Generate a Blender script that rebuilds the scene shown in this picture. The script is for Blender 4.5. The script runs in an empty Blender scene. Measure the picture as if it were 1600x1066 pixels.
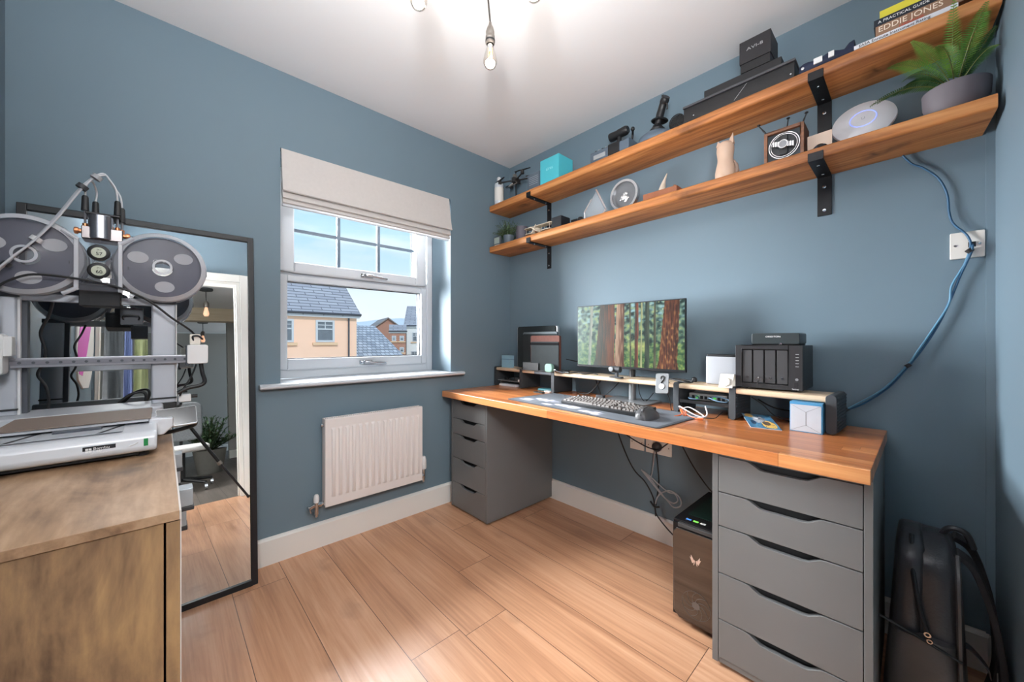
import bpy, bmesh, math, random
from mathutils import Vector, Matrix, noise
random.seed(7)
PI = math.pi
C = bpy.context.scene.collection
SC = bpy.context.scene

# ---------------------------------------------------------------- camera
cam_data = bpy.data.cameras.new('camera')
cam = bpy.data.objects.new('camera', cam_data)
C.objects.link(cam)
cam.location = (-1.96, -2.12, 1.078)
cam.rotation_euler = (PI / 2, 0, -math.radians(43.1))
cam_data.sensor_width = 36
cam_data.lens = 585.6 / 1600 * 36
cam_data.shift_y = -1.5 / 1600
cam_data.clip_start = 0.02
cam_data.clip_end = 500
SC.camera = cam
SC.view_settings.view_transform = 'Standard'
SC.view_settings.look = 'None'
SC.view_settings.gamma = 1
SC.view_settings.exposure = 0.5
SC.cycles.use_denoising = True
SC.cycles.max_bounces = 12
SC.cycles.diffuse_bounces = 6
SC.cycles.glossy_bounces = 6
SC.cycles.transmission_bounces = 10
SC.cycles.transparent_max_bounces = 16
SC.cycles.sample_clamp_indirect = 6
SC.cycles.caustics_reflective = False
SC.cycles.caustics_refractive = False

def s2l(c):
    c = c / 255
    return c / 12.92 if c <= 0.04045 else ((c + 0.055) / 1.055) ** 2.4
def rgb(r, g, b):
    return (s2l(r), s2l(g), s2l(b), 1)

# ---------------------------------------------------------------- sky and lights
def build_world():
    w = bpy.data.worlds.new('sky'); SC.world = w; w.use_nodes = True
    nt = w.node_tree; nt.nodes.clear(); N = nt.nodes.new; L = nt.links.new
    out = N('ShaderNodeOutputWorld'); bg = N('ShaderNodeBackground'); L(bg.outputs[0], out.inputs[0])
    tc = N('ShaderNodeTexCoord'); sep = N('ShaderNodeSeparateXYZ'); L(tc.outputs['Generated'], sep.inputs[0])
    cr = N('ShaderNodeValToRGB'); L(sep.outputs[2], cr.inputs[0])
    e = cr.color_ramp.elements
    e[0].position = 0.0; e[0].color = rgb(225, 236, 244)
    e[1].position = 1.0; e[1].color = rgb(110, 165, 225)
    for p, c in ((0.10, rgb(226, 240, 250)), (0.17, rgb(198, 228, 248)), (0.30, rgb(166, 212, 244))):
        k = e.new(p); k.color = c
    mp = N('ShaderNodeMapping'); mp.inputs['Scale'].default_value = (2.2, 2.2, 9)
    L(tc.outputs['Generated'], mp.inputs[0])
    no = N('ShaderNodeTexNoise'); no.inputs['Scale'].default_value = 2.0; no.inputs['Detail'].default_value = 6
    L(mp.outputs[0], no.inputs[0])
    c2 = N('ShaderNodeValToRGB'); c2.color_ramp.elements[0].position = 0.45; c2.color_ramp.elements[1].position = 0.72
    L(no.outputs[0], c2.inputs[0])
    mx = N('ShaderNodeMix'); mx.data_type = 'RGBA'
    mm = N('ShaderNodeMath'); mm.operation = 'MULTIPLY'; mm.inputs[1].default_value = 0.55
    L(c2.outputs[0], mm.inputs[0]); L(mm.outputs[0], mx.inputs[0])
    L(cr.outputs[0], mx.inputs[6]); mx.inputs[7].default_value = rgb(240, 244, 248)
    L(mx.outputs[2], bg.inputs[0]); bg.inputs[1].default_value = 0.85
build_world()

def area(name, loc, target, sx, sy, power, color=(1, 1, 1), spread=180):
    l = bpy.data.lights.new(name, 'AREA'); l.shape = 'RECTANGLE'; l.size = sx; l.size_y = sy
    l.energy = power; l.color = color; l.spread = math.radians(spread)
    o = bpy.data.objects.new(name, l); C.objects.link(o); o.location = loc
    o.rotation_euler = (Vector(target) - Vector(loc)).to_track_quat('-Z', 'Y').to_euler()
    return o
def point(name, loc, power, color=(1, 1, 1), r=0.03):
    l = bpy.data.lights.new(name, 'POINT'); l.energy = power; l.color = color; l.shadow_soft_size = r
    o = bpy.data.objects.new(name, l); C.objects.link(o); o.location = loc
    return o
sun = bpy.data.objects.new('sun', bpy.data.lights.new('sun', 'SUN')); C.objects.link(sun)
sun.data.energy = 1.3; sun.data.angle = math.radians(6); sun.data.color = (1, 0.97, 0.93)
sun.rotation_euler = (math.radians(48), 0, math.radians(-12))
# daylight of the bright open sky left of and above the view through the window
area('window_daylight', (-2.1, 2.5, 1.95), (-0.6, -1.8, 1.3), 2.0, 2.5, 1050, (0.93, 0.97, 1.0))
area('window_daylight', (-1.1, 1.5, 3.1), (-1.2, -1.0, 0.2), 2.6, 1.6, 600, (0.93, 0.97, 1.0))
# unseen fill lights added on the landing, shining in through the open doorway
area('landing_fill', (-3.0, -2.95, 1.2), (-1.2, -0.8, 1.9), 0.6, 1.7, 45, (1.0, 0.98, 0.97))
area('landing_fill', (-2.25, -3.35, 2.16), (-1.2, 0.0, 0.55), 0.9, 0.5, 48, (0.98, 0.99, 1.0))

# added unseen light standing in for a photographer's flash, bounced off the ceiling
area('flash_stand_in', (-2.1, -2.12, 1.62), (-1.72, -1.58, 2.4), 0.3, 0.2, 25, (0.97, 0.98, 1.0), spread=125)

# ---------------------------------------------------------------- helpers
MATS = {}
def newmat(name):
    m = bpy.data.materials.new(name); m.use_nodes = True
    nt = m.node_tree; nt.nodes.clear()
    out = nt.nodes.new('ShaderNodeOutputMaterial'); b = nt.nodes.new('ShaderNodeBsdfPrincipled')
    nt.links.new(b.outputs[0], out.inputs[0])
    return m, nt, b
def setin(b, k, v):
    if k in b.inputs: b.inputs[k].default_value = v
def mat(name, col, rough=0.5, metal=0.0, var=0.06, scale=30, bump=0.0, bscale=None, emit=None, estr=1.0, trans=0.0, ior=1.45, alpha=1.0, coat=0.0, spec=0.5, sheen=0.0):
    if name in MATS: return MATS[name]
    m, nt, b = newmat(name); N = nt.nodes.new; L = nt.links.new
    c = rgb(*col)
    tc = N('ShaderNodeTexCoord')
    if var > 0:
        no = N('ShaderNodeTexNoise'); no.inputs['Scale'].default_value = scale; no.inputs['Detail'].default_value = 3
        L(tc.outputs['Object'], no.inputs[0])
        mx = N('ShaderNodeMix'); mx.data_type = 'RGBA'
        mx.inputs[6].default_value = [x * (1 - var) for x in c[:3]] + [1]
        mx.inputs[7].default_value = [min(1, x * (1 + var)) for x in c[:3]] + [1]
        L(no.outputs[0], mx.inputs[0]); L(mx.outputs[2], b.inputs['Base Color'])
    else:
        b.inputs['Base Color'].default_value = c
    if bump > 0:
        n2 = N('ShaderNodeTexNoise'); n2.inputs['Scale'].default_value = bscale or scale * 6; n2.inputs['Detail'].default_value = 4
        L(tc.outputs['Object'], n2.inputs[0])
        bp = N('ShaderNodeBump'); bp.inputs['Strength'].default_value = bump; bp.inputs['Distance'].default_value = 0.002
        L(n2.outputs[0], bp.inputs['Height']); L(bp.outputs[0], b.inputs['Normal'])
    b.inputs['Roughness'].default_value = rough; b.inputs['Metallic'].default_value = metal
    setin(b, 'Transmission Weight', trans); setin(b, 'IOR', ior); setin(b, 'Alpha', alpha)
    setin(b, 'Coat Weight', coat); setin(b, 'Specular IOR Level', spec); setin(b, 'Sheen Weight', sheen)
    if emit: setin(b, 'Emission Color', rgb(*emit)); setin(b, 'Emission Strength', estr)
    MATS[name] = m
    return m

def tag(o, label=None, cat=None, group=None, kind=None):
    if label: o['label'] = label
    if cat: o['category'] = cat
    if group: o['group'] = group
    if kind: o['kind'] = kind
    return o
WM = {}
def thing(name, label, cat, loc=(0, 0, 0), rz=0, group=None):
    o = bpy.data.objects.new(name, None); C.objects.link(o)
    o.empty_display_size = 0.05
    o.location = loc; o.rotation_euler = (0, 0, rz)
    WM[o.name] = Matrix.Translation(loc) @ Matrix.Rotation(rz, 4, 'Z')
    return tag(o, label, cat, group)

class MB:
    def __init__(s): s.v = []; s.f = []; s.m = []; s.cur = 0
    def add(s, vs, fs):
        n = len(s.v); s.v += [tuple(v) for v in vs]; s.f += [tuple(i + n for i in f) for f in fs]; s.m += [s.cur] * len(fs)
        return s
    def mi(s, i): s.cur = i; return s
    def box(s, x0, y0, z0, x1, y1, z1):
        if x0 > x1: x0, x1 = x1, x0
        if y0 > y1: y0, y1 = y1, y0
        if z0 > z1: z0, z1 = z1, z0
        return s.add([(x0, y0, z0), (x1, y0, z0), (x1, y1, z0), (x0, y1, z0), (x0, y0, z1), (x1, y0, z1), (x1, y1, z1), (x0, y1, z1)],
                     [(0, 3, 2, 1), (4, 5, 6, 7), (0, 1, 5, 4), (1, 2, 6, 5), (2, 3, 7, 6), (3, 0, 4, 7)])
    def cbox(s, c, d, M=None):
        n = len(s.v)
        s.box(c[0] - d[0] / 2, c[1] - d[1] / 2, c[2] - d[2] / 2, c[0] + d[0] / 2, c[1] + d[1] / 2, c[2] + d[2] / 2)
        if M is not None:
            cc = Vector(c)
            for i in range(n, len(s.v)): s.v[i] = tuple(cc + M @ (Vector(s.v[i]) - cc))
        return s
    def frame(s, p, t):
        t = Vector(t).normalized(); a = Vector((0, 0, 1)) if abs(t.z) < 0.9 else Vector((1, 0, 0))
        u = t.cross(a).normalized(); return u, t.cross(u).normalized()
    def cyl(s, p0, p1, r0, r1=None, n=20, caps=True):
        r1 = r0 if r1 is None else r1
        p0 = Vector(p0); p1 = Vector(p1); u, w = s.frame(p0, p1 - p0)
        vs = []
        for p, r in ((p0, r0), (p1, r1)):
            for i in range(n):
                a = 2 * PI * i / n; vs.append(p + u * (r * math.cos(a)) + w * (r * math.sin(a)))
        fs = [(i, (i + 1) % n, n + (i + 1) % n, n + i) for i in range(n)]
        if caps: fs += [tuple(range(n))[::-1], tuple(range(n, 2 * n))]
        return s.add(vs, fs)
    def tube(s, pts, r, n=8, smooth=True, sub=6):
        pts = [Vector(p) for p in pts]
        if smooth and len(pts) > 2:
            q = []
            for i in range(len(pts) - 1):
                a = pts[max(0, i - 1)]; b = pts[i]; c = pts[i + 1]; d = pts[min(len(pts) - 1, i + 2)]
                for k in range(sub):
                    t = k / sub
                    q.append(0.5 * ((2 * b) + (c - a) * t + (2 * a - 5 * b + 4 * c - d) * t * t + (3 * b - a - 3 * c + d) * t ** 3))
            q.append(pts[-1]); pts = q
        rs = r if isinstance(r, (list, tuple)) else [r] * len(pts)
        if len(rs) != len(pts): rs = [rs[int(i * (len(rs) - 1) / max(1, len(pts) - 1))] for i in range(len(pts))]
        vs = []; pu = None
        for i, p in enumerate(pts):
            t = (pts[min(i + 1, len(pts) - 1)] - pts[max(i - 1, 0)])
            if t.length < 1e-9: t = Vector((0, 0, 1))
            t.normalize()
            if pu is None: u, w = s.frame(p, t)
            else:
                u = (pu - t * pu.dot(t))
                if u.length < 1e-6: u, w = s.frame(p, t)
                u.normalize(); w = t.cross(u)
            pu = u
            for k in range(n):
                a = 2 * PI * k / n; vs.append(p + u * (rs[i] * math.cos(a)) + w * (rs[i] * math.sin(a)))
        m = len(pts)
        fs = [(i * n + k, i * n + (k + 1) % n, (i + 1) * n + (k + 1) % n, (i + 1) * n + k) for i in range(m - 1) for k in range(n)]
        fs += [tuple(range(n))[::-1], tuple(range((m - 1) * n, m * n))]
        return s.add(vs, fs)
    def lathe(s, prof, c=(0, 0, 0), axis=(0, 0, 1), n=32, sx=1, sy=1):
        c = Vector(c); ax = Vector(axis).normalized(); u, w = s.frame(c, ax)
        if abs(ax.z) > 0.99: u, w = Vector((1, 0, 0)), Vector((0, 1, 0)) * (1 if ax.z > 0 else -1)
        vs = []; fs = []
        for r, z in prof:
            for i in range(n):
                a = 2 * PI * i / n; vs.append(c + ax * z + u * (r * math.cos(a) * sx) + w * (r * math.sin(a) * sy))
        for j in range(len(prof) - 1):
            for i in range(n): fs.append((j * n + i, j * n + (i + 1) % n, (j + 1) * n + (i + 1) % n, (j + 1) * n + i))
        k = len(prof) - 1   # a profile that starts and ends off the axis is closed into a ring
        if prof[0][0] > 1e-6 and prof[-1][0] > 1e-6 and (abs(prof[0][0] - prof[-1][0]) + abs(prof[0][1] - prof[-1][1])) > 1e-7:
            for i in range(n): fs.append((k * n + i, k * n + (i + 1) % n, (i + 1) % n, i))
        return s.add(vs, fs)
    def prism(s, poly, axis, lo, hi):
        # poly: 2D points; axis 'x': (y,z); 'y': (x,z); 'z': (x,y)
        f = {'x': lambda p, t: (t, p[0], p[1]), 'y': lambda p, t: (p[0], t, p[1]), 'z': lambda p, t: (p[0], p[1], t)}[axis]
        n = len(poly)
        return s.add([f(p, lo) for p in poly] + [f(p, hi) for p in poly],
                     [tuple(range(n))[::-1], tuple(range(n, 2 * n))] + [(i, (i + 1) % n, n + (i + 1) % n, n + i) for i in range(n)])
    def sphere(s, c, r, n=16, m=10, sc=(1, 1, 1)):
        prof = [(r * math.sin(PI * j / m), -r * math.cos(PI * j / m)) for j in range(m + 1)]
        k = len(s.v); s.lathe(prof, c, (0, 0, 1), n)
        for i in range(k, len(s.v)): s.v[i] = tuple(c[a] + (s.v[i][a] - c[a]) * sc[a] for a in range(3))
        return s
    def xf(s, M, start=0):
        for i in range(start, len(s.v)): s.v[i] = tuple(M @ Vector(s.v[i]))
        return s
    def build(s, name, m, parent=None, world=False, bevel=0, seg=2, smooth=False, angle=40, subsurf=0):
        me = bpy.data.meshes.new(name); vs = s.v
        if world and parent is not None:
            p = parent
            while p.parent is not None: p = p.parent
            if p.name in WM:
                I = WM[p.name].inverted(); vs = [tuple(I @ Vector(v)) for v in vs]
        me.from_pydata(vs, [], s.f); me.validate()
        bm = bmesh.new(); bm.from_mesh(me); bmesh.ops.remove_doubles(bm, verts=bm.verts, dist=1e-6)
        bmesh.ops.recalc_face_normals(bm, faces=bm.faces); bm.to_mesh(me); bm.free()
        ms = m if isinstance(m, (list, tuple)) else [m]
        for k in ms: me.materials.append(k)
        if len(ms) > 1 and len(me.polygons) == len(s.m):
            for i, p in enumerate(me.polygons): p.material_index = s.m[i]
        if smooth or bevel or subsurf:
            for p in me.polygons: p.use_smooth = True
            if not subsurf: me.set_sharp_from_angle(angle=math.radians(angle))
        o = bpy.data.objects.new(name, me); C.objects.link(o)
        if bevel:
            b = o.modifiers.new('bevel', 'BEVEL'); b.width = bevel; b.segments = seg; b.limit_method = 'ANGLE'; b.angle_limit = math.radians(35)
            b.harden_normals = True
        if subsurf:
            b = o.modifiers.new('subsurf', 'SUBSURF'); b.levels = subsurf; b.render_levels = subsurf
        if parent is not None: o.parent = parent
        return o
def struct(o): o['kind'] = 'structure'; return o
def B(*a): return MB().box(*a)
def rbox(x0, y0, z0, x1, y1, z1, r, axis='z', n=5):
    """box with its four edges along one axis rounded"""
    if axis == 'z': a0, a1, b0, b1, lo, hi = x0, x1, y0, y1, z0, z1
    elif axis == 'y': a0, a1, b0, b1, lo, hi = x0, x1, z0, z1, y0, y1
    else: a0, a1, b0, b1, lo, hi = y0, y1, z0, z1, x0, x1
    poly = []
    for cx, cy, st in ((a1 - r, b1 - r, 0), (a0 + r, b1 - r, 90), (a0 + r, b0 + r, 180), (a1 - r, b0 + r, 270)):
        for k in range(n + 1):
            t = math.radians(st + 90 * k / n); poly.append((cx + r * math.cos(t), cy + r * math.sin(t)))
    return MB().prism(poly, axis, lo, hi)
def text(name, s, size, origin, xdir, up, m, parent=None, world=False, extrude=0.0003, align='CENTER', sx=1.0):
    cu = bpy.data.curves.new(name + '_curve', 'FONT'); cu.body = s; cu.size = size; cu.extrude = extrude
    cu.align_x = align; cu.align_y = 'CENTER'; cu.resolution_u = 3
    tmp = bpy.data.objects.new('tmp', cu); C.objects.link(tmp)
    me = bpy.data.meshes.new_from_object(tmp.evaluated_get(bpy.context.evaluated_depsgraph_get()))
    bpy.data.objects.remove(tmp); bpy.data.curves.remove(cu)
    x = Vector(xdir).normalized(); u = Vector(up).normalized(); n = x.cross(u)
    M = Matrix(((x.x * sx, u.x, n.x, origin[0]), (x.y * sx, u.y, n.y, origin[1]), (x.z * sx, u.z, n.z, origin[2]), (0, 0, 0, 1)))
    if world and parent is not None:
        p = parent
        while p.parent is not None: p = p.parent
        if p.name in WM: M = WM[p.name].inverted() @ M
    me.transform(M); me.name = name; me.materials.clear(); me.materials.append(m)
    o = bpy.data.objects.new(name, me); C.objects.link(o)
    if parent is not None: o.parent = parent
    return o

# ---------------------------------------------------------------- wood and plank materials
def wood(name, cols, grain='y', freq=14, stretch=0.06, rough=0.4, knots=0.0, bump=0.1, contrast=1.0, plank=None, coat=0.0, seam=0.0015, off=(0, 0, 0), kscale=5.0):
    """cols: dark, mid, light. plank=(width, length, width axis, tone spread)"""
    if name in MATS: return MATS[name]
    m, nt, b = newmat(name); N = nt.nodes.new; L = nt.links.new
    def math_(op, a, bb=None, cc=None):
        n = N('ShaderNodeMath'); n.operation = op
        for i, v in enumerate((a, bb, cc)):
            if v is None: continue
            if isinstance(v, (int, float)): n.inputs[i].default_value = v
            else: L(v, n.inputs[i])
        return n.outputs[0]
    tc = N('ShaderNodeTexCoord'); ad = N('ShaderNodeVectorMath'); ad.operation = 'ADD'; ad.inputs[1].default_value = off
    L(tc.outputs['Object'], ad.inputs[0]); vec = ad.outputs[0]
    seamfac = None; tone = None
    if plank:
        wd, ln, wax, spread = plank
        sp = N('ShaderNodeSeparateXYZ'); L(vec, sp.inputs[0])
        gi = 'xyz'.index(grain); wi = 'xyz'.index(wax)
        u = math_('DIVIDE', sp.outputs[wi], wd); ui = math_('FLOOR', u)
        wn = N('ShaderNodeTexWhiteNoise'); wn.noise_dimensions = '1D'; L(ui, wn.inputs['W'])
        v = math_('ADD', math_('DIVIDE', sp.outputs[gi], ln), wn.outputs[0]); vi = math_('FLOOR', v)
        uf = math_('SUBTRACT', u, ui); vf = math_('SUBTRACT', v, vi)
        ds = math_('MULTIPLY', math_('MINIMUM', uf, math_('SUBTRACT', 1, uf)), wd)
        dl = math_('MULTIPLY', math_('MINIMUM', vf, math_('SUBTRACT', 1, vf)), ln)
        seamfac = math_('LESS_THAN', math_('MINIMUM', ds, dl), seam)
        cb = N('ShaderNodeCombineXYZ'); L(ui, cb.inputs[0]); L(vi, cb.inputs[1])
        w2 = N('ShaderNodeTexWhiteNoise'); w2.noise_dimensions = '3D'; L(cb.outputs[0], w2.inputs[0])
        tone = w2.outputs[0]
        o3 = N('ShaderNodeVectorMath'); o3.operation = 'SCALE'; L(w2.outputs[1], o3.inputs[0]); o3.inputs['Scale'].default_value = 13
        a3 = N('ShaderNodeVectorMath'); a3.operation = 'ADD'; L(vec, a3.inputs[0]); L(o3.outputs[0], a3.inputs[1]); vec = a3.outputs[0]
    sc = [1, 1, 1]; sc['xyz'.index(grain)] = stretch
    mp = N('ShaderNodeMapping'); mp.inputs['Scale'].default_value = sc; L(vec, mp.inputs[0])
    n1 = N('ShaderNodeTexNoise'); n1.inputs['Scale'].default_value = freq; n1.inputs['Detail'].default_value = 7; n1.inputs['Roughness'].default_value = 0.62; n1.inputs['Distortion'].default_value = 0.8
    L(mp.outputs[0], n1.inputs[0])
    sc2 = [1, 1, 1]; sc2['xyz'.index(grain)] = stretch * 0.45
    mp2 = N('ShaderNodeMapping'); mp2.inputs['Scale'].default_value = sc2; L(vec, mp2.inputs[0])
    n2 = N('ShaderNodeTexNoise'); n2.inputs['Scale'].default_value = freq * 9; n2.inputs['Detail'].default_value = 4
    L(mp2.outputs[0], n2.inputs[0])
    f = math_('ADD', math_('MULTIPLY', n1.outputs[0], 0.72), math_('MULTIPLY', n2.outputs[0], 0.28))
    if tone is not None: f = math_('ADD', f, math_('MULTIPLY', math_('SUBTRACT', tone, 0.5), spread))
    f = math_('ADD', math_('MULTIPLY', math_('SUBTRACT', f, 0.5), contrast), 0.5)
    cr = N('ShaderNodeValToRGB'); L(f, cr.inputs[0]); e = cr.color_ramp.elements
    e[0].position = 0.3; e[0].color = rgb(*cols[0]); e[1].position = 0.72; e[1].color = rgb(*cols[2])
    k = e.new(0.5); k.color = rgb(*cols[1])
    col = cr.outputs[0]
    if knots > 0:
        gi_ = 'xyz'.index(grain); ot = [i for i in range(3) if i != gi_]
        ks = N('ShaderNodeSeparateXYZ'); L(vec, ks.inputs[0])
        nzk = N('ShaderNodeTexNoise'); nzk.inputs['Scale'].default_value = 14; L(vec, nzk.inputs[0])
        jit = math_('MULTIPLY', math_('SUBTRACT', nzk.outputs[0], 0.5), 0.10)
        kc = N('ShaderNodeCombineXYZ'); L(math_('ADD', math_('MULTIPLY', ks.outputs[gi_], 0.5), jit), kc.inputs[0])
        L(math_('ADD', math_('ADD', ks.outputs[ot[0]], ks.outputs[ot[1]]), jit), kc.inputs[1])
        vo = N('ShaderNodeTexVoronoi'); vo.voronoi_dimensions = '2D'; vo.inputs['Scale'].default_value = kscale; L(kc.outputs[0], vo.inputs[0])
        rk = N('ShaderNodeValToRGB'); L(vo.outputs['Distance'], rk.inputs[0])
        rk.color_ramp.elements[0].position = 0.02; rk.color_ramp.elements[0].color = (1, 1, 1, 1)
        rk.color_ramp.elements[1].position = 0.14; rk.color_ramp.elements[1].color = (0, 0, 0, 1)
        kf = math_('MULTIPLY', rk.outputs[0], math_('MULTIPLY', n1.outputs[0], knots * 1.8))
        mx = N('ShaderNodeMix'); mx.data_type = 'RGBA'; mx.clamp_factor = True; L(kf, mx.inputs[0]); L(col, mx.inputs[6])
        mx.inputs[7].default_value = [x * 0.25 for x in rgb(*cols[0])[:3]] + [1]; col = mx.outputs[2]
    if seamfac is not None:
        mx = N('ShaderNodeMix'); mx.data_type = 'RGBA'; L(seamfac, mx.inputs[0]); L(col, mx.inputs[6])
        mx.inputs[7].default_value = [x * 0.3 for x in rgb(*cols[0])[:3]] + [1]; col = mx.outputs[2]
    L(col, b.inputs['Base Color'])
    bp = N('ShaderNodeBump'); bp.inputs['Strength'].default_value = bump; bp.inputs['Distance'].default_value = 0.003
    L(f, bp.inputs['Height']); L(bp.outputs[0], b.inputs['Normal'])
    b.inputs['Roughness'].default_value = rough; setin(b, 'Coat Weight', coat); setin(b, 'Coat Roughness', 0.15)
    MATS[name] = m
    return m
# ================================================================ ROOM SHELL
PAINT = mat('blue_wall_paint', (104, 123, 135), 0.62, var=0.03, scale=3, bump=0.06, bscale=260)
WHITE_CEIL = mat('ceiling_paint', (228, 228, 229), 0.8, var=0.015, scale=2, bump=0.04, bscale=120)
GLOSS_WHITE = mat('white_satin_paint', (228, 227, 222), 0.35, var=0.02, scale=5)
PVC = mat('white_plastic_frame', (202, 206, 211), 0.3, var=0.01, scale=5)
GREYPAINT = mat('grey_landing_paint', (165, 164, 160), 0.7, var=0.02, scale=3)
FLOORM = wood('oak_laminate', ((154, 108, 80), (196, 148, 114), (218, 174, 142)), 'y', 14, 0.06, 0.32, knots=0.2, kscale=3.2, bump=0.10, contrast=0.95,
              plank=(0.197, 1.29, 'x', 0.07), off=(0.165, 0.3, 0), seam=0.0012)
HALLFLOOR = wood('dark_landing_laminate', ((70, 62, 58), (96, 88, 82), (118, 108, 100)), 'y', 9, 0.07, 0.4, bump=0.06, plank=(0.19, 1.2, 'x', 0.2))
CHROME = mat('chrome', (205, 207, 210), 0.15, 1.0, var=0.02)
BLACKPL = mat('black_plastic', (28, 29, 31), 0.45, var=0.08, scale=40)
DARKPL = mat('dark_grey_plastic', (52, 54, 57), 0.5, var=0.08, scale=40, bump=0.1)
WHITEPL = mat('white_plastic', (222, 222, 222), 0.35, var=0.02)
CREAMPL = mat('cream_plastic', (222, 216, 204), 0.4, var=0.02)
WHITEINK = mat('white_ink', (235, 235, 235), 0.6, var=0)
BLACKINK = mat('black_ink', (20, 20, 24), 0.6, var=0)

struct(B(-2.6, -2.36, -0.08, 0.0, 0.02, 0.0).build('floor', FLOORM))
struct(B(-2.36, -2.42, 2.4, 0.3, 0.33, 2.5).build('ceiling', WHITE_CEIL))
w = MB()   # window wall with its opening
w.box(-2.55, 0, -0.08, 0.0, 0.32, 0.838).box(-2.55, 0, 2.022, 0.0, 0.32, 2.45).box(-2.55, 0, 0.838, -1.533, 0.32, 2.022).box(-0.541, 0, 0.838, 0.0, 0.32, 2.022)
struct(w.build('wall_window', PAINT))
struct(B(0, -2.42, -0.08, 0.3, 0.32, 2.5).build('wall_desk', PAINT))
struct(B(-2.55, -2.30, -0.08, -2.35, 0.0, 2.45).build('wall_left', PAINT))
w = MB()   # wall behind the camera with the doorway
w.box(-2.55, -2.42, -0.08, -2.335, -2.302, 2.45).box(-1.41, -2.42, -0.08, 0.0, -2.302, 2.45).box(-2.335, -2.42, 1.985, -1.41, -2.302, 2.45)
struct(w.build('wall_door', PAINT))
# corner boxing strip on the desk wall beside the door wall
struct(B(-0.006, -2.302, 0.0, 0.0, -2.283, 2.4).build('trim_2', PAINT))

def skirting(name, x0, y0, x1, y1, d, m=GLOSS_WHITE):
    # profile board along a wall; d = inward normal
    h = 0.128; t = 0.016
    a = Vector((x0, y0, 0)); b = Vector((x1, y1, 0)); n = Vector((d[0], d[1], 0))
    prof = [(0, 0), (t, 0), (t, h - 0.012), (t * 0.6, h - 0.004), (0.003, h), (0, h)]
    vs = [a + n * p + Vector((0, 0, q)) for p, q in prof] + [b + n * p + Vector((0, 0, q)) for p, q in prof]
    k = len(prof)
    mb = MB().add(vs, [tuple(range(k)), tuple(range(k, 2 * k))[::-1]] + [(i, (i + 1) % k, k + (i + 1) % k, k + i) for i in range(k)])
    return struct(mb.build(name, m))
skirting('baseboard_window', -2.35, 0, 0.0, 0, (0, -1))
skirting('baseboard_desk', 0, 0, 0, -2.29, (-1, 0))
skirting('baseboard_left', -2.35, 0, -2.35, -2.3, (1, 0))
skirting('baseboard_door', -1.34, -2.302, 0.0, -2.302, (0, 1))

# window sill
sl = MB().box(-1.531, 0.0, 0.842, -0.543, 0.232, 0.866)
n0 = len(sl.v)
prof = [(0.0, 0.842), (-0.035, 0.842), (-0.044, 0.846), (-0.048, 0.854), (-0.044, 0.862), (-0.035, 0.866), (0.0, 0.866)]
sl.prism(prof, 'x', -1.625, -0.452)
struct(sl.build('trim_1', PVC, bevel=0.006))

# door frame and architrave (room side), door leaf folded back against the left wall
d = thing('door_1', None, None, (-1.87, -2.30, 0)); d['kind'] = 'structure'
m = MB()
for y0, y1 in ((-2.302, -2.284), (-2.438, -2.42)):
    m.box(-1.41, y0, 0, -1.342, y1, 2.053).box(-2.349, y0, 1.985, -1.41, y1, 2.053)
m.build('architrave', GLOSS_WHITE, d, world=True, bevel=0.004)
m = MB().box(-1.438, -2.42, 0, -1.41, -2.302, 1.985).box(-2.335, -2.42, 0, -2.315, -2.302, 1.985).box(-2.315, -2.42, 1.957, -1.438, -2.302, 1.985)
m.box(-1.448, -2.40, 0, -1.438, -2.36, 1.957)
m.build('door_lining', GLOSS_WHITE, d, world=True, bevel=0.002)

# ---------------------------------------------------------------- window
win = thing('window_1', None, None, (-1.037, 0.23, 0.866)); win['kind'] = 'structure'
def ring(mb, x0, z0, x1, z1, w, y0, y1, wb=None, wt=None):
    wb = wb or w; wt = wt or w
    mb.box(x0, y0, z0, x0 + w, y1, z1).box(x1 - w, y0, z0, x1, y1, z1).box(x0 + w, y0, z0, x1 - w, y1, z0 + wb).box(x0 + w, y0, z1 - wt, x1 - w, y1, z1)
    return mb
f = MB(); ring(f, -1.533, 0.866, -0.541, 2.022, 0.044, 0.232, 0.30, wb=0.052)
f.box(-1.489, 0.232, 1.425, -0.585, 0.30, 1.478)
f.build('window_frame', PVC, win, world=True, bevel=0.006, seg=3)
s1 = MB(); ring(s1, -1.496, 0.914, -0.592, 1.437, 0.042, 0.222, 0.29, wb=0.058, wt=0.034)
s1 = s1.build('lower_sash', PVC, win, world=True, bevel=0.006, seg=3)
s2 = MB(); ring(s2, -1.500, 1.455, -0.604, 1.985, 0.076, 0.208, 0.29, wb=0.055, wt=0.05)
s2 = s2.build('upper_sash', PVC, win, world=True, bevel=0.008, seg=3)
gb = MB(); ring(gb, -1.456, 0.97, -0.632, 1.405, 0.006, 0.25, 0.262).build('glazing_bead', DARKPL, s1, world=True)
m, nt, b = newmat('window_glass'); nt.nodes.remove(b)
tr = nt.nodes.new('ShaderNodeBsdfTransparent'); gl = nt.nodes.new('ShaderNodeBsdfGlossy'); gl.inputs['Roughness'].default_value = 0.01
fr = nt.nodes.new('ShaderNodeFresnel'); fr.inputs[0].default_value = 1.3
mx = nt.nodes.new('ShaderNodeMixShader'); nt.links.new(fr.outputs[0], mx.inputs[0]); nt.links.new(tr.outputs[0], mx.inputs[1]); nt.links.new(gl.outputs[0], mx.inputs[2])
nt.links.new(mx.outputs[0], [n for n in nt.nodes if n.type == 'OUTPUT_MATERIAL'][0].inputs[0])
GLASS = m
def add_local(mb, name, mt, par, **k): return mb.build(name, mt, par, world=True, **k)
add_local(B(-1.456, 0.258, 0.97, -0.632, 0.262, 1.405), 'pane', GLASS, s1)
add_local(B(-1.426, 0.258, 1.508, -0.678, 0.262, 1.937), 'pane', GLASS, s2)
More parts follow.
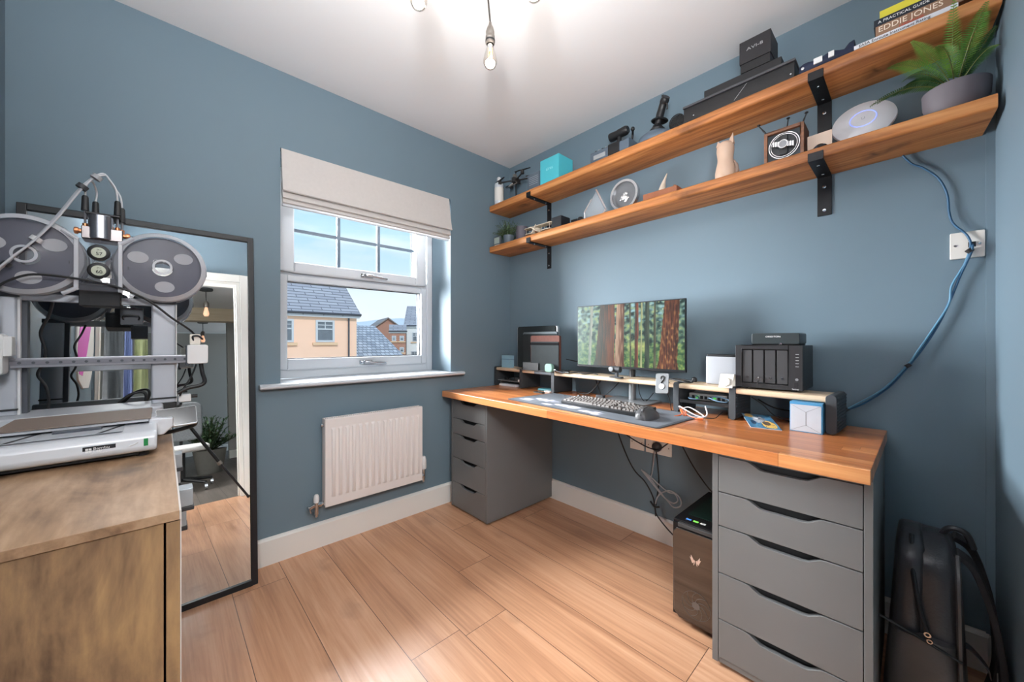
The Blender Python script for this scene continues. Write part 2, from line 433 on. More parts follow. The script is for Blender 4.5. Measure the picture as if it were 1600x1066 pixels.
BARM = mat('georgian_bar', (74, 88, 102), 0.4, var=0.01)
gb = MB()
for xx in (-1.176, -0.928): gb.box(xx - 0.009, 0.252, 1.508, xx + 0.009, 0.268, 1.937)
gb.box(-1.426, 0.253, 1.688, -0.678, 0.267, 1.704)
add_local(gb, 'glazing_bar', BARM, s2)
for nm, z, par in (('handle', 1.478, s2), ('handle', 0.94, s1)):
    h = MB().box(-1.065, 0.2 if z > 1 else 0.214, z - 0.012, -0.985, 0.21 if z > 1 else 0.224, z + 0.012)
    y = 0.196 if z > 1 else 0.21
    h.tube([(-1.04, y + 0.01, z), (-1.035, y - 0.012, z), (-1.0, y - 0.018, z - 0.002), (-0.90, y - 0.014, z - 0.01)], [0.009, 0.009, 0.008, 0.006], n=10)
    h.cyl((-1.04, y + 0.004, z), (-1.04, y - 0.012, z), 0.012, n=16)
    add_local(h, nm, CHROME, par, smooth=True, bevel=0.002)
# outside reveal sill
struct(B(-1.6, 0.30, 0.80, -0.48, 0.40, 0.86).build('trim_3', PVC))

# ================================================================ LANDING (seen in the mirror)
struct(B(-3.4, -7.7, -0.1, -0.5, -2.36, -0.002).build('floor', HALLFLOOR))
struct(B(-3.4, -7.7, 2.402, -0.5, -2.42, 2.5).build('ceiling', WHITE_CEIL))
w = MB().box(-1.13, -6.15, 0, -0.5, -6.0, 2.4).box(-3.4, -7.85, 0, -0.5, -7.7, 2.4).box(-3.5, -7.7, 0, -3.4, -2.4, 2.4).box(-0.55, -6.0, 0, -0.4, -2.42, 2.4)
w.box(-3.4, -2.44, 0, -2.55, -2.41, 2.4)
struct(w.build('wall_landing', GREYPAINT))
skirting('baseboard_landing', -0.55, -6.0, -1.13, -6.0, (0, 1))
skirting('baseboard_landing_end', -0.55, -7.7, -3.4, -7.7, (0, 1))
OAK = wood('pale_beam_oak', ((176, 156, 130), (200, 182, 156), (216, 200, 176)), 'x', 8, 0.1, 0.6)
struct(B(-3.4, -5.5, 2.2, -0.55, -5.36, 2.402).build('trim_4', OAK))

# ================================================================ OUTSIDE
GRASS = mat('street_ground', (150, 158, 140), 0.9, var=0.15, scale=0.5)
struct(B(-160, 6, -2.75, 260, 330, -2.6).build('floor_street', GRASS))
def tile_mat(name, c1, c2, row=0.3, col=0.3):
    m, nt, b = newmat(name); N = nt.nodes.new; L = nt.links.new
    tc = N('ShaderNodeTexCoord'); br = N('ShaderNodeTexBrick'); sp = N('ShaderNodeSeparateXYZ'); cb = N('ShaderNodeCombineXYZ')
    L(tc.outputs['Object'], sp.inputs[0]); L(sp.outputs[0], cb.inputs[0]); L(sp.outputs[2], cb.inputs[1])
    L(cb.outputs[0], br.inputs[0]); br.inputs['Scale'].default_value = 1; br.inputs['Brick Width'].default_value = col; br.inputs['Row Height'].default_value = row
    br.inputs['Mortar Size'].default_value = 0.02; br.inputs['Color1'].default_value = rgb(*c1); br.inputs['Color2'].default_value = rgb(*c2)
    br.inputs['Mortar'].default_value = [x * 0.45 for x in rgb(*c1)[:3]] + [1]
    L(br.outputs[0], b.inputs['Base Color']); b.inputs['Roughness'].default_value = 0.8
    return m
SLATE = tile_mat('grey_roof_tiles', (158, 160, 168), (176, 178, 184), 0.155, 0.9)
SLATE2 = tile_mat('weathered_roof_tiles', (152, 160, 170), (196, 202, 208), 0.17, 0.28)
BROWNR = tile_mat('brown_roof_tiles', (158, 150, 146), (172, 164, 160), 0.2, 0.3)
BRICK = tile_mat('red_brick', (206, 150, 128), (218, 166, 142), 0.09, 0.25)
RENDER = mat('peach_render', (252, 208, 180), 0.9, var=0.04, scale=3)
WREND = mat('white_render', (236, 236, 234), 0.9, var=0.02, scale=3)
WGLASS = mat('dark_window_glass', (110, 118, 126), 0.1, var=0.4, scale=3)
GUTTER = mat('dark_gutter', (72, 74, 82), 0.5)
STONE = mat('peach_sill', (232, 196, 160), 0.9)
def house_window(par, x, y, z, w, h, sill=True):
    f = MB(); t = 0.09
    ring(f, x, z, x + w, z + h, t, y - 0.05, y + 0.02)
    f.box(x + t, y - 0.04, z + h * 0.56, x + w - t, y + 0.02, z + h * 0.56 + t * 0.7)
    f.box(x + w * 0.5 - 0.02, y - 0.035, z + h * 0.56, x + w * 0.5 + 0.02, y, z + h - t).box(x + t, y - 0.035, z + h * 0.76, x + w - t, y, z + h * 0.79)
    f = f.build('window', PVC, par)
    B(x + t, y - 0.01, z + t, x + w - t, y + 0.01, z + h - t).build('pane', WGLASS, f)
    if sill: B(x - 0.14, y - 0.1, z - 0.14, x + w + 0.14, y + 0.02, z - 0.02).build('sill', STONE, f)
def gable_house(label, loc, rz, x0, x1, depth, eave, pitch, wallm, roofm, wins, over=0.2, ground=-2.6, pipe=None, group=None, fascia=True, turned=False):
    """local: front wall at y=0 spans x0..x1; ridge along x, or along y when turned"""
    t = thing('house', label, 'house', (loc[0], loc[1], ground), rz, group)
    e = eave - ground; tp = math.tan(math.radians(pitch))
    if not turned:
        B(x0, 0, 0, x1, depth, e).build('wall', wallm, t)
        rh = depth / 2 * tp
        MB().prism([(0, e), (depth, e), (depth / 2, e + rh)], 'x', x0, x1).build('gable', wallm, t)
        o = over
        MB().prism([(-o, e - o * tp), (-o, e - o * tp + 0.12), (depth / 2, e + rh + 0.12), (depth + o, e - o * tp + 0.12), (depth + o, e - o * tp), (depth / 2, e + rh)], 'x', x0 - o * 0.7, x1 + o * 0.7).build('roof', roofm, t)
    else:
        w = x1 - x0; rh = w / 2 * tp; o = over
        MB().prism([(x0, 0), (x1, 0), (x1, e), ((x0 + x1) / 2, e + rh), (x0, e)], 'y', 0, depth).build('wall', wallm, t)
        xm = (x0 + x1) / 2
        MB().prism([(x0 - o, e - o * tp), (xm, e + rh), (x1 + o, e - o * tp), (x1 + o, e - o * tp + 0.12), (xm, e + rh + 0.14), (x0 - o, e - o * tp + 0.12)], 'y', -o, depth).build('roof', roofm, t)
    if fascia and not turned:
        B(x0 - 0.1, -over + 0.04, e - 0.24, x1 + 0.1, 0, e - 0.03).build('fascia', PVC, t)
        MB().cyl((x0 - 0.14, -over - 0.02, e - 0.06), (x1 + 0.14, -over - 0.02, e - 0.06), 0.055).build('gutter', GUTTER, t)
    if pipe is not None: MB().cyl((pipe, -0.06, 0), (pipe, -0.06, e - 0.05), 0.04).build('downpipe', GUTTER, t)
    for (x, z, w, h) in wins: house_window(t, x, 0, z - ground, w, h)
    return t
gable_house('peach rendered house with dark tiled roof close outside the window', (5.5, 17.41), math.radians(2.9), -9.0, -0.13, 6.0, 2.42, 40, RENDER, SLATE,
            [(-2.1, 0.98, 0.86, 1.06), (-3.9, 0.98, 0.86, 1.06), (-6.4, 0.98, 0.86, 1.06)], over=0.2, pipe=-0.55)
# lower hipped roof beyond
t = thing('garage', 'low building with weathered grey tiled roof beside the peach house', 'garage', (7.9, 20.3, -2.6))
B(-2.3, 0.15, 0, 1.3, 7.8, 2.7).build('wall', RENDER, t)
MB().add([(-2.4, 0, 2.7), (1.55, 0.0, 2.7), (1.9, 8.4, 2.7), (-2.4, 8.4, 2.7), (-2.4, 4.0, 4.72), (1.5, 4.4, 4.72)], [(0, 1, 5, 4), (1, 2, 5), (2, 3, 4, 5), (3, 0, 4), (0, 3, 2, 1)]).build('roof', SLATE2, t)
gable_house('red brick house with its gable end towards the window', (19.2, 43.0), math.radians(-14), -2.3, 1.7, 7, 2.35, 36, BRICK, BROWNR, [], over=0.25, turned=True, fascia=False)
gable_house('small brick house with two rows of windows between the gable house and the white house', (15.1, 32.6), math.radians(-26), -0.75, 0.75, 1.6, 2.0, 32, BRICK, SLATE,
            [(-0.58, 0.98, 0.42, 0.52), (0.16, 0.98, 0.42, 0.52), (-0.58, -0.15, 0.42, 0.52), (0.16, -0.15, 0.42, 0.52)], over=0.12)
gable_house('white rendered house with grey roof at the right edge of the view', (17.1, 35.0), math.radians(-34), 0.0, 6, 6, 2.68, 36, WREND, SLATE,
            [(0.75, 0.9, 0.7, 1.0), (3.2, 0.9, 0.7, 1.0), (0.6, -1.1, 0.8, 1.0)], over=0.2, pipe=0.12)
gable_house('distant house with a long brown roof behind the garage roof', (17.2, 62), 0, -8, 5.5, 8, 2.6, 32, WREND, BROWNR, [], over=0.2)
# hills
hm = MB(); nx = 60; ny = 6; vs = []
for j in range(ny):
    for i in range(nx):
        x = -120 + i * 8; y = 230 + j * 22
        hz = -2.6 + (j / (ny - 1)) ** 0.8 * (24 + 7 * noise.noise(Vector((x * 0.012, 0.3, 0))) + 1.6 * noise.noise(Vector((x * 0.08, 4, 0)))) - max(0, x - 150) * 0.03
        vs.append((x, y, hz))
hm.add(vs, [(j * nx + i, j * nx + i + 1, (j + 1) * nx + i + 1, (j + 1) * nx + i) for j in range(ny - 1) for i in range(nx - 1)])
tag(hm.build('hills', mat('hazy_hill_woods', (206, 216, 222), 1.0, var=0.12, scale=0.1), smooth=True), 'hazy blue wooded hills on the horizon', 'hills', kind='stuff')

# ================================================================ BLIND
FABR = mat('oatmeal_blind_fabric', (196, 191, 187), 0.85, var=0.05, scale=60, bump=0.25, bscale=500)
bl = thing('roman_blind', 'pale grey roman blind folded up at the top of the window', 'blind', (-1.037, -0.01, 2.018))
def strip(prof, x0, x1, x1b=None):
    return MB().prism(prof, 'x', x0, x1)
B(-1.527, 0.004, 1.985, -0.553, 0.03, 2.018).build('headrail', PVC, bl, world=True, bevel=0.002)
pf = [(0.004, 2.020), (-0.004, 2.021), (-0.014, 1.96), (-0.026, 1.88), (-0.040, 1.815), (-0.044, 1.806), (-0.036, 1.802), (-0.022, 1.816), (-0.006, 1.9), (0.002, 1.98)]
strip(pf, -1.530, -0.556).build('front_fold', FABR, bl, world=True, smooth=True, angle=60)
pf = [(0.0, 1.86), (-0.012, 1.84), (-0.030, 1.782), (-0.033, 1.774), (-0.025, 1.770), (-0.010, 1.80), (0.004, 1.85)]
strip(pf, -1.529, -0.560).build('second_fold', FABR, bl, world=True, smooth=True, angle=60)
pf = [(0.01, 1.83), (-0.008, 1.80), (-0.024, 1.760), (-0.026, 1.752), (-0.018, 1.748), (0.0, 1.79), (0.012, 1.83)]
strip(pf, -1.528, -0.562).build('third_fold', FABR, bl, world=True, smooth=True, angle=60)
B(-1.527, -0.012, 1.738, -0.563, 0.004, 1.752).build('bottom_rail', PVC, bl, world=True, bevel=0.003)

# ================================================================ RADIATOR
RADM = mat('radiator_enamel', (226, 220, 217), 0.35, var=0.01)
rd = thing('radiator', 'white panel radiator on the wall below the window', 'radiator', (-1.065, -0.055, 0.22))
x0, x1, z0, z1, yf = -1.352, -0.800, 0.226, 0.672, -0.088
nfl = 15; gx0 = x0 + 0.022; gx1 = x1 - 0.012; p = (gx1 - gx0) / nfl
m = B(x0, yf + 0.004, z0, x1, yf + 0.016, z1)
for i in range(nfl):   # raised flutes pressed into the panel
    a = gx0 + i * p + p * 0.2; c = gx0 + (i + 1) * p - p * 0.2
    zb, zt = z0 + 0.045, z1 - 0.045
    vs = [(a, yf + 0.004, zb), (c, yf + 0.004, zb), (c, yf + 0.004, zt), (a, yf + 0.004, zt), (a + 0.004, yf - 0.003, zb + 0.012), (c - 0.004, yf - 0.003, zb + 0.012), (c - 0.004, yf - 0.003, zt - 0.012), (a + 0.004, yf - 0.003, zt - 0.012)]
    m.add(vs, [(4, 5, 6, 7), (0, 1, 5, 4), (1, 2, 6, 5), (2, 3, 7, 6), (3, 0, 4, 7)])
m.build('panel', RADM, rd, world=True, bevel=0.0015)
B(x0 + 0.002, -0.07, z0 + 0.004, x1 - 0.002, -0.04, z1 - 0.002).build('convector_fins', RADM, rd, world=True)
B(x0 - 0.001, yf + 0.010, z0 + 0.01, x0 + 0.003, -0.036, z1 + 0.001).build('side_panel', RADM, rd, world=True, bevel=0.001)
B(x1 - 0.003, yf + 0.010, z0 + 0.01, x1 + 0.001, -0.036, z1 + 0.001).build('side_panel', RADM, rd, world=True, bevel=0.001)
g = MB().box(x0, yf + 0.008, z1 - 0.004, x1, yf + 0.016, z1 + 0.003).box(x0, -0.044, z1 - 0.004, x1, -0.036, z1 + 0.003)
k = int((x1 - x0) / 0.011)
for i in range(k + 1): g.box(x0 + i * (x1 - x0 - 0.003) / k, yf + 0.016, z1 - 0.003, x0 + 0.003 + i * (x1 - x0 - 0.003) / k, -0.044, z1 + 0.002)
g.build('top_grille', RADM, rd, world=True)
for xx in (x0 + 0.1, x1 - 0.1): B(xx, -0.04, z0 + 0.05, xx + 0.03, 0.002, z1 - 0.05).build('bracket', RADM, rd, world=True)
MB().cyl((x0, -0.058, z1 - 0.03), (x0 - 0.014, -0.058, z1 - 0.03), 0.009).build('bleed_valve', CHROME, rd, world=True, smooth=True)
# lockshield valve on the left, thermostatic head on the right
v = MB().cyl((x0 + 0.002, -0.058, z0 + 0.018), (x0 - 0.035, -0.058, z0 + 0.018), 0.010).cyl((x0 - 0.012, -0.058, z0 + 0.018), (x0 - 0.026, -0.058, z0 + 0.018), 0.014, n=6)
v.cyl((x0 - 0.035, -0.058, z0 + 0.03), (x0 - 0.035, -0.058, z0 - 0.03), 0.011).tube([(x0 - 0.035, -0.058, z0 - 0.028), (x0 - 0.035, -0.056, z0 - 0.04), (x0 - 0.035, -0.03, z0 - 0.045), (x0 - 0.035, 0.0, z0 - 0.045)], 0.0075)
v.cyl((x0 - 0.035, -0.058, z0 + 0.018), (x0 - 0.072, -0.07, z0 + 0.012), 0.009).cyl((x0 - 0.072, -0.07, z0 + 0.012), (x0 - 0.076, -0.071, z0 + 0.011), 0.013)
v.tube([(x0 - 0.068, -0.069, z0 + 0.01), (x0 - 0.062, -0.072, z0 - 0.012)], 0.005, smooth=False)
v = v.build('lockshield_valve', CHROME, rd, world=True, smooth=True)
MB().lathe([(0.013, 0), (0.0135, 0.02), (0.011, 0.034), (0.006, 0.040), (0, 0.041)], (x0 - 0.035, -0.058, z0 + 0.03)).build('cap', WHITEPL, v, world=True, smooth=True)
v = MB().cyl((x1 - 0.002, -0.058, z0 + 0.018), (x1 + 0.022, -0.058, z0 + 0.018), 0.010).cyl((x1 + 0.006, -0.058, z0 + 0.018), (x1 + 0.018, -0.058, z0 + 0.018), 0.014, n=6)
v.cyl((x1 + 0.022, -0.058, z0 + 0.06), (x1 + 0.022, -0.058, z0 - 0.012), 0.010).tube([(x1 + 0.022, -0.058, z0 - 0.01), (x1 + 0.022, -0.05, z0 - 0.02), (x1 + 0.022, 0.0, z0 - 0.02)], 0.0075)
v = v.build('radiator_valve', CHROME, rd, world=True, smooth=True)
MB().lathe([(0.015, 0), (0.0175, 0.006), (0.018, 0.03), (0.0165, 0.031), (0.0175, 0.034), (0.017, 0.055), (0.013, 0.072), (0.008, 0.078), (0, 0.079)], (x1 + 0.022, -0.058, z0 + 0.058)).build('thermostat_head', WHITEPL, v, world=True, smooth=True)

# ================================================================ MIRROR
BLACKFR = mat('black_mirror_frame', (24, 26, 30), 0.4, var=0.1, scale=20)
th = math.atan((0.144 - 0.025) / 1.55)
mr = thing('floor_mirror', 'tall black framed mirror leaning against the window wall', 'mirror', (-1.985, -0.14, 0))
Mx = Matrix.Translation((0, -0.004, 0.0015)) @ Matrix.Rotation(-th, 4, 'X')
W, H = 0.338, 1.555
fm = MB(); ring(fm, -W, 0, W, H, 0.022, 0, 0.026); fm.xf(Mx)
fm.build('frame', BLACKFR, mr, bevel=0.002)
gm = B(-W + 0.02, 0.010, 0.02, W - 0.02, 0.014, H - 0.02).xf(Mx)
mm, nt, b = newmat('mirror_silver'); b.inputs['Metallic'].default_value = 1; b.inputs['Roughness'].default_value = 0.0; b.inputs['Base Color'].default_value = (0.86, 0.88, 0.88, 1)
gm.build('mirror_glass', mm, mr)
B(-W + 0.02, 0.015, 0.02, W - 0.02, 0.02, H - 0.02).xf(Mx).build('backing', BLACKFR, mr)
# ================================================================ DESK AND DRAWERS
BUTCHER = wood('oiled_worktop_wood', ((150, 84, 46), (196, 122, 70), (224, 160, 104)), 'y', 16, 0.05, 0.28, bump=0.03, contrast=0.9, plank=(0.042, 0.9, 'x', 0.26), seam=0.0005, coat=0.25)
PINE = wood('pale_bamboo', ((176, 150, 120), (204, 180, 150), (220, 200, 174)), 'y', 30, 0.04, 0.45, bump=0.04)
ALEX = mat('grey_drawer_lacquer', (108, 109, 109), 0.42, var=0.05, scale=6, bump=0.03, bscale=300)
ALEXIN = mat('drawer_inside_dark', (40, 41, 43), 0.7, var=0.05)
DZ = 0.75
dk = thing('desk', 'long oiled wooden worktop desk laid across two grey drawer units', 'desk', (-0.335, -1.045, DZ - 0.038), math.radians(-0.8))
MB().box(-0.312, -1.008, 0, 0.312, 1.0, 0.038).build('desktop', BUTCHER, dk, bevel=0.002)

def drawer_unit(label, x, y0, y1, h, divs, gapw):
    t = thing('drawer_unit', label, 'drawer unit', (x, (y0 + y1) / 2, 0), 0, 'grey five-drawer units under the desk')
    W = y0 - y1; D = 0.575; hw = W / 2; tk = gapw
    c = MB()
    c.box(0.0, -hw, 0.012, D, -hw + tk, h).box(0.0, hw - tk, 0.012, D, hw, h).box(0.0, -hw + tk, h - 0.014, D, hw - tk, h).box(D - 0.01, -hw + tk, 0.012, D, hw - tk, h)
    c.box(0.004, -hw + tk, 0.012, D, hw - tk, 0.03)
    c.build('cabinet_body', ALEX, t, bevel=0.0012)
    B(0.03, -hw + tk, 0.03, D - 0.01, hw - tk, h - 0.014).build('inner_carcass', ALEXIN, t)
    for sx in (0.04, D - 0.06):
        for sy in (-hw + 0.03, hw - 0.03): MB().cyl((sx, sy, 0), (sx, sy, 0.014), 0.012, n=12).build('foot', BLACKPL, t)
    a = -hw + tk + 0.0015; b = hw - tk - 0.0015; w = b - a
    for k in range(5):
        zt = divs[k] - 0.0015; zb = divs[k + 1] + 0.0015
        if k == 0: zt = min(zt, h - 0.016)
        dn = 0.021
        # notch profile along y (from the left as seen from the front = +y side)
        pts = [(a, zb), (b, zb), (b, zt)]
        L_ = lambda s: b - s * w
        for s_, dz in ((0.22, 0), (0.25, 0.1), (0.29, 0.5), (0.33, 0.9), (0.37, 1), (0.63, 1), (0.67, 0.9), (0.71, 0.5), (0.75, 0.1), (0.78, 0)):
            pts.append((L_(s_), zt - dn * dz))
        pts.append((a, zt))
        d = MB().prism(pts, 'x', 0.0, 0.016).build('drawer', ALEX, t, bevel=0.0015)
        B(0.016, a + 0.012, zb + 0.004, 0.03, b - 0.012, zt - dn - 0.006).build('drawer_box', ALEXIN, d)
    return t
drawer_unit('grey five-drawer unit under the near end of the desk, beside the backpack', -0.614, -1.662, -2.051, 0.711, (0.70, 0.577, 0.465, 0.31, 0.157, 0.03), 0.018)
drawer_unit('grey five-drawer unit under the far end of the desk, in the window corner', -0.585, -0.075, -0.439, 0.711, (0.70, 0.580, 0.480, 0.328, 0.172, 0.03), 0.015)

# ---------------------------------------------------------------- picture helper: painted flat surface made of coloured cells
def picture(name, func, nx, ny, origin, ux, uy, parent, emit=0.0, rough=0.5):
    me = bpy.data.meshes.new(name); o = Vector(origin); ux = Vector(ux); uy = Vector(uy)
    p = parent
    while p.parent is not None: p = p.parent
    I = WM[p.name].inverted() if p.name in WM else Matrix()
    vs = [tuple(I @ (o + ux * (i / nx) + uy * (j / ny))) for j in range(ny + 1) for i in range(nx + 1)]
    fs = [(j * (nx + 1) + i, j * (nx + 1) + i + 1, (j + 1) * (nx + 1) + i + 1, (j + 1) * (nx + 1) + i) for j in range(ny) for i in range(nx)]
    me.from_pydata(vs, [], fs)
    ca = me.color_attributes.new('paint', 'FLOAT_COLOR', 'POINT')
    for j in range(ny + 1):
        for i in range(nx + 1):
            c = func(i / nx, j / ny); ca.data[j * (nx + 1) + i].color = rgb(*[max(0, min(255, q)) for q in c])
    key = 'print_%s' % name
    m, nt, b = newmat(key); at = nt.nodes.new('ShaderNodeVertexColor'); at.layer_name = 'paint'
    if emit > 0:
        nt.links.new(at.outputs[0], b.inputs['Emission Color']); b.inputs['Emission Strength'].default_value = emit; b.inputs['Base Color'].default_value = (0.01, 0.01, 0.01, 1)
    else: nt.links.new(at.outputs[0], b.inputs['Base Color'])
    b.inputs['Roughness'].default_value = rough
    me.materials.append(m)
    ob = bpy.data.objects.new(name, me); C.objects.link(ob); ob.parent = parent
    return ob
def lerp(a, b, t): t = max(0, min(1, t)); return tuple(a[i] + (b[i] - a[i]) * t for i in range(3))
def nz(x, y, s, k=0): return noise.noise(Vector((x * s, y * s, k)))

# ---------------------------------------------------------------- desk riser
RISM = mat('charcoal_riser_plastic', (58, 62, 66), 0.5, var=0.06, scale=30, bump=0.15, bscale=200)
RA = math.atan(0.095 / 1.91)
rs = thing('desk_riser', 'long low desk riser with pale bamboo tops on charcoal side panels', 'desk riser', (-0.215, -0.975, DZ), -RA)
# local frame: x across (front edge at -0.0), y along
def rloc(wx, wy):
    v = WM[rs.name].inverted() @ Vector((wx, wy, 0)); return v.x, v.y
ys = [-0.03, -0.31, -0.605, -1.38, -1.615, -1.925]
ly = [rloc(-0.165 - 0.05 * (-y - 0.02), y)[1] for y in ys]
xf = rloc(-0.215, -0.975)[0]
for i, y in enumerate(ly):
    tkk = 0.011 if i in (0,) else 0.013
    e = 0.018 if i == 5 else tkk
    m = rbox(xf - 0.004, y - e, 0.0, xf + 0.168, y + tkk, 0.136, 0.012, 'x', 4)
    if i >= 4:   # ribbed outer face
        for k in range(11): m.box(xf + 0.004, y - e - 0.0025, 0.008 + k * 0.0115, xf + 0.16, y - e + 0.001, 0.014 + k * 0.0115)
    m.build('side_panel', RISM, rs, bevel=0.002)
for i in range(5):
    a = ly[i] - (0.013 if i else 0.011); b = ly[i + 1] + 0.013
    m = rbox(xf - 0.002, b, 0.108, xf + 0.166, a, 0.130, 0.008, 'y', 4)
    sbd = m.build('shelf_board', PINE, rs, bevel=0.0)
    if i == 1: rbox(xf - 0.004, b, 0.107, xf + 0.02, b + 0.15, 0.131, 0.008, 'y', 4).build('edge_guard', mat('slate_edge_guard', (92, 100, 108), 0.5), sbd)
RTOP = DZ + 0.131
# under-riser small shelf trays
def rw(lx, lyy, z): v = WM[rs.name] @ Vector((lx, lyy, 0)); return (v.x, v.y, z)

# ---------------------------------------------------------------- desk mat
def mat_paint(u, v):
    c = (104, 110, 118)
    c = lerp(c, (86, 92, 100), 0.5 + nz(u * 3, v, 3))
    for cu, cv, ru, rv in ((0.18, 0.35, 0.10, 0.10), (0.42, 0.22, 0.11, 0.08), (0.62, 0.12, 0.10, 0.07), (0.30, 0.12, 0.05, 0.05), (0.80, 0.5, 0.06, 0.1), (0.08, 0.2, 0.06, 0.08)):
        d = ((u - cu) / ru) ** 2 + ((v - cv) / rv) ** 2 + nz(u * 4, v * 2, 6) * 1.2
        if d < 1: c = lerp(c, (206, 204, 222), min(1, (1 - d) * 1.6))
    return c
dm = thing('desk_mat', 'large dark grey desk mat with a pale map print under the keyboard', 'desk mat', (-0.41, -1.045, DZ), math.radians(-4.0))
rbox(-0.185, -0.45, 0.0, 0.185, 0.45, 0.003, 0.02, 'z', 5).build('mat_base', mat('dark_mat_rubber', (62, 66, 72), 0.8), dm)
o = WM[dm.name]
picture('printed_surface', mat_paint, 110, 46, o @ Vector((-0.178, 0.436, 0.0034)), o.to_3x3() @ Vector((0, -0.872, 0)), o.to_3x3() @ Vector((0.356, 0, 0)), dm, rough=0.85)

# ---------------------------------------------------------------- keyboard
kb = thing('keyboard', 'full size black mechanical keyboard with worn beige-grey keycaps on the desk mat', 'keyboard', (-0.415, -1.12, DZ + 0.0036), math.radians(-4.0))
KT = Matrix.Rotation(math.radians(-5), 4, 'Y')
kbm = rbox(-0.072, -0.222, 0.0, 0.072, 0.222, 0.016, 0.006, 'z', 3); kbm.xf(Matrix.Translation((0, 0, 0.0065)) @ KT)
kbm.build('keyboard_case', BLACKPL, kb, bevel=0.002)
for sy in (-0.18, 0.18): MB().box(0.05, sy - 0.02, 0.0, 0.058, sy + 0.02, 0.012).build('foot', BLACKPL, kb)
KEYM = mat('grey_keycap', (98, 92, 89), 0.5, var=0.12, scale=60)
KEYD = mat('dark_keycap', (38, 38, 40), 0.5, var=0.05, scale=60)
key_mesh = {}
def key(u, row, wid, dark=False):
    # u: position in key units from the left, row 0 = front
    K = 0.0188
    d = 0.0165; w = wid * K - 0.0025
    k = (round(wid, 2), dark)
    cx = -0.062 + row * K + d / 2; cy = 0.214 - (u + wid / 2) * K
    if k not in key_mesh:
        m = MB(); t = 0.0028
        m.add([(-d / 2, -w / 2, 0), (d / 2, -w / 2, 0), (d / 2, w / 2, 0), (-d / 2, w / 2, 0), (-d / 2 + t, -w / 2 + t, 0.008), (d / 2 - t, -w / 2 + t, 0.008), (d / 2 - t, w / 2 - t, 0.008), (-d / 2 + t, w / 2 - t, 0.008)],
              [(0, 3, 2, 1), (4, 5, 6, 7), (0, 1, 5, 4), (1, 2, 6, 5), (2, 3, 7, 6), (3, 0, 4, 7)])
        o_ = m.build('key', KEYD if dark else KEYM, kb); key_mesh[k] = o_
    else:
        o_ = key_mesh[k].copy(); C.objects.link(o_); o_.parent = kb
    o_.matrix_local = Matrix.Translation((0, 0, 0.0065)) @ KT @ Matrix.Translation((cx, cy, 0.0165))
for row, widths in enumerate((
        [1.25, 1.25, 1.25, 6.25, 1.25, 1.25, 1.25, 1.25], [2.25] + [1] * 10 + [2.75], [1.75] + [1] * 11 + [2.25], [1.5] + [1] * 12 + [1.5], [1] * 13 + [2])):
    u = 0
    for wd in widths: key(u, row, wd, dark=False); u += wd
for i in range(13): key(i + (0.6 if i else 0) + (i > 4) * 0.4 + (i > 8) * 0.4, 5.5, 1, i == 0)
for i in range(3):
    for row in (3, 4, 5.5): key(15.3 + i, row, 1)
    key(15.3 + i, 0, 1)
key(16.3, 1, 1)
for i in range(4):
    for row in (0, 1, 2, 3, 4): key(18.6 + i, row, 1, dark=(i == 3 and row == 0))

# ---------------------------------------------------------------- mouse
ms = thing('computer_mouse', 'black ergonomic computer mouse with a thumb wing on the mat', 'mouse', (-0.485, -1.37, DZ + 0.0036), math.radians(-2))
m = MB(); n = 24; prof = []
NXm = 15; vs = []
for i in range(NXm + 1):
    t = i / NXm; x = -0.062 + 0.124 * t
    half = 0.036 * (math.sin(PI * min(1, max(0.0, 0.06 + t * 0.90))) ** 0.42)
    hgt = 0.046 * (math.sin(PI * (0.08 + 0.84 * t ** 0.9)) ** 0.7)
    for k in range(n + 1):
        a = PI * k / n; yy = math.cos(a) * half * (1.22 if math.cos(a) > 0 else 1.0); zz = hgt * (math.sin(a) ** 0.75 if math.sin(a) > 0 else 0)
        zz *= 1 + 0.12 * math.cos(a)
        vs.append((x, yy, zz))
fs = [(i * (n + 1) + k, i * (n + 1) + k + 1, (i + 1) * (n + 1) + k + 1, (i + 1) * (n + 1) + k) for i in range(NXm) for k in range(n)]
fs += [tuple(range(n + 1)), tuple(range(NXm * (n + 1), (NXm + 1) * (n + 1)))[::-1]]
fs += [tuple([i * (n + 1) for i in range(NXm + 1)] + [i * (n + 1) + n for i in range(NXm, -1, -1)])]
m.add(vs, fs); body = m.build('shell', mat('graphite_mouse_rubber', (66, 66, 68), 0.42, var=0.05), ms, smooth=True, angle=70)
MB().cyl((-0.040, -0.0035, 0.034), (-0.040, 0.0035, 0.034), 0.0105, n=20).build('scroll_wheel', mat('brushed_steel', (150, 150, 152), 0.3, 0.9), ms, smooth=True)
MB().tube([(-0.0615, 0, 0.016), (-0.052, 0, 0.0345), (-0.030, 0, 0.0435), (-0.005, 0, 0.047)], 0.0012, n=6).build('button_seam', BLACKINK, ms)

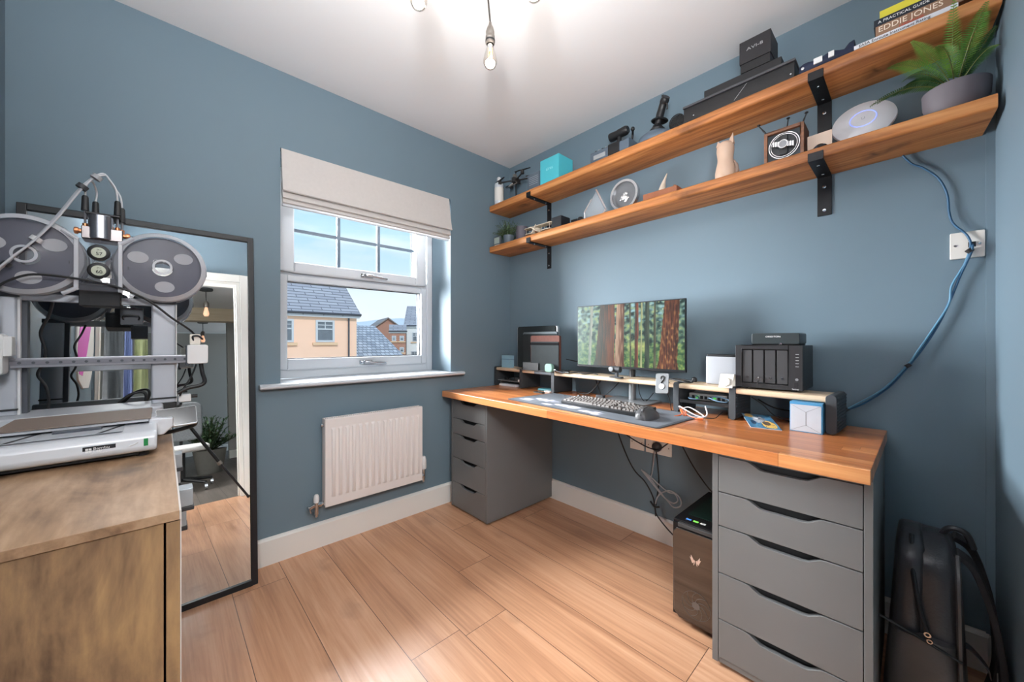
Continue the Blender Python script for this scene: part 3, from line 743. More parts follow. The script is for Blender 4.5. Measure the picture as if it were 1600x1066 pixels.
# ---------------------------------------------------------------- monitor
mo = thing('monitor', 'wide thin-bezel monitor showing a redwood forest, standing behind the riser', 'monitor', (-0.13, -1.085, DZ))
MS = mat('silver_grey_stand', (150, 153, 156), 0.35, 0.5, var=0.03)
rbox(-0.215, -1.22, DZ, -0.03, -0.95, DZ + 0.007, 0.012).build('stand_base', MS, mo, world=True, bevel=0.0015)
MB().cyl((-0.10, -1.085, DZ + 0.007), (-0.10, -1.085, 0.872), 0.019, n=28).build('stand_pole', MS, mo, world=True, smooth=True)
MB().cyl((-0.10, -1.085, 0.872), (-0.10, -1.085, 1.13), 0.016, n=28).build('stand_neck', DARKPL, mo, world=True, smooth=True)
y0, y1, z0, z1, xs = -0.775, -1.397, 0.925, 1.274, -0.175
scr = B(xs, y1, z0, xs + 0.016, y0, z1).build('display_panel', mat('monitor_bezel', (24, 26, 30), 0.35, var=0.05), mo, world=True, bevel=0.002)
rbox(xs + 0.016, y1 + 0.12, z0 + 0.06, xs + 0.045, y0 - 0.12, z1 - 0.05, 0.02, 'x').build('rear_housing', BLACKPL, mo, world=True, bevel=0.004)
B(xs + 0.045, -1.125, 1.06, -0.08, -1.045, 1.13).build('stand_mount', MS, mo, world=True, bevel=0.003)
def forest(u, v):
    # u 0..1 left to right, v 0..1 bottom to top
    base = lerp((70, 108, 84), (128, 164, 158), v ** 1.2)
    n1 = nz(u * 1.6, v, 16, 1); n2 = nz(u * 1.6, v, 38, 2)
    c = lerp(base, (196, 212, 120), max(0, n1 * 1.3) * (0.9 if v > 0.25 else 0.4))
    c = lerp(c, (22, 50, 46), max(0, -n1 * 2.0 + 0.25)); c = lerp(c, (222, 232, 170), max(0, n2 - 0.25) * 1.6 * (v > 0.3))
    if v > 0.7: c = lerp(c, (176, 222, 232), max(0, nz(u, v, 20, 5) * 1.4))
    if v < 0.38: c = lerp(c, lerp((52, 110, 62), (176, 196, 96), 0.5 + n2 + n1 * 0.5), 0.75 - v)
    if v < 0.42 and 0.52 < u < 0.70: c = lerp(c, (226, 230, 140), max(0, 0.75 - abs(v - 0.33) * 6))
    def trunk(c, ub, ut, wb, wt, dark, light, lit=0.5, rust=0):
        cu = ub + (ut - ub) * v; w = (wb + (wt - wb) * v) / 2
        if v < 0.12: w *= 1 + (0.12 - v) * 1.5
        if abs(u - cu) < w:
            s = (u - cu) / w; k = 0.5 + 0.9 * noise.noise(Vector((u * 120, v * 5, ub * 9))) + (s * lit)
            q = lerp(dark, light, k)
            if rust: q = lerp(q, (232, 170, 104), max(0, noise.noise(Vector((u * 60, v * 14, 3)))) * rust * (1.5 if v < 0.6 else 0.6))
            return q
        return c
    c = trunk(c, 0.13, 0.16, 0.03, 0.03, (120, 130, 118), (200, 196, 176))
    c = trunk(c, 0.44, 0.455, 0.09, 0.075, (98, 60, 44), (216, 180, 150), -0.6)
    c = trunk(c, 0.60, 0.61, 0.032, 0.03, (70, 40, 32), (150, 84, 62))
    c = trunk(c, 0.645, 0.65, 0.014, 0.012, (150, 160, 110), (214, 214, 160))
    c = trunk(c, 0.695, 0.70, 0.04, 0.035, (34, 52, 46), (86, 100, 80))
    c = trunk(c, 0.55, 0.545, 0.014, 0.012, (60, 66, 56), (110, 110, 90))
    c = trunk(c, 0.76, 0.765, 0.02, 0.018, (50, 60, 50), (110, 106, 84))
    c = trunk(c, 0.29, 0.325, 0.20, 0.15, (62, 60, 54), (134, 76, 54), 0.45)
    c = trunk(c, 0.865, 0.905, 0.15, 0.12, (48, 24, 18), (140, 80, 52), -0.15, 0.9)
    # soft white haze from the left of the picture
    c = lerp(c, (178, 214, 208), max(0, 0.55 - u * 1.25) * (1.0 - 0.45 * v))
    return c
picture('screen', forest, 200, 112, (xs - 0.0008, y0 - 0.004, z0 + 0.012), (0, y1 - y0 + 0.008, 0), (0, 0, z1 - z0 - 0.017), mo, emit=0.62, rough=0.25)

# ---------------------------------------------------------------- laptops and tablet standing on edge on the riser
ALU = mat('silver_aluminium', (196, 200, 204), 0.32, 0.7, var=0.02)
GRAPH = mat('dark_laptop_lid', (40, 46, 48), 0.75, 0.0, var=0.1, spec=0.25)
ls = thing('laptop', 'large silver laptop standing on its edge at the back of the vertical stack', 'laptop', (-0.07, -0.36, RTOP + 0.004), 0, 'devices standing on edge on the riser')
rbox(-0.085, -0.548, RTOP + 0.004, -0.066, -0.172, 1.172, 0.012, 'x').build('base', ALU, ls, world=True, bevel=0.003)
rbox(-0.093, -0.535, RTOP + 0.004, -0.086, -0.184, 1.172, 0.012, 'x').build('lid', GRAPH, ls, world=True, bevel=0.002)
ls = thing('laptop', 'dark grey laptop standing on its edge in the middle of the vertical stack', 'laptop', (-0.14, -0.45, RTOP + 0.004), 0, 'devices standing on edge on the riser')
rbox(-0.146, -0.595, RTOP + 0.004, -0.128, -0.292, 1.132, 0.012, 'x').build('lid', mat('blue_grey_lid', (84, 94, 100), 0.6, 0.0, var=0.06), ls, world=True, bevel=0.002)
rbox(-0.152, -0.592, RTOP + 0.004, -0.147, -0.295, 1.118, 0.012, 'x').build('base', GRAPH, ls, world=True, bevel=0.002)
LEA = mat('brown_leather', (92, 58, 50), 0.75, spec=0.25, var=0.15, scale=60, bump=0.3)
ls = thing('tablet', 'tablet in a brown leather folio standing at the front of the vertical stack', 'tablet', (-0.2, -0.545, RTOP + 0.004), 0, 'devices standing on edge on the riser')
rbox(-0.203, -0.662, RTOP + 0.004, -0.186, -0.420, 1.106, 0.010, 'x').build('folio', LEA, ls, world=True, bevel=0.002)
rbox(-0.209, -0.660, RTOP + 0.004, -0.2035, -0.428, 1.068, 0.008, 'x').build('cover_flap', GRAPH, ls, world=True, bevel=0.001)
B(-0.2105, -0.661, 1.046, -0.2085, -0.422, 1.062).build('elastic_band', mat('black_elastic', (22, 22, 24), 0.9, spec=0.1), ls, world=True)
st = thing('laptop_stand', 'low black vertical stand holding the laptops on the riser', 'stand', (-0.12, -0.42, RTOP))
B(-0.216, -0.60, RTOP, -0.05, -0.30, RTOP + 0.004).build('base', BLACKPL, st, world=True, bevel=0.001)
for xx in (-0.097, -0.111, -0.156, -0.181, -0.215, -0.062):
    B(xx - 0.0012, -0.50, RTOP + 0.004, xx + 0.0012, -0.36, RTOP + 0.05).build('divider', BLACKPL, st, world=True, bevel=0.0008)
t = thing('card_box', 'small pale blue cardboard box at the far left end of the riser', 'box', (-0.13, -0.125, RTOP))
B(-0.15, -0.165, RTOP, -0.11, -0.075, RTOP + 0.086).build('carton', mat('pale_blue_card', (138, 176, 194), 0.6), t, world=True, bevel=0.001)
B(-0.151, -0.166, RTOP + 0.058, -0.109, -0.074, RTOP + 0.061).build('printed_stripe', mat('navy_stripe', (70, 100, 124), 0.6), t, world=True)
# earbud case
MINT = mat('sage_green_silicone', (124, 160, 146), 0.55, var=0.03)
t = thing('earbud_case', 'sage green rounded earbud case on the riser in front of the tablet', 'case', (-0.235, -0.605, RTOP))
rbox(-0.246, -0.640, RTOP, -0.222, -0.578, RTOP + 0.052, 0.018, 'x', 6).build('shell', MINT, t, world=True, bevel=0.007, seg=4)
MB().lathe([(0.006, -0.0015), (0.009, -0.001), (0.009, 0.001), (0.006, 0.0015)], (-0.236, -0.655, RTOP + 0.012), (1, 0, 0)).build('clip_ring', CHROME, t, world=True, smooth=True)
t = thing('key_bunch', 'small bunch of keys lying on the riser beside the green earbud case', 'keys', (-0.225, -0.69, RTOP))
MB().tube([(-0.235, -0.665, RTOP + 0.012), (-0.228, -0.69, RTOP + 0.006), (-0.224, -0.715, RTOP + 0.004)], 0.004).build('key', CHROME, t, world=True)
MB().tube([(-0.21, -0.67, RTOP + 0.006), (-0.205, -0.70, RTOP + 0.005), (-0.208, -0.74, RTOP + 0.004)], 0.005).build('key', BLACKPL, t, world=True)
rbox(-0.205, -0.705, RTOP, -0.155, -0.665, RTOP + 0.014, 0.006).build('fob', BLACKPL, t, world=True, bevel=0.003)

# webcam-like small camera on the riser before the screen
t = thing('webcam', 'small dark webcam on a folding clip in front of the screen', 'webcam', (-0.235, -1.075, RTOP))
rbox(-0.25, -1.105, RTOP, -0.222, -1.035, RTOP + 0.007, 0.004).build('base_clip', DARKPL, t, world=True, bevel=0.002)
B(-0.238, -1.078, RTOP + 0.006, -0.228, -1.062, RTOP + 0.03).build('bracket', DARKPL, t, world=True, bevel=0.002)
MB().cyl((-0.236, -1.095, RTOP + 0.045), (-0.236, -1.042, RTOP + 0.045), 0.0165, n=24).build('camera_body', DARKPL, t, world=True, smooth=True, bevel=0.003)
MB().cyl((-0.236, -1.05, RTOP + 0.046), (-0.258, -1.05, RTOP + 0.046), 0.013, n=24).build('lens_barrel', MS, t, world=True, smooth=True, bevel=0.002)
# metal phone stand with charger disc clipped on the riser edge
t = thing('phone_charger_stand', 'grey metal phone charging plate with a white disc hanging at the riser front', 'phone stand', (-0.275, -1.335, RTOP))
m = rbox(-0.002, -0.030, -0.046, 0.002, 0.030, 0.046, 0.007, 'x', 4)
Mt = Matrix.Translation((-0.282, -1.335, RTOP - 0.002)) @ Matrix.Rotation(math.radians(14), 4, 'Y') @ Matrix.Rotation(math.radians(-4), 4, 'X')
m.xf(Mt); m.build('plate', mat('grey_aluminium_plate', (128, 130, 132), 0.4, 0.4), t, world=True, bevel=0.001)
MB().lathe([(0.0, -0.0), (0.012, -0.001), (0.0125, -0.004), (0.0, -0.0045)], (0, 0, 0), (1, 0, 0)).xf(Mt @ Matrix.Translation((-0.001, 0.0, -0.014))).build('charging_disc', WHITEPL, t, world=True, smooth=True)
MB().tube([(-0.003, 0.006, 0.02), (-0.004, 0.004, 0.030), (-0.004, -0.006, 0.032), (-0.004, -0.008, 0.018), (-0.004, 0.0, 0.008), (-0.004, 0.004, 0.0)], 0.0028).xf(Mt).build('cut_out', BLACKPL, t, world=True)
B(-0.275, -1.35, RTOP - 0.006, -0.235, -1.32, RTOP - 0.002).xf(Matrix.Translation((0, 0, 0.004))).build('arm', DARKPL, t, world=True, bevel=0.001)

# stone-white drive cube
t = thing('external_drive', 'pale silver square drive with a black top behind the watch charger', 'drive', (-0.09, -1.545, RTOP))
rbox(-0.15, -1.612, RTOP, -0.03, -1.476, 1.004, 0.008).build('case', mat('pale_grey_shell', (164, 167, 173), 0.4, 0.1, var=0.02), t, world=True, bevel=0.002)
rbox(-0.148, -1.610, 1.004, -0.032, -1.478, 1.013, 0.008).build('top_cap', BLACKPL, t, world=True, bevel=0.002)
# watch charger: folded white strip
t = thing('watch_charger_stand', 'small white curved watch charging stand at the riser edge', 'charger stand', (-0.21, -1.585, RTOP))
prof = [(-0.268, RTOP + 0.0005), (-0.262, RTOP + 0.001), (-0.236, RTOP + 0.055), (-0.222, RTOP + 0.055), (-0.196, RTOP + 0.001), (-0.19, RTOP + 0.0005), (-0.19, RTOP), (-0.200, RTOP), (-0.226, RTOP + 0.050), (-0.232, RTOP + 0.050), (-0.26, RTOP - 0.0)]
MB().prism(prof, 'y', -1.618, -1.566).build('shell', mat('white_charger_shell', (196, 192, 184), 0.4), t, world=True, bevel=0.001)
MB().lathe([(0.0, 0), (0.017, 0.0), (0.020, 0.003), (0.017, 0.006), (0, 0.006)], (-0.2515, -1.590, RTOP + 0.022), (-0.87, 0, 0.35)).build('charging_puck', CREAMPL, t, world=True, smooth=True)

# ---------------------------------------------------------------- NAS with four bays
t = thing('network_storage_box', 'black four-bay network storage unit with vertical drive trays on the riser', 'storage unit', (-0.12, -1.73, RTOP))
NASM = mat('black_storage_case', (40, 40, 42), 0.42, var=0.06, scale=60, bump=0.08)
NY0, NY1, NZ0, NZ1, NX = -1.618, -1.842, RTOP + 0.006, 1.057, -0.222
m = MB().box(NX + 0.02, NY1, NZ0, -0.015, NY0, NZ1)
m.build('case', NASM, t, world=True, bevel=0.003)
fr_ = MB(); 
fr_.box(NX, NY1, NZ0, NX + 0.02, NY1 + 0.044, NZ1).box(NX, NY0 - 0.022, NZ0, NX + 0.02, NY0, NZ1).box(NX, NY1 + 0.044, NZ1 - 0.016, NX + 0.02, NY0 - 0.022, NZ1).box(NX, NY1 + 0.044, NZ0, NX + 0.02, NY0 - 0.022, NZ0 + 0.018)
fr_.build('front_frame', NASM, t, world=True, bevel=0.0015)
bw = (NY0 - 0.022 - (NY1 + 0.044)) / 4
for k in range(4):
    yb = NY0 - 0.022 - k * bw
    dr = rbox(NX + 0.005, yb - bw + 0.003, NZ0 + 0.021, NX + 0.02, yb - 0.003, NZ1 - 0.019, 0.002, 'x').build('drive_tray', mat('drive_tray_plastic', (56, 56, 58), 0.5, var=0.05), t, world=True, bevel=0.001)
    MB().cyl((NX + 0.0035, yb - bw / 2, NZ0 + 0.042), (NX + 0.006, yb - bw / 2, NZ0 + 0.042), 0.0042, n=14).build('lock', CHROME if k else BLACKPL, dr, world=True)
for k in range(5): B(NX - 0.0004, NY1 + 0.012, NZ1 - 0.034 - k * 0.0115, NX + 0.001, NY1 + 0.022, NZ1 - 0.0325 - k * 0.0115).build('status_light', mat('status_marks', (190, 190, 190), 0.5, emit=(180, 190, 190), estr=0.2), t, world=True)
B(NX - 0.0006, NY1 + 0.014, NZ0 + 0.012, NX + 0.001, NY1 + 0.026, NZ0 + 0.03).build('usb_port', BLACKINK, t, world=True)
MB().cyl((NX - 0.001, NY1 + 0.018, NZ0 + 0.042), (NX + 0.001, NY1 + 0.018, NZ0 + 0.042), 0.005, n=18).build('power_button', MS, t, world=True)
text('maker_mark', 'Synology', 0.006, (NX - 0.0008, NY1 + 0.022, NZ0 + 0.006), (0, -1, 0), (0, 0, 1), WHITEINK, t, world=True)
for sy in (NY0 - 0.03, NY1 + 0.03):
    for sx in (NX + 0.03, -0.04): MB().cyl((sx, sy, RTOP - 0.0005), (sx, sy, NZ0), 0.009, n=12).build('foot', BLACKPL, t, world=True)
kk = thing('small_key', 'little silver key with a ring stuck in the second drive bay lock', 'key', (NX + 0.003, NY0 - 0.022 - bw * 1.5, NZ0 + 0.042))
yk = NY0 - 0.022 - bw * 1.5
MB().lathe([(0.0055, -0.0006), (0.0075, -0.0006), (0.0075, 0.0006), (0.0055, 0.0006)], (NX - 0.006, yk, NZ0 + 0.034), (1, 0, 0)).build('ring', CHROME, kk, world=True)
MB().box(NX - 0.010, yk - 0.0008, NZ0 + 0.040, NX + 0.0035, yk + 0.0008, NZ0 + 0.0445).build('blade', CHROME, kk, world=True)
rbox(NX - 0.008, yk - 0.0025, NZ0 + 0.012, NX - 0.005, yk + 0.0025, NZ0 + 0.030, 0.001).build('tag', BLACKPL, kk, world=True)
# drive enclosure on top
t = thing('drive_enclosure', 'flat black enclosure lying on top of the four-bay storage unit', 'enclosure', (-0.15, -1.755, 1.057))
rbox(-0.218, -1.832, 1.062, -0.09, -1.675, 1.105, 0.006, 'x').build('case', mat('dark_teal_black_case', (44, 52, 54), 0.4, var=0.05), t, world=True, bevel=0.003)
rbox(-0.216, -1.83, 1.057, -0.092, -1.677, 1.062, 0.004, 'x').build('base_strip', BLACKINK, t, world=True)
text('maker_mark', 'ORIDTON', 0.0085, (-0.2186, -1.748, 1.091), (0, -1, 0), (0, 0, 1), WHITEINK, t, world=True, sx=1.25)
MB().lathe([(0, 0), (0.005, 0.0), (0.005, 0.002), (0, 0.003)], (-0.218, -1.772, 1.0625), (-1, 0, 0)).build('dial', CHROME, t, world=True, smooth=True)

# ---------------------------------------------------------------- blue and white drive box, card, cables and trays under the riser
t = thing('drive_box', 'white and blue box with a faceted front at the near end of the desk', 'box', (-0.26, -1.862, DZ))
BX = -0.292; by0, by1 = -1.815, -1.908
B(BX, by1, DZ, BX + 0.075, by0, DZ + 0.106).build('carton', mat('bright_blue_card', (72, 140, 184), 0.4), t, world=True, bevel=0.001)
B(BX - 0.0008, by1 + 0.004, DZ + 0.003, BX, by0 - 0.002, DZ + 0.097).build('front_print', mat('pale_grey_card', (184, 190, 198), 0.3), t, world=True)
m = MB(); cxy = (by0 + by1) / 2
for a, b in (((by0 - 0.002, DZ + 0.097), (cxy, DZ + 0.072)), ((by1 + 0.004, DZ + 0.097), (cxy, DZ + 0.072)), ((cxy, DZ + 0.072), (cxy, DZ + 0.026)), ((cxy, DZ + 0.026), (by0 - 0.002, DZ + 0.003)), ((cxy, DZ + 0.026), (by1 + 0.004, DZ + 0.003))):
    m.cyl((BX - 0.001, a[0], a[1]), (BX - 0.001, b[0], b[1]), 0.0005, n=6)
m.build('fold_lines', mat('grey_line', (130, 134, 140), 0.6), t, world=True)

def card_paint(u, v):
    c = lerp((88, 138, 168), (60, 104, 134), 0.5 + nz(u, v, 5))
    def blob(c, cu, cv, ru, rv, col, k=0.35, s=6): return col if ((u - cu) / ru) ** 2 + ((v - cv) / rv) ** 2 + nz(u, v, s, cu * 9) * k < 1 else c
    c = blob(c, 0.72, 0.30, 0.24, 0.26, (222, 178, 92)); c = blob(c, 0.22, 0.86, 0.16, 0.14, (206, 170, 104)); c = blob(c, 0.66, 0.36, 0.13, 0.14, (96, 80, 66))
    c = blob(c, 0.45, 0.62, 0.20, 0.22, (166, 168, 172), 0.9, 9); c = blob(c, 0.60, 0.66, 0.16, 0.07, (120, 122, 128), 0.8, 12); c = blob(c, 0.40, 0.68, 0.07, 0.06, (228, 230, 232), 0.5, 9)
    if noise.noise(Vector((u * 18, v * 18, 4))) > 0.38 and 0.25 < u < 0.9: c = (52, 56, 66)
    c = blob(c, 0.22, 0.38, 0.09, 0.14, (40, 66, 92)); return c
t = thing('art_card', 'comic style art card in blue, grey and yellow leaning under the riser', 'card', (-0.27, -1.70, DZ))
p00 = Vector((-0.345, -1.705, DZ + 0.002)); pu = Vector((0.018, -0.094, 0)); pv = Vector((0.150, 0.072, 0.022))
nrm = pu.cross(pv).normalized()
m = MB(); off = nrm * -0.0016
m.add([p00, p00 + pu, p00 + pu + pv, p00 + pv, p00 + off, p00 + pu + off, p00 + pu + pv + off, p00 + pv + off], [(0, 1, 2, 3), (7, 6, 5, 4), (0, 4, 5, 1), (1, 5, 6, 2), (2, 6, 7, 3), (3, 7, 4, 0)])
m.build('card_stock', WHITEPL, t, world=True)
picture('printed_face', card_paint, 60, 60, p00 + nrm * 0.0004, pu, pv, t, rough=0.35)

# network switch on a black tray between the fourth and fifth panel
t = thing('switch_tray', 'black slatted tray with a small network switch under the riser', 'network switch', (-0.15, -1.495, DZ))
ymid = -1.497
m = MB()
for k in range(9): m.box(-0.235 + k * 0.02, -1.598, DZ + 0.052, -0.223 + k * 0.02, -1.398, DZ + 0.056)
m.box(-0.238, -1.60, DZ + 0.046, -0.234, -1.396, DZ + 0.060).box(-0.06, -1.60, DZ + 0.046, -0.056, -1.396, DZ + 0.060)
m.build('tray', BLACKPL, t, world=True)
for yy in (-1.4, -1.596): B(-0.23, yy - 0.003, DZ, -0.07, yy + 0.003, DZ + 0.052).build('leg', BLACKPL, t, world=True)
sw = B(-0.18, -1.575, DZ + 0.0565, -0.09, -1.415, DZ + 0.086).build('switch_case', mat('grey_switch_case', (168, 170, 170), 0.4, 0.3), t, world=True, bevel=0.002)
for k in range(8):
    B(-0.1815, -1.428 - k * 0.018 - 0.012, DZ + 0.062, -0.18, -1.428 - k * 0.018, DZ + 0.076).build('port', BLACKINK if k not in (1, 5) else mat('green_port', (90, 190, 90), 0.4, emit=(90, 200, 90), estr=0.5), sw, world=True)
BLUEC = mat('blue_grey_cable', (104, 134, 160), 0.5); BLACKC = mat('black_cable', (22, 23, 25), 0.5); WHITEC = mat('white_cable', (226, 222, 226), 0.5); ORANGEC = mat('orange_cable', (226, 112, 62), 0.5); GREYC = mat('grey_cable', (158, 160, 164), 0.5)
def cable(label, pts, r, m, name='cable', sub=8, group=None, n=8):
    o = MB().tube(pts, r, n=n, sub=sub).build(name, m, smooth=True, angle=80)
    return tag(o, label, 'cable', group)
z = DZ + 0.064
cable('blue-grey network cable looping on the switch tray', [(-0.185, -1.50, z), (-0.215, -1.515, z + 0.01), (-0.225, -1.55, z + 0.002), (-0.215, -1.58, z), (-0.195, -1.585, z + 0.008), (-0.192, -1.545, z + 0.016), (-0.205, -1.52, z + 0.014)], 0.003, BLUEC, 'network_cable')
cable('blue-grey network cable coiled at the left of the switch tray', [(-0.185, -1.43, z), (-0.21, -1.425, z + 0.004), (-0.225, -1.44, z + 0.001), (-0.22, -1.47, z + 0.002), (-0.19, -1.46, z + 0.006), (-0.186, -1.445, z + 0.012)], 0.003, BLUEC, 'network_cable')
z = DZ + 0.003
cable('white charging cable heaped on the desk in front of the switch tray', [(-0.245, -1.40, z + 0.016), (-0.275, -1.41, z + 0.03), (-0.30, -1.44, z + 0.026), (-0.31, -1.49, z + 0.008), (-0.30, -1.525, z + 0.001), (-0.285, -1.50, z + 0.014), (-0.27, -1.45, z + 0.030), (-0.29, -1.43, z + 0.02), (-0.315, -1.47, z + 0.001), (-0.31, -1.515, z), (-0.285, -1.53, z + 0.01), (-0.262, -1.515, z + 0.042)], 0.0027, WHITEC, 'charging_cable')
cable('orange charging cable tangled with the white one on the desk', [(-0.36, -1.425, z), (-0.335, -1.44, z + 0.004), (-0.305, -1.435, z + 0.012), (-0.29, -1.43, z + 0.03), (-0.30, -1.45, z + 0.012), (-0.325, -1.455, z + 0.002), (-0.33, -1.445, z + 0.012), (-0.31, -1.43, z + 0.024), (-0.315, -1.46, z + 0.003), (-0.34, -1.50, z), (-0.345, -1.52, z + 0.002)], 0.0024, ORANGEC, 'charging_cable')
t = MB().tube([(-0.345, -1.515, z), (-0.34, -1.535, z + 0.002)], 0.0045, smooth=False); tag(t.build('cable_plug', ORANGEC), 'orange cable plug lying on the desk before the switch tray', 'plug')
cable('thin black cable curling on the desk beside the fifth riser panel', [(-0.30, -1.505, z), (-0.305, -1.54, z), (-0.295, -1.565, z + 0.004), (-0.27, -1.572, z + 0.014), (-0.22, -1.57, z + 0.02)], 0.0016, BLACKC)
cable('thick black video cable arching behind the keyboard under the riser', [(-0.10, -0.72, DZ + 0.01), (-0.13, -0.79, DZ + 0.008), (-0.14, -0.85, DZ + 0.03), (-0.10, -0.89, DZ + 0.10)], 0.0035, BLACKC)
cable('black cable crossing under the riser left of the monitor foot', [(-0.06, -0.82, DZ + 0.1), (-0.13, -0.90, DZ + 0.03), (-0.17, -0.93, DZ + 0.004), (-0.14, -0.99, DZ + 0.06), (-0.06, -1.0, DZ + 0.11)], 0.0025, BLACKC)
cable('black cable hanging from the riser right of the monitor foot', [(-0.12, -1.13, DZ + 0.10), (-0.12, -1.14, DZ + 0.04), (-0.10, -1.16, DZ + 0.006), (-0.07, -1.19, DZ + 0.05)], 0.002, BLACKC)
cable('thin black cable drooping below the phone charging plate', [(-0.27, -1.345, RTOP - 0.03), (-0.262, -1.36, RTOP - 0.075), (-0.25, -1.365, DZ + 0.006), (-0.20, -1.36, DZ + 0.003)], 0.0018, BLACKC)
t = thing('cable_adapter', 'small cable adapter lying behind the keyboard under the riser', 'adapter', (-0.16, -0.93, DZ))
rbox(-0.175, -0.95, DZ, -0.15, -0.90, DZ + 0.02, 0.004).build('adapter_body', DARKPL, t, world=True, bevel=0.002)
cable('black power cable running behind the riser to the wall behind the art card', [(-0.06, -1.66, DZ + 0.07), (-0.08, -1.72, DZ + 0.045), (-0.06, -1.80, DZ + 0.03), (-0.07, -1.87, DZ + 0.01), (-0.08, -1.91, DZ + 0.02)], 0.003, BLACKC)
cable('thin black charging cable under the riser beside the art card', [(-0.16, -1.66, DZ + 0.09), (-0.15, -1.70, DZ + 0.06), (-0.145, -1.74, DZ + 0.02), (-0.13, -1.79, DZ + 0.003)], 0.002, BLACKC)
# tray and papers under the first module, odds under the second
t = thing('desk_tray', 'thin grey tray inside the first riser bay, full of small odds and ends', 'tray', (-0.10, -0.17, DZ))
B(-0.165, -0.295, DZ + 0.036, -0.03, -0.05, DZ + 0.040).build('shelf_plate', MS, t, world=True)
for yy in (-0.055, -0.29): B(-0.14, yy - 0.003, DZ, -0.05, yy + 0.003, DZ + 0.036).build('leg', MS, t, world=True)
for (xx, yy, s_, h_, m_, nm, lb) in ((-0.12, -0.10, 0.022, 0.016, BLACKPL, 'adapter', 'tiny black adapter at the left end of the thin grey tray'), (-0.12, -0.17, 0.03, 0.022, BLACKPL, 'charger', 'black charger in the middle of the thin grey tray'), (-0.13, -0.235, 0.035, 0.026, DARKPL, 'card_reader', 'dark card reader at the right of the thin grey tray')):
    q = rbox(xx - s_ / 2, yy - s_ * 0.7, DZ + 0.040, xx + s_ / 2, yy + s_ * 0.7, DZ + 0.040 + h_, 0.003).build(nm, m_, bevel=0.002); tag(q, lb, nm.replace('_', ' '))
q = MB().cyl((-0.172, -0.275, DZ + 0.0485), (-0.158, -0.275, DZ + 0.0485), 0.0085, n=16).build('battery', WHITEPL, bevel=0.002); tag(q, 'round white coin battery at the tray edge beside the second riser panel', 'battery')
q = B(-0.17, -0.24, DZ, -0.05, -0.07, DZ + 0.014).build('notepad', mat('paper', (222, 224, 230), 0.8), bevel=0.002); tag(q, 'white paper notepad under the thin grey tray', 'notepad')
q = rbox(-0.165, -0.565, DZ, -0.10, -0.44, DZ + 0.012, 0.01).build('pouch', mat('teal_pouch', (96, 160, 172), 0.6, var=0.3, scale=40), bevel=0.004); tag(q, 'flat teal and grey pouch in the second riser bay', 'pouch')
q = rbox(-0.205, -0.585, DZ, -0.175, -0.535, DZ + 0.010, 0.006).build('earbud_box', WHITEPL, bevel=0.003); tag(q, 'tiny white box beside the third riser panel on the desk', 'box')
q = rbox(-0.262, -0.575, DZ, -0.235, -0.50, DZ + 0.006, 0.004).build('pocket_knife', BLACKPL, bevel=0.002); tag(q, 'small black pocket knife at the back corner of the desk mat', 'knife')
# odds on the riser near the fourth panel
cable('black cable bundle lying on the riser right of the monitor', [(-0.20, -1.27, RTOP + 0.004), (-0.19, -1.32, RTOP + 0.012), (-0.20, -1.37, RTOP + 0.008), (-0.21, -1.42, RTOP + 0.004), (-0.18, -1.43, RTOP + 0.006), (-0.17, -1.36, RTOP + 0.014), (-0.18, -1.30, RTOP + 0.006)], 0.0035, BLACKC)
q = MB().lathe([(0, 0), (0.011, 0), (0.013, 0.006), (0.010, 0.018), (0.004, 0.022), (0, 0.023)], (-0.12, -1.415, RTOP)).build('dial_knob', BLACKPL, smooth=True); tag(q, 'small black knob standing on the riser left of the silver drive', 'knob')
cable('dark cable bundle lying along the riser between keys and monitor', [(-0.21, -0.75, RTOP + 0.003), (-0.19, -0.79, RTOP + 0.009), (-0.20, -0.84, RTOP + 0.004), (-0.17, -0.88, RTOP + 0.008), (-0.18, -0.92, RTOP + 0.004)], 0.003, BLACKC)
cable('black monitor power cable drooping from the laptops to the screen', [(-0.06, -0.60, 0.955), (-0.07, -0.70, 0.945), (-0.09, -0.80, 0.96), (-0.12, -0.86, 0.99)], 0.003, BLACKC)

# ---------------------------------------------------------------- PC tower
t = thing('computer_tower', 'black computer tower with a glossy front and claw logo beside the near drawers', 'computer', (-0.32, -1.57, 0))
PCB = mat('satin_black_steel', (26, 27, 29), 0.35, 0.3, var=0.05)
fx, ty0, ty1, tz = -0.50, -1.482, -1.652, 0.385
B(fx, ty1, 0.018, -0.13, ty0, tz).build('case', PCB, t, world=True, bevel=0.003)
m = MB().prism([(ty0 - 0.010, 0.045), (ty0 - 0.03, 0.024), (ty1 + 0.003, 0.024), (ty1 + 0.003, tz - 0.022), (ty0 - 0.022, tz - 0.022), (ty0 - 0.006, tz - 0.042)], 'x', fx - 0.022, fx - 0.004)
gls, nt, b = newmat('dark_gloss_front'); b.inputs['Base Color'].default_value = (0.015, 0.014, 0.014, 1); b.inputs['Roughness'].default_value = 0.06; setin(b, 'Specular IOR Level', 1.0); setin(b, 'Coat Weight', 1.0)
m.build('front_panel', gls, t, world=True, bevel=0.003)
B(fx - 0.006, ty1 + 0.004, 0.022, fx, ty0 - 0.002, tz - 0.012).build('front_chassis', PCB, t, world=True)
B(fx - 0.018, ty1 + 0.006, tz - 0.020, fx + 0.0, ty0 - 0.024, tz - 0.004).build('top_lip', mat('speckled_dark_plastic', (60, 60, 60), 0.5, var=0.2, scale=200), t, world=True, bevel=0.003)
B(fx + 0.07, ty1 + 0.012, tz, -0.16, ty0 - 0.03, tz + 0.0015).build('mesh_top', mat('dark_green_mesh', (18, 40, 34), 0.4, var=0.2, scale=300), t, world=True)
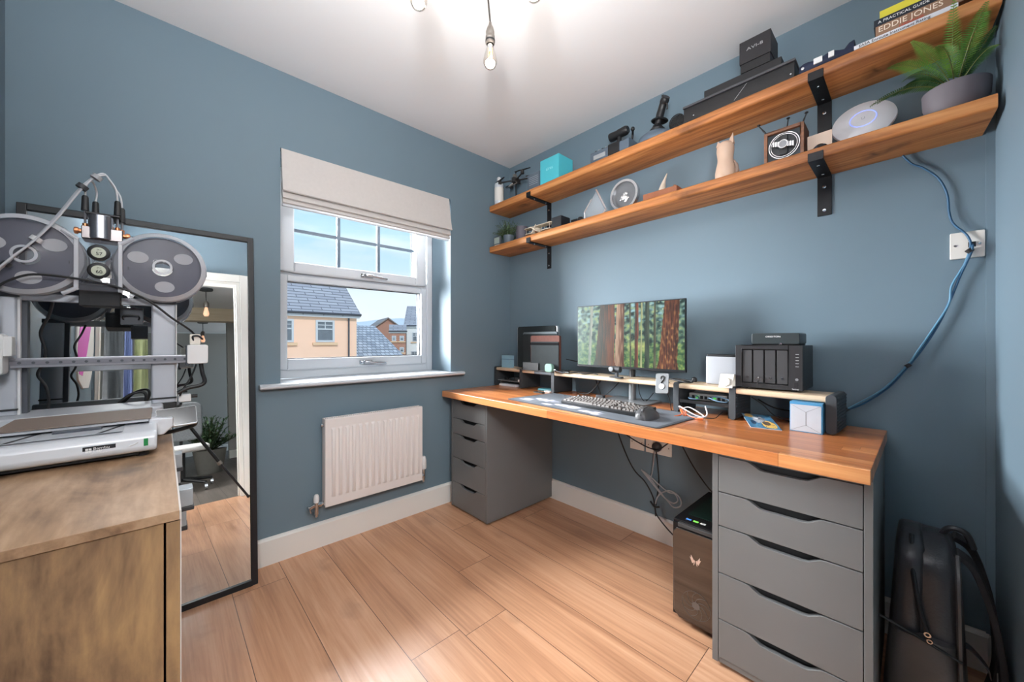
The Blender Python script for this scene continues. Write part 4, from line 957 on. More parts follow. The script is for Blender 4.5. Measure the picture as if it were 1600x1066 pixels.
for yy, mm_ in ((-1.53, mat('blue_port', (80, 140, 220), 0.4, emit=(80, 140, 230), estr=0.3)), (-1.556, mat('green_port_light', (130, 220, 90), 0.4, emit=(130, 230, 90), estr=0.4)), (-1.582, WHITEINK)):
    B(fx + 0.022, yy - 0.009, tz, fx + 0.032, yy + 0.009, tz + 0.0012).build('port', mm_, t, world=True)
# angular claw logo
lg = MB(); cy, cz = -1.573, 0.262; xx = fx - 0.0226
for sgn in (1, -1):
    P = [(0.002, -0.008), (0.006, -0.002), (0.008, 0.006), (0.016, 0.018), (0.015, 0.006), (0.020, 0.010), (0.014, -0.004), (0.011, -0.012), (0.006, -0.006)]
    P2 = [(0.006, 0.004), (0.001, 0.000), (0.004, -0.014), (0.007, -0.018), (0.006, -0.008)]
    for Q in (P, P2): lg.prism([(cy + sgn * a, cz + b_) for a, b_ in Q], 'x', xx, xx + 0.0008)
lg.build('claw_logo', mat('rose_silver_logo', (220, 196, 186), 0.3, 0.5), t, world=True)
fn = MB()
for k in range(9):
    a = k * 2 * PI / 9
    pts = [(xx, -1.575 + math.cos(a + s * 0.9) * (0.012 + s * 0.036), 0.098 + math.sin(a + s * 0.9) * (0.012 + s * 0.036)) for s in (0, 0.25, 0.5, 0.75, 1)]
    fn.tube(pts, 0.0006, n=5, sub=3)
fn.lathe([(0.0, 0), (0.013, 0), (0.014, 0.0008), (0, 0.0008)], (xx + 0.0002, -1.575, 0.098), (-1, 0, 0))
fn.lathe([(0.050, 0), (0.051, 0), (0.051, 0.0006), (0.050, 0.0006)], (xx + 0.0002, -1.575, 0.098), (-1, 0, 0))
fn.build('fan', mat('smoky_fan', (92, 84, 80), 0.4), t, world=True)
for sx in (fx + 0.03, -0.17):
    for sy in (ty0 - 0.025, ty1 + 0.025): MB().cyl((sx, sy, 0), (sx, sy, 0.018), 0.014, n=14).build('foot', BLACKPL, t, world=True)

# ---------------------------------------------------------------- power sockets and cables below the desk
SOCK = mat('socket_plastic', (226, 220, 212), 0.35, var=0.01)
def plate(name, label, y0, y1, z0, z1, screws, x=0.0):
    t = thing(name, label, 'socket', (x, (y0 + y1) / 2, (z0 + z1) / 2))
    rbox(x - 0.009, y1, z0, x, y0, z1, 0.004, 'x').build('faceplate', SOCK, t, world=True, bevel=0.002)
    for sy in screws: MB().cyl((x - 0.0105, sy, (z0 + z1) / 2), (x - 0.008, sy, (z0 + z1) / 2), 0.0035, n=12).build('screw', CHROME, t, world=True)
    return t
t = plate('wall_socket', 'white single socket plate under the desk, left of the double one', -1.02, -1.105, 0.462, 0.548, (-1.033, -1.092))
t = plate('wall_socket', 'white double socket plate with a black plug under the desk', -1.115, -1.258, 0.462, 0.548, (-1.13, -1.243))
t = thing('power_plug', 'black round mains plug in the double socket under the desk', 'plug', (-0.03, -1.185, 0.505))
MB().lathe([(0.022, 0), (0.025, 0.006), (0.024, 0.022), (0.012, 0.034), (0, 0.036)], (-0.010, -1.185, 0.505), (-1, 0, 0)).build('plug_body', DARKPL, t, world=True, smooth=True)
# adhesive cable tray and bundle beneath the desktop
cable('bundle of black cables looped under the desktop', [(-0.10, -0.86, 0.705), (-0.10, -0.92, 0.66), (-0.10, -1.0, 0.62), (-0.09, -1.05, 0.605), (-0.10, -1.10, 0.63), (-0.10, -1.13, 0.70)], 0.007, BLACKC)
cable('thin black cable sagging beside the cable bundle under the desktop', [(-0.12, -0.84, 0.705), (-0.13, -0.95, 0.615), (-0.12, -1.04, 0.59), (-0.11, -1.09, 0.62), (-0.12, -1.12, 0.70)], 0.0035, BLACKC)
cable('black cable running from under the desk past the plug', [(-0.09, -0.88, 0.70), (-0.07, -1.0, 0.57), (-0.055, -1.12, 0.51), (-0.055, -1.2, 0.50), (-0.10, -1.26, 0.54), (-0.13, -1.32, 0.60), (-0.14, -1.36, 0.70)], 0.0035, BLACKC)
cable('black power cable hanging from the desk down to the knot above the skirting', [(-0.05, -0.93, 0.66), (-0.04, -0.98, 0.50), (-0.03, -1.05, 0.36), (-0.025, -1.12, 0.30), (-0.025, -1.165, 0.23), (-0.025, -1.175, 0.175), (-0.04, -1.20, 0.14), (-0.10, -1.32, 0.10), (-0.125, -1.44, 0.09), (-0.11, -1.50, 0.12)], 0.0035, BLACKC)
cable('thin black plug cable hanging straight down from the plug', [(-0.03, -1.185, 0.485), (-0.02, -1.19, 0.40), (-0.02, -1.195, 0.32), (-0.02, -1.185, 0.24), (-0.022, -1.18, 0.19)], 0.003, BLACKC)
cable('silver-grey coiled cable tied in a long loop on the wall below the plug', [(-0.03, -1.175, 0.485), (-0.025, -1.165, 0.40), (-0.025, -1.15, 0.33), (-0.03, -1.13, 0.34), (-0.03, -1.10, 0.365), (-0.03, -1.12, 0.345), (-0.03, -1.18, 0.29), (-0.03, -1.23, 0.25), (-0.03, -1.275, 0.235), (-0.03, -1.30, 0.255), (-0.03, -1.285, 0.285), (-0.03, -1.25, 0.285), (-0.03, -1.20, 0.31), (-0.03, -1.15, 0.34), (-0.03, -1.11, 0.36), (-0.03, -1.15, 0.33), (-0.035, -1.22, 0.265), (-0.03, -1.25, 0.235), (-0.03, -1.28, 0.215), (-0.03, -1.315, 0.235), (-0.03, -1.31, 0.275), (-0.03, -1.265, 0.295), (-0.03, -1.22, 0.275), (-0.025, -1.19, 0.24), (-0.025, -1.178, 0.20)], 0.0036, GREYC)
m = MB(); m.tube([(-0.026, -1.15, 0.205), (-0.03, -1.175, 0.185), (-0.026, -1.20, 0.19)], 0.005); m.tube([(-0.026, -1.17, 0.20), (-0.03, -1.18, 0.17), (-0.026, -1.18, 0.135)], 0.004)
tag(m.build('cable_tie', BLACKPL), 'black velcro tie knotting the cables above the skirting', 'cable tie')
cable('black cable hanging from the desk into the back of the computer tower', [(-0.10, -1.29, 0.705), (-0.08, -1.32, 0.60), (-0.07, -1.38, 0.48), (-0.07, -1.44, 0.40), (-0.10, -1.50, 0.36), (-0.128, -1.54, 0.33)], 0.003, BLACKC)
# ================================================================ SHELVES
SHW = wood('rustic_scaffold_wood', ((118, 68, 34), (184, 118, 64), (218, 156, 96)), 'y', 12, 0.09, 0.5, knots=0.8, kscale=3.6, bump=0.25, contrast=1.25)
IRON = mat('blackened_iron', (38, 38, 40), 0.42, 0.6, var=0.3, scale=25, bump=0.15, bscale=80)
SLP = 0.0135
def top_u(y): return 2.059 - SLP * y
def top_l(y): return 1.760 - SLP * y
def shelf(label, z0, y1, x, skew=0.0):
    t = thing('wall_shelf', label, 'shelf', (-0.1, y1 / 2, z0 + 0.0), 0, 'rustic wall shelves')
    m = MB(); N_ = 46; prof = []
    T = 0.045; r = 0.009
    ring_ = [(0, 0), (0, T), (x + r, T), (x + r * 0.3, T - r * 0.3), (x, T - r), (x, r), (x + r * 0.3, r * 0.3), (x + r, 0)]
    k = len(ring_); vs = []
    for i in range(N_ + 1):
        y = -0.004 + (y1 + 0.004) * i / N_
        for (a, b) in ring_:
            w = 0.0022 * noise.noise(Vector((y * 7, a * 9, z0 * 5 + b * 9)))
            end = 0.012 * (a / x) if i == N_ else 0
            vs.append((a + (w if a < -0.05 else 0), y - end + (0.012 if i == N_ else 0), z0 + b - SLP * y + (w if b == 0 and a < -0.05 else 0)))
    fs = [(i * k + j, i * k + (j + 1) % k, (i + 1) * k + (j + 1) % k, (i + 1) * k + j) for i in range(N_) for j in range(k)] + [tuple(range(k)), tuple(range(N_ * k, (N_ + 1) * k))[::-1]]
    m.add(vs, fs).build('board', SHW, t, world=True, smooth=True, angle=50)
    return t
shelf('upper rustic wooden shelf running the length of the desk wall', 2.014, -2.296, -0.205)
shelf('lower rustic wooden shelf running the length of the desk wall', 1.716, -2.288, -0.205)
def bracket(label, yc, zb, drop, ext, wd=0.042):
    t = thing('shelf_bracket', label, 'bracket', (-0.01, yc, zb), 0, 'black iron shelf brackets')
    pf = [(0, zb), (0, zb - drop), (-0.005, zb - drop), (-0.005, zb - 0.0055), (ext, zb - 0.0055), (ext, zb + 0.026), (ext + 0.005, zb + 0.026), (ext + 0.005, zb - 0.0005), (0, zb)]
    MB().prism([(a, b) for a, b in pf[:-1]], 'y', yc - wd / 2, yc + wd / 2).build('strap', IRON, t, world=True, bevel=0.0012)
    for z in (zb - 0.045, zb - drop + 0.02): MB().lathe([(0.007, 0), (0.006, 0.003), (0, 0.004)], (-0.005, yc, z), (-1, 0, 0), n=14).build('screw', CHROME, t, world=True, smooth=True)
    for x in (-0.04, -0.15): MB().lathe([(0.005, 0), (0.004, 0.002), (0, 0.003)], (x, yc, zb - 0.0055), (0, 0, -1), n=12).build('screw', CHROME, t, world=True, smooth=True)
bracket('black iron bracket under the near part of the upper shelf', -1.877, 2.014 + SLP * 1.877, 0.185, -0.2115, 0.045)
bracket('black iron bracket under the near part of the lower shelf', -1.877, 1.716 + SLP * 1.877, 0.160, -0.2115, 0.045)
bracket('black iron bracket under the window end of the upper shelf', -0.405, 2.014 + SLP * 0.405, 0.185, -0.2115, 0.036)
bracket('black iron bracket under the window end of the lower shelf', -0.405, 1.716 + SLP * 0.405, 0.150, -0.2115, 0.036)

# ---------------------------------------------------------------- upper shelf things, window end first
z = top_u(-0.04)
t = thing('spray_bottle', 'tall white bottle with a grey label at the window end of the upper shelf', 'bottle', (-0.155, -0.052, z))
MB().lathe([(0, 0), (0.031, 0), (0.033, 0.004), (0.033, 0.150), (0.030, 0.160), (0.014, 0.170), (0.013, 0.178), (0, 0.178)], (-0.155, -0.052, z)).build('bottle_body', mat('milky_bottle', (206, 212, 218), 0.3), t, world=True, smooth=True)
MB().lathe([(0, 0.178), (0.0165, 0.178), (0.015, 0.20), (0.011, 0.208), (0, 0.209)], (-0.155, -0.052, z), n=20).build('cap', WHITEPL, t, world=True, smooth=True)
MB().lathe([(0.0333, 0.03), (0.0336, 0.03), (0.0336, 0.128), (0.0333, 0.128)], (-0.155, -0.052, z)).build('label', mat('pale_label', (226, 224, 218), 0.5, var=0.06, scale=120), t, world=True)
t = thing('drone', 'dark racing drone with folded arms and propellers on a stand on the upper shelf', 'drone', (-0.115, -0.19, z))
DR = mat('dark_carbon', (52, 50, 50), 0.4, 0.3, var=0.2, scale=60)
hz = z + 0.148
MB().cyl((-0.115, -0.19, z), (-0.115, -0.19, hz - 0.012), 0.004).lathe([(0, 0), (0.036, 0), (0.034, 0.004), (0.006, 0.007), (0, 0.007)], (-0.115, -0.19, z)).build('display_stand', BLACKPL, t, world=True, smooth=True)
rbox(-0.15, -0.205, hz - 0.012, -0.08, -0.175, hz + 0.022, 0.008).build('fuselage', DR, t, world=True, bevel=0.003)
rbox(-0.140, -0.200, hz + 0.022, -0.112, -0.180, hz + 0.046, 0.004).build('camera_mount', mat('grey_metal_part', (130, 126, 120), 0.4, 0.5), t, world=True, bevel=0.003)
MB().tube([(-0.12, -0.19, hz + 0.04), (-0.118, -0.192, hz + 0.062)], 0.003).sphere((-0.118, -0.192, hz + 0.066), 0.007, 10, 8).build('antenna', BLACKPL, t, world=True)
for k, (ex, ey) in enumerate(((-0.175, -0.085), (-0.06, -0.085), (-0.175, -0.315), (-0.06, -0.315))):
    a = MB().tube([(-0.115, -0.19, hz + 0.006), ((ex - 0.115) / 2, (ey - 0.19) / 2, hz + 0.008), (ex, ey, hz + 0.004)], 0.0055).cyl((ex, ey, hz - 0.004), (ex, ey, hz + 0.020), 0.012, n=16).build('arm', DR, t, world=True, smooth=True)
    pm = MB(); an = 1.35 + k * 0.22
    for s in (1, -1):
        d_ = Vector((math.cos(an), math.sin(an), 0)) * s; n_ = Vector((-d_.y, d_.x, 0)); c_ = Vector((ex, ey, hz + 0.023))
        P = [c_ + n_ * 0.004, c_ + d_ * 0.02 + n_ * 0.010, c_ + d_ * 0.062 + n_ * 0.005, c_ + d_ * 0.064 - n_ * 0.004, c_ + d_ * 0.02 - n_ * 0.006, c_ - n_ * 0.004]
        up = Vector((0, 0, 0.0016)); pm.add(P + [q + up for q in P], [tuple(range(6)), tuple(range(6, 12))[::-1]] + [(i, (i + 1) % 6, 6 + (i + 1) % 6, 6 + i) for i in range(6)])
    pm.cyl((ex, ey, hz + 0.019), (ex, ey, hz + 0.029), 0.004, n=10).build('propeller', DR, a, world=True)
MB().tube([(-0.13, -0.175, hz - 0.01), (-0.15, -0.15, hz - 0.034), (-0.15, -0.23, hz - 0.034), (-0.13, -0.205, hz - 0.01)], 0.003).build('landing_skid', mat('grey_metal_part', (130, 126, 120)), t, world=True)
z = top_u(-0.4)
t = thing('grey_booklet_box', 'small slate grey printed box beside the turquoise box on the upper shelf', 'box', (-0.11, -0.40, z))
B(-0.155, -0.452, z, -0.065, -0.345, z + 0.122).build('carton', mat('slate_card', (92, 104, 116), 0.6), t, world=True, bevel=0.001)
for k in range(5): B(-0.1556, -0.440, z + 0.05 + k * 0.012, -0.155, -0.36, z + 0.0525 + k * 0.012).build('printed_line', mat('pale_print', (160, 168, 174), 0.6), t, world=True)
TURQ = mat('turquoise_card', (78, 186, 200), 0.45, var=0.03)
t = thing('gift_box', 'bright turquoise cube box on the upper shelf', 'box', (-0.11, -0.565, z))
B(-0.178, -0.636, z, -0.04, -0.482, z + 0.163).build('carton', TURQ, t, world=True, bevel=0.0015)
text('printed_logo', 'aires', 0.03, (-0.1786, -0.560, z + 0.095), (0, -1, 0), (0, 0, 1), mat('pale_turquoise_ink', (150, 222, 226), 0.5), t, world=True)
# throttle controller
z = top_u(-1.0)
t = thing('throttle_controller', 'grey and black flight throttle with a barrel grip on the upper shelf', 'controller', (-0.14, -0.99, z))
BG = mat('blue_grey_plastic', (84, 98, 112), 0.4, var=0.05)
rbox(-0.19, -1.115, z, -0.08, -0.875, z + 0.062, 0.012, 'y').build('base', BG, t, world=True, bevel=0.003)
rbox(-0.192, -1.06, z + 0.004, -0.085, -0.99, z + 0.066, 0.008, 'y').build('slot_panel', BLACKPL, t, world=True, bevel=0.002)
B(-0.1935, -0.975, z + 0.012, -0.19, -0.90, z + 0.035).build('nameplate', mat('nameplate_silver', (168, 172, 176), 0.4, 0.3), t, world=True)
MB().cyl((-0.135, -1.025, z + 0.06), (-0.13, -1.025, z + 0.12), 0.012).build('lever', BLACKPL, t, world=True, smooth=True)
MB().lathe([(0, 0), (0.022, 0.002), (0.024, 0.01), (0.021, 0.05), (0.023, 0.055), (0.024, 0.10), (0.018, 0.112), (0, 0.113)], (-0.13, -0.965, z + 0.132), (0, -1, 0.05), n=24).build('barrel_grip', BLACKPL, t, world=True, smooth=True)
for k in range(4): MB().cyl((-0.16, -0.895 - k * 0.022, z + 0.06), (-0.163, -0.895 - k * 0.022, z + 0.075), 0.006, n=12).build('switch', MS if k % 2 else BLACKPL, t, world=True, smooth=True)
MB().tube([(-0.12, -1.09, z + 0.06), (-0.125, -1.10, z + 0.10), (-0.15, -1.115, z + 0.11)], 0.006).sphere((-0.155, -1.118, z + 0.113), 0.011, 12, 8).build('side_lever', BLACKPL, t, world=True, smooth=True)
# joystick
t = thing('joystick', 'black flight joystick with a hooked grip on a grey base on the upper shelf', 'joystick', (-0.13, -1.23, top_u(-1.23)))
z = top_u(-1.23)
MB().lathe([(0, 0), (0.086, 0), (0.090, 0.010), (0.082, 0.034), (0.055, 0.052), (0.03, 0.056), (0, 0.056)], (-0.125, -1.228, z), sx=0.85).build('base', BG, t, world=True, smooth=True)
MB().lathe([(0.034, 0), (0.036, 0.012), (0.022, 0.03), (0.02, 0.036), (0, 0.036)], (-0.13, -1.238, z + 0.052)).build('boot', BLACKPL, t, world=True, smooth=True)
MB().tube([(-0.13, -1.238, z + 0.075), (-0.132, -1.248, z + 0.11), (-0.135, -1.262, z + 0.15), (-0.142, -1.278, z + 0.18), (-0.152, -1.296, z + 0.196)], [0.016] * 6 + [0.019] * 6 + [0.018] * 6 + [0.021] * 4 + [0.018] * 3, n=14).build('grip', BLACKPL, t, world=True, smooth=True, angle=80)
MB().lathe([(0.03, 0), (0.036, 0.004), (0.03, 0.009), (0, 0.01)], (-0.135, -1.252, z + 0.098), (0.1, -0.2, 1), n=20, sx=1.2).build('hand_rest', BLACKPL, t, world=True, smooth=True)
MB().tube([(-0.146, -1.292, z + 0.17), (-0.158, -1.302, z + 0.152), (-0.154, -1.300, z + 0.132)], 0.004).build('trigger', BLACKPL, t, world=True)
MB().lathe([(0, 0), (0.006, 0), (0.007, 0.006), (0, 0.008)], (-0.146, -1.276, z + 0.208), (0, 0.2, 1), n=12).build('hat_switch', BLACKPL, t, world=True, smooth=True)
# fan beside the long black box
z = top_u(-1.36)
t = thing('desk_fan', 'small black round cage fan lying against the long black case', 'fan', (-0.15, -1.355, z))
m = MB()
for k in range(14):
    a = k * PI / 7; c0 = Vector((-0.165, -1.352, z + 0.040)); e1 = Vector((0.15, 0.0, 1)).normalized(); e2 = Vector((0, 1, 0))
    m.tube([c0 + (e2 * math.cos(a) + e1 * math.sin(a)) * r_ + Vector((-0.010 * (1 - (r_ / 0.036) ** 2), 0, 0)) for r_ in (0.006, 0.022, 0.036)], 0.0012, n=5, sub=3)
m.lathe([(0.035, -0.002), (0.038, -0.002), (0.038, 0.002), (0.035, 0.002)], (-0.165, -1.352, z + 0.040), (1, 0, 0))
m.build('cage', BLACKPL, t, world=True)
MB().lathe([(0, 0), (0.036, 0), (0.034, 0.02), (0.02, 0.028), (0, 0.028)], (-0.160, -1.352, z + 0.040), (1, 0, 0)).build('housing', BLACKPL, t, world=True, smooth=True)
# long black cases, small black lid box on top
z = top_u(-1.6)
t = thing('black_case', 'long low black case with a grey lid edge on the upper shelf', 'case', (-0.12, -1.6, z))
rbox(-0.192, -1.812, z, -0.04, -1.395, z + 0.066, 0.006, 'y').build('case_body', mat('black_vinyl', (24, 24, 26), 0.5, var=0.15, scale=50, bump=0.2), t, world=True, bevel=0.002)
B(-0.196, -1.815, z + 0.0665, -0.038, -1.392, z + 0.076).build('lid', mat('charcoal_lid', (66, 66, 70), 0.5), t, world=True, bevel=0.0015)
MB().tube([(-0.1935, -1.605, z + 0.01), (-0.1935, -1.652, z + 0.06)], 0.0009, smooth=False, n=6).build('scratch_line', mat('pale_line', (150, 150, 152), 0.5), t, world=True)
for yy in (-1.44, -1.80): MB().cyl((-0.194, yy, z + 0.02), (-0.191, yy, z + 0.02), 0.003, n=10).build('rivet', CHROME, t, world=True)
t = thing('flat_box', 'flat black box stacked on the long black case, under the small square box', 'box', (-0.10, -1.6, z + 0.076))
B(-0.165, -1.765, z + 0.0765, -0.05, -1.475, z + 0.124).build('carton', mat('matt_black_card', (30, 30, 32), 0.6), t, world=True, bevel=0.0015)
t = thing('watch_box', 'small square black lidded box with a silver logo, topmost of the upper shelf stack', 'box', (-0.11, -1.675, z + 0.124))
B(-0.168, -1.728, z + 0.1245, -0.06, -1.622, z + 0.160).build('carton', mat('matt_black_card', (30, 30, 32)), t, world=True, bevel=0.001)
B(-0.172, -1.731, z + 0.160, -0.056, -1.619, z + 0.252).build('lid', mat('soft_black_card', (38, 37, 40), 0.55, var=0.08), t, world=True, bevel=0.001)
text('printed_logo', 'AVI-8', 0.017, (-0.1726, -1.675, z + 0.212), (0, -1, 0), (0, 0, 1), mat('silver_ink', (170, 170, 172), 0.35, 0.4), t, world=True, sx=1.5)
# navy pouch
z = top_u(-1.9)
t = thing('navy_pouch', 'navy blue zipped fabric pouch with white print beside the black case', 'pouch', (-0.14, -1.9, z))
m = MB(); NP = 12
vs = []
for i in range(NP + 1):
    y = -1.825 - 0.155 * i / NP; hh = 0.040 + 0.006 * math.sin(i * 1.1) + (0.016 if i >= NP - 1 else 0); wd_ = 0.045 + 0.012 * math.sin(PI * i / NP)
    for k in range(10):
        a = 2 * PI * k / 10; vs.append((-0.14 + wd_ * math.copysign(abs(math.cos(a)) ** 0.6, math.cos(a)), y, z + hh / 2 + hh / 2 * math.copysign(abs(math.sin(a)) ** 0.6, math.sin(a))))
m.add(vs, [(i * 10 + k, i * 10 + (k + 1) % 10, (i + 1) * 10 + (k + 1) % 10, (i + 1) * 10 + k) for i in range(NP) for k in range(10)] + [tuple(range(10))[::-1], tuple(range(NP * 10, NP * 10 + 10))])
m.build('fabric_body', mat('navy_fabric', (34, 42, 66), 0.75, var=0.15, scale=60, bump=0.3), t, world=True, smooth=True, angle=70)
B(-0.2005, -1.895, z + 0.012, -0.196, -1.870, z + 0.032).build('printed_label', WHITEPL, t, world=True)
B(-0.2000, -1.928, z + 0.014, -0.1955, -1.912, z + 0.034).build('printed_label', WHITEPL, t, world=True)
MB().lathe([(0, 0), (0.006, 0), (0.005, 0.003), (0, 0.004)], (-0.186, -1.836, z + 0.02), (-1, 0, 0), n=12).build('snap', CHROME, t, world=True, smooth=True)
# books
z = top_u(-2.1)
def book(label, y0, y1, zz, th, d, col, txt, tcol, size, sx=1.0, x=-0.192, cover=None):
    t = thing('book', label, 'book', (x + d / 2, (y0 + y1) / 2, zz), 0, 'books stacked on the upper shelf')
    B(x + 0.004, y1 + 0.003, zz + 0.002, x + d - 0.002, y0 - 0.003, zz + th - 0.002).build('pages', mat('book_pages', (226, 220, 208), 0.9, var=0.1, scale=300), t, world=True)
    m = MB().box(x, y1, zz, x + 0.003, y0, zz + th).box(x, y1, zz, x + d, y0, zz + 0.002).box(x, y1, zz + th - 0.002, x + d, y0, zz + th)
    m.build('cover', col, t, world=True, bevel=0.0005)
    for s, ty, tz_, ts, tm in txt:
        text('spine_title', s, ts, (x - 0.0006, ty, zz + th * tz_), (0, -1, 0), (0, 0, 1), tm, t, world=True, align='LEFT', sx=sx)
    return t
WC = mat('white_book_cover', (222, 224, 230), 0.4); BC = mat('brown_book_cover', (146, 112, 88), 0.45); NC = mat('dark_navy_cover', (20, 30, 42), 0.4); YC = mat('yellow_cover', (214, 202, 60), 0.4); RC = mat('red_ink', (196, 60, 44), 0.5); CI = mat('cream_ink', (238, 226, 206), 0.5)
book('thin white flying manual at the bottom of the book stack', -1.98, -2.215, z + 0.002, 0.016, 0.15, WC, [('EASA Enroute Instrument Rating', -1.992, 0.5, 0.0125, BLACKINK)], WHITEINK, 1)
book('thick brown biography with cream lettering, second from the bottom of the book stack', -2.034, -2.26, z + 0.0185, 0.036, 0.14, BC, [('EDDIE JONES', -2.040, 0.60, 0.025, CI), ('LEADERSHIP', -2.09, 0.18, 0.010, RC)], 0, 1, x=-0.186)
book('dark navy guide book, third from the bottom of the book stack', -2.030, -2.25, z + 0.055, 0.024, 0.14, NC, [('A PRACTICAL GUIDE', -2.040, 0.5, 0.0125, WHITEINK)], 0, 1, x=-0.184)
book('yellow book on top of the book stack', -2.044, -2.24, z + 0.0795, 0.026, 0.13, YC, [], 0, 1, x=-0.180)

# ---------------------------------------------------------------- lower shelf things, window end first
z = top_l(-0.07)
t = thing('thermometer', 'tiny square white digital thermometer at the window end of the lower shelf', 'thermometer', (-0.178, -0.062, z))
rbox(-0.186, -0.098, z + 0.006, -0.172, -0.028, z + 0.066, 0.008, 'x').build('case', mat('grey_gauge_case', (92, 96, 100), 0.4), t, world=True, bevel=0.002)
B(-0.1868, -0.090, z + 0.016, -0.186, -0.036, z + 0.058).build('display', mat('lcd_grey_green', (164, 176, 168), 0.3), t, world=True)
B(-0.19, -0.094, z, -0.165, -0.045, z + 0.006).build('foot', WHITEPL, t, world=True)
GPOT = mat('blue_grey_pot', (92, 104, 114), 0.55, var=0.08)
def bushy(label, cx, cy, z, pr, ph, R, n, seed, group):
    t = thing('potted_plant', label, 'plant', (cx, cy, z), 0, group)
    MB().lathe([(0, 0), (pr * 0.78, 0), (pr, ph), (pr * 0.9, ph), (pr * 0.85, ph * 0.85), (0, ph * 0.85)], (cx, cy, z), n=24).build('pot', GPOT, t, world=True, smooth=True)
    rnd = random.Random(seed); lf = MB(); st = MB()
    for k in range(n):
        a = rnd.uniform(0, 2 * PI); el = rnd.uniform(0.15, 1.45); L_ = R * rnd.uniform(0.6, 1.05)
        d = Vector((math.cos(a) * math.cos(el), math.sin(a) * math.cos(el), math.sin(el)))
        p0 = Vector((cx, cy, z + ph * 0.85)); p1 = p0 + d * L_
        if p1.x > -0.012: p1.x = -0.012
        if p1.y > -0.012: p1.y = -0.012
        st.tube([p0, (p0 + p1) / 2 + Vector((0, 0, 0.008)), p1], 0.0009, n=4, sub=3)
        for j in range(9):
            q = p0.lerp(p1, 0.25 + 0.75 * j / 8); b = Vector((rnd.uniform(-1, 1), rnd.uniform(-1, 1), rnd.uniform(-0.3, 1))).normalized()
            s = b.cross(Vector((0, 0, 1))).normalized() * 0.0035; l_ = 0.014
            lf.add([q, q + b * l_ * 0.5 + s, q + b * l_, q + b * l_ * 0.5 - s], [(0, 1, 2, 3)])
    st.build('stem', mat('plant_stem', (76, 84, 54), 0.7), t, world=True)
    lf.build('foliage', mat('sage_leaves', (84, 112, 78), 0.6, var=0.4, scale=60), t, world=True)
    return t
bushy('small bushy green plant in a grey pot on the far end of the lower shelf', -0.135, -0.135, z, 0.040, 0.066, 0.125, 80, 3, 'small potted plants on the lower shelf')
bushy('second small bushy plant in the window corner behind the thermometer', -0.075, -0.06, z, 0.034, 0.066, 0.10, 60, 5, 'small potted plants on the lower shelf')
t = thing('plant_pot', 'empty mauve grey pot behind the little bushy plants on the lower shelf', 'pot', (-0.085, -0.215, z))
MB().lathe([(0, 0), (0.032, 0), (0.046, 0.120), (0.042, 0.120), (0.04, 0.10), (0, 0.10)], (-0.085, -0.215, z), n=24).build('pot', mat('mauve_grey_pot', (98, 96, 106), 0.6), t, world=True, smooth=True)
# biplane
z = top_l(-0.44)
t = thing('model_biplane', 'pale wooden model biplane with struts on the lower shelf', 'model plane', (-0.13, -0.435, z))
BAL = mat('bleached_wood', (206, 196, 178), 0.7, var=0.12, scale=30)
for zz, nm in ((z + 0.022, 'lower_wing'), (z + 0.060, 'upper_wing')):
    rbox(-0.165, -0.560 if nm == 'upper_wing' else -0.550, zz, -0.115, -0.315 if nm == 'upper_wing' else -0.322, zz + 0.005, 0.016, 'z').build(nm, BAL, t, world=True, bevel=0.001)
MB().lathe([(0, 0), (0.012, 0.004), (0.017, 0.03), (0.016, 0.07), (0.009, 0.12), (0.004, 0.15), (0, 0.152)], (-0.19, -0.437, z + 0.034), (1, 0, 0.0), n=14).build('fuselage', BAL, t, world=True, smooth=True)
for sy in (-0.54, -0.47, -0.40, -0.335):
    for sx in (-0.155, -0.125): MB().cyl((sx, sy, z + 0.026), (sx, sy, z + 0.061), 0.0016, n=6).build('strut', BAL, t, world=True)
pr = MB()
for a in (0.6, 2.2, 3.7, 5.3): pr.tube([(-0.192, -0.437, z + 0.034), (-0.194, -0.437 + 0.034 * math.cos(a), z + 0.034 + 0.034 * math.sin(a))], [0.005, 0.003], smooth=False, n=6)
pr.build('propeller', BAL, t, world=True)
for sy in (-0.41, -0.464):
    MB().cyl((-0.16, sy - 0.002, z + 0.011), (-0.16, sy + 0.002, z + 0.011), 0.011, n=16).tube([(-0.16, sy, z + 0.011), (-0.15, sy * 0.6 - 0.437 * 0.4, z + 0.03)], 0.0018, smooth=False, n=6).build('wheel', BAL, t, world=True)
rbox(-0.05, -0.47, z + 0.034, -0.03, -0.405, z + 0.037, 0.006).build('tailplane', BAL, t, world=True)
z = top_l(-0.6)
q = B(-0.172, -0.650, z, -0.085, -0.575, z + 0.076).build('speaker', mat('black_mesh_grille', (24, 26, 32), 0.6, var=0.25, scale=220, bump=0.4), bevel=0.002); tag(q, 'black cube speaker beside the model biplane', 'speaker')
q = B(-0.11, -0.750, z, -0.055, -0.675, z + 0.052).build('small_black_box', BLACKPL, bevel=0.002); tag(q, 'small flat black box behind the cube speaker on the lower shelf', 'box')
q = MB().lathe([(0, 0), (0.018, 0), (0.018, 0.022), (0.012, 0.03), (0, 0.032)], (-0.165, -0.79, z)).build('knob', BLACKPL, smooth=True); tag(q, 'small round black knob left of the pointed glass award', 'knob')
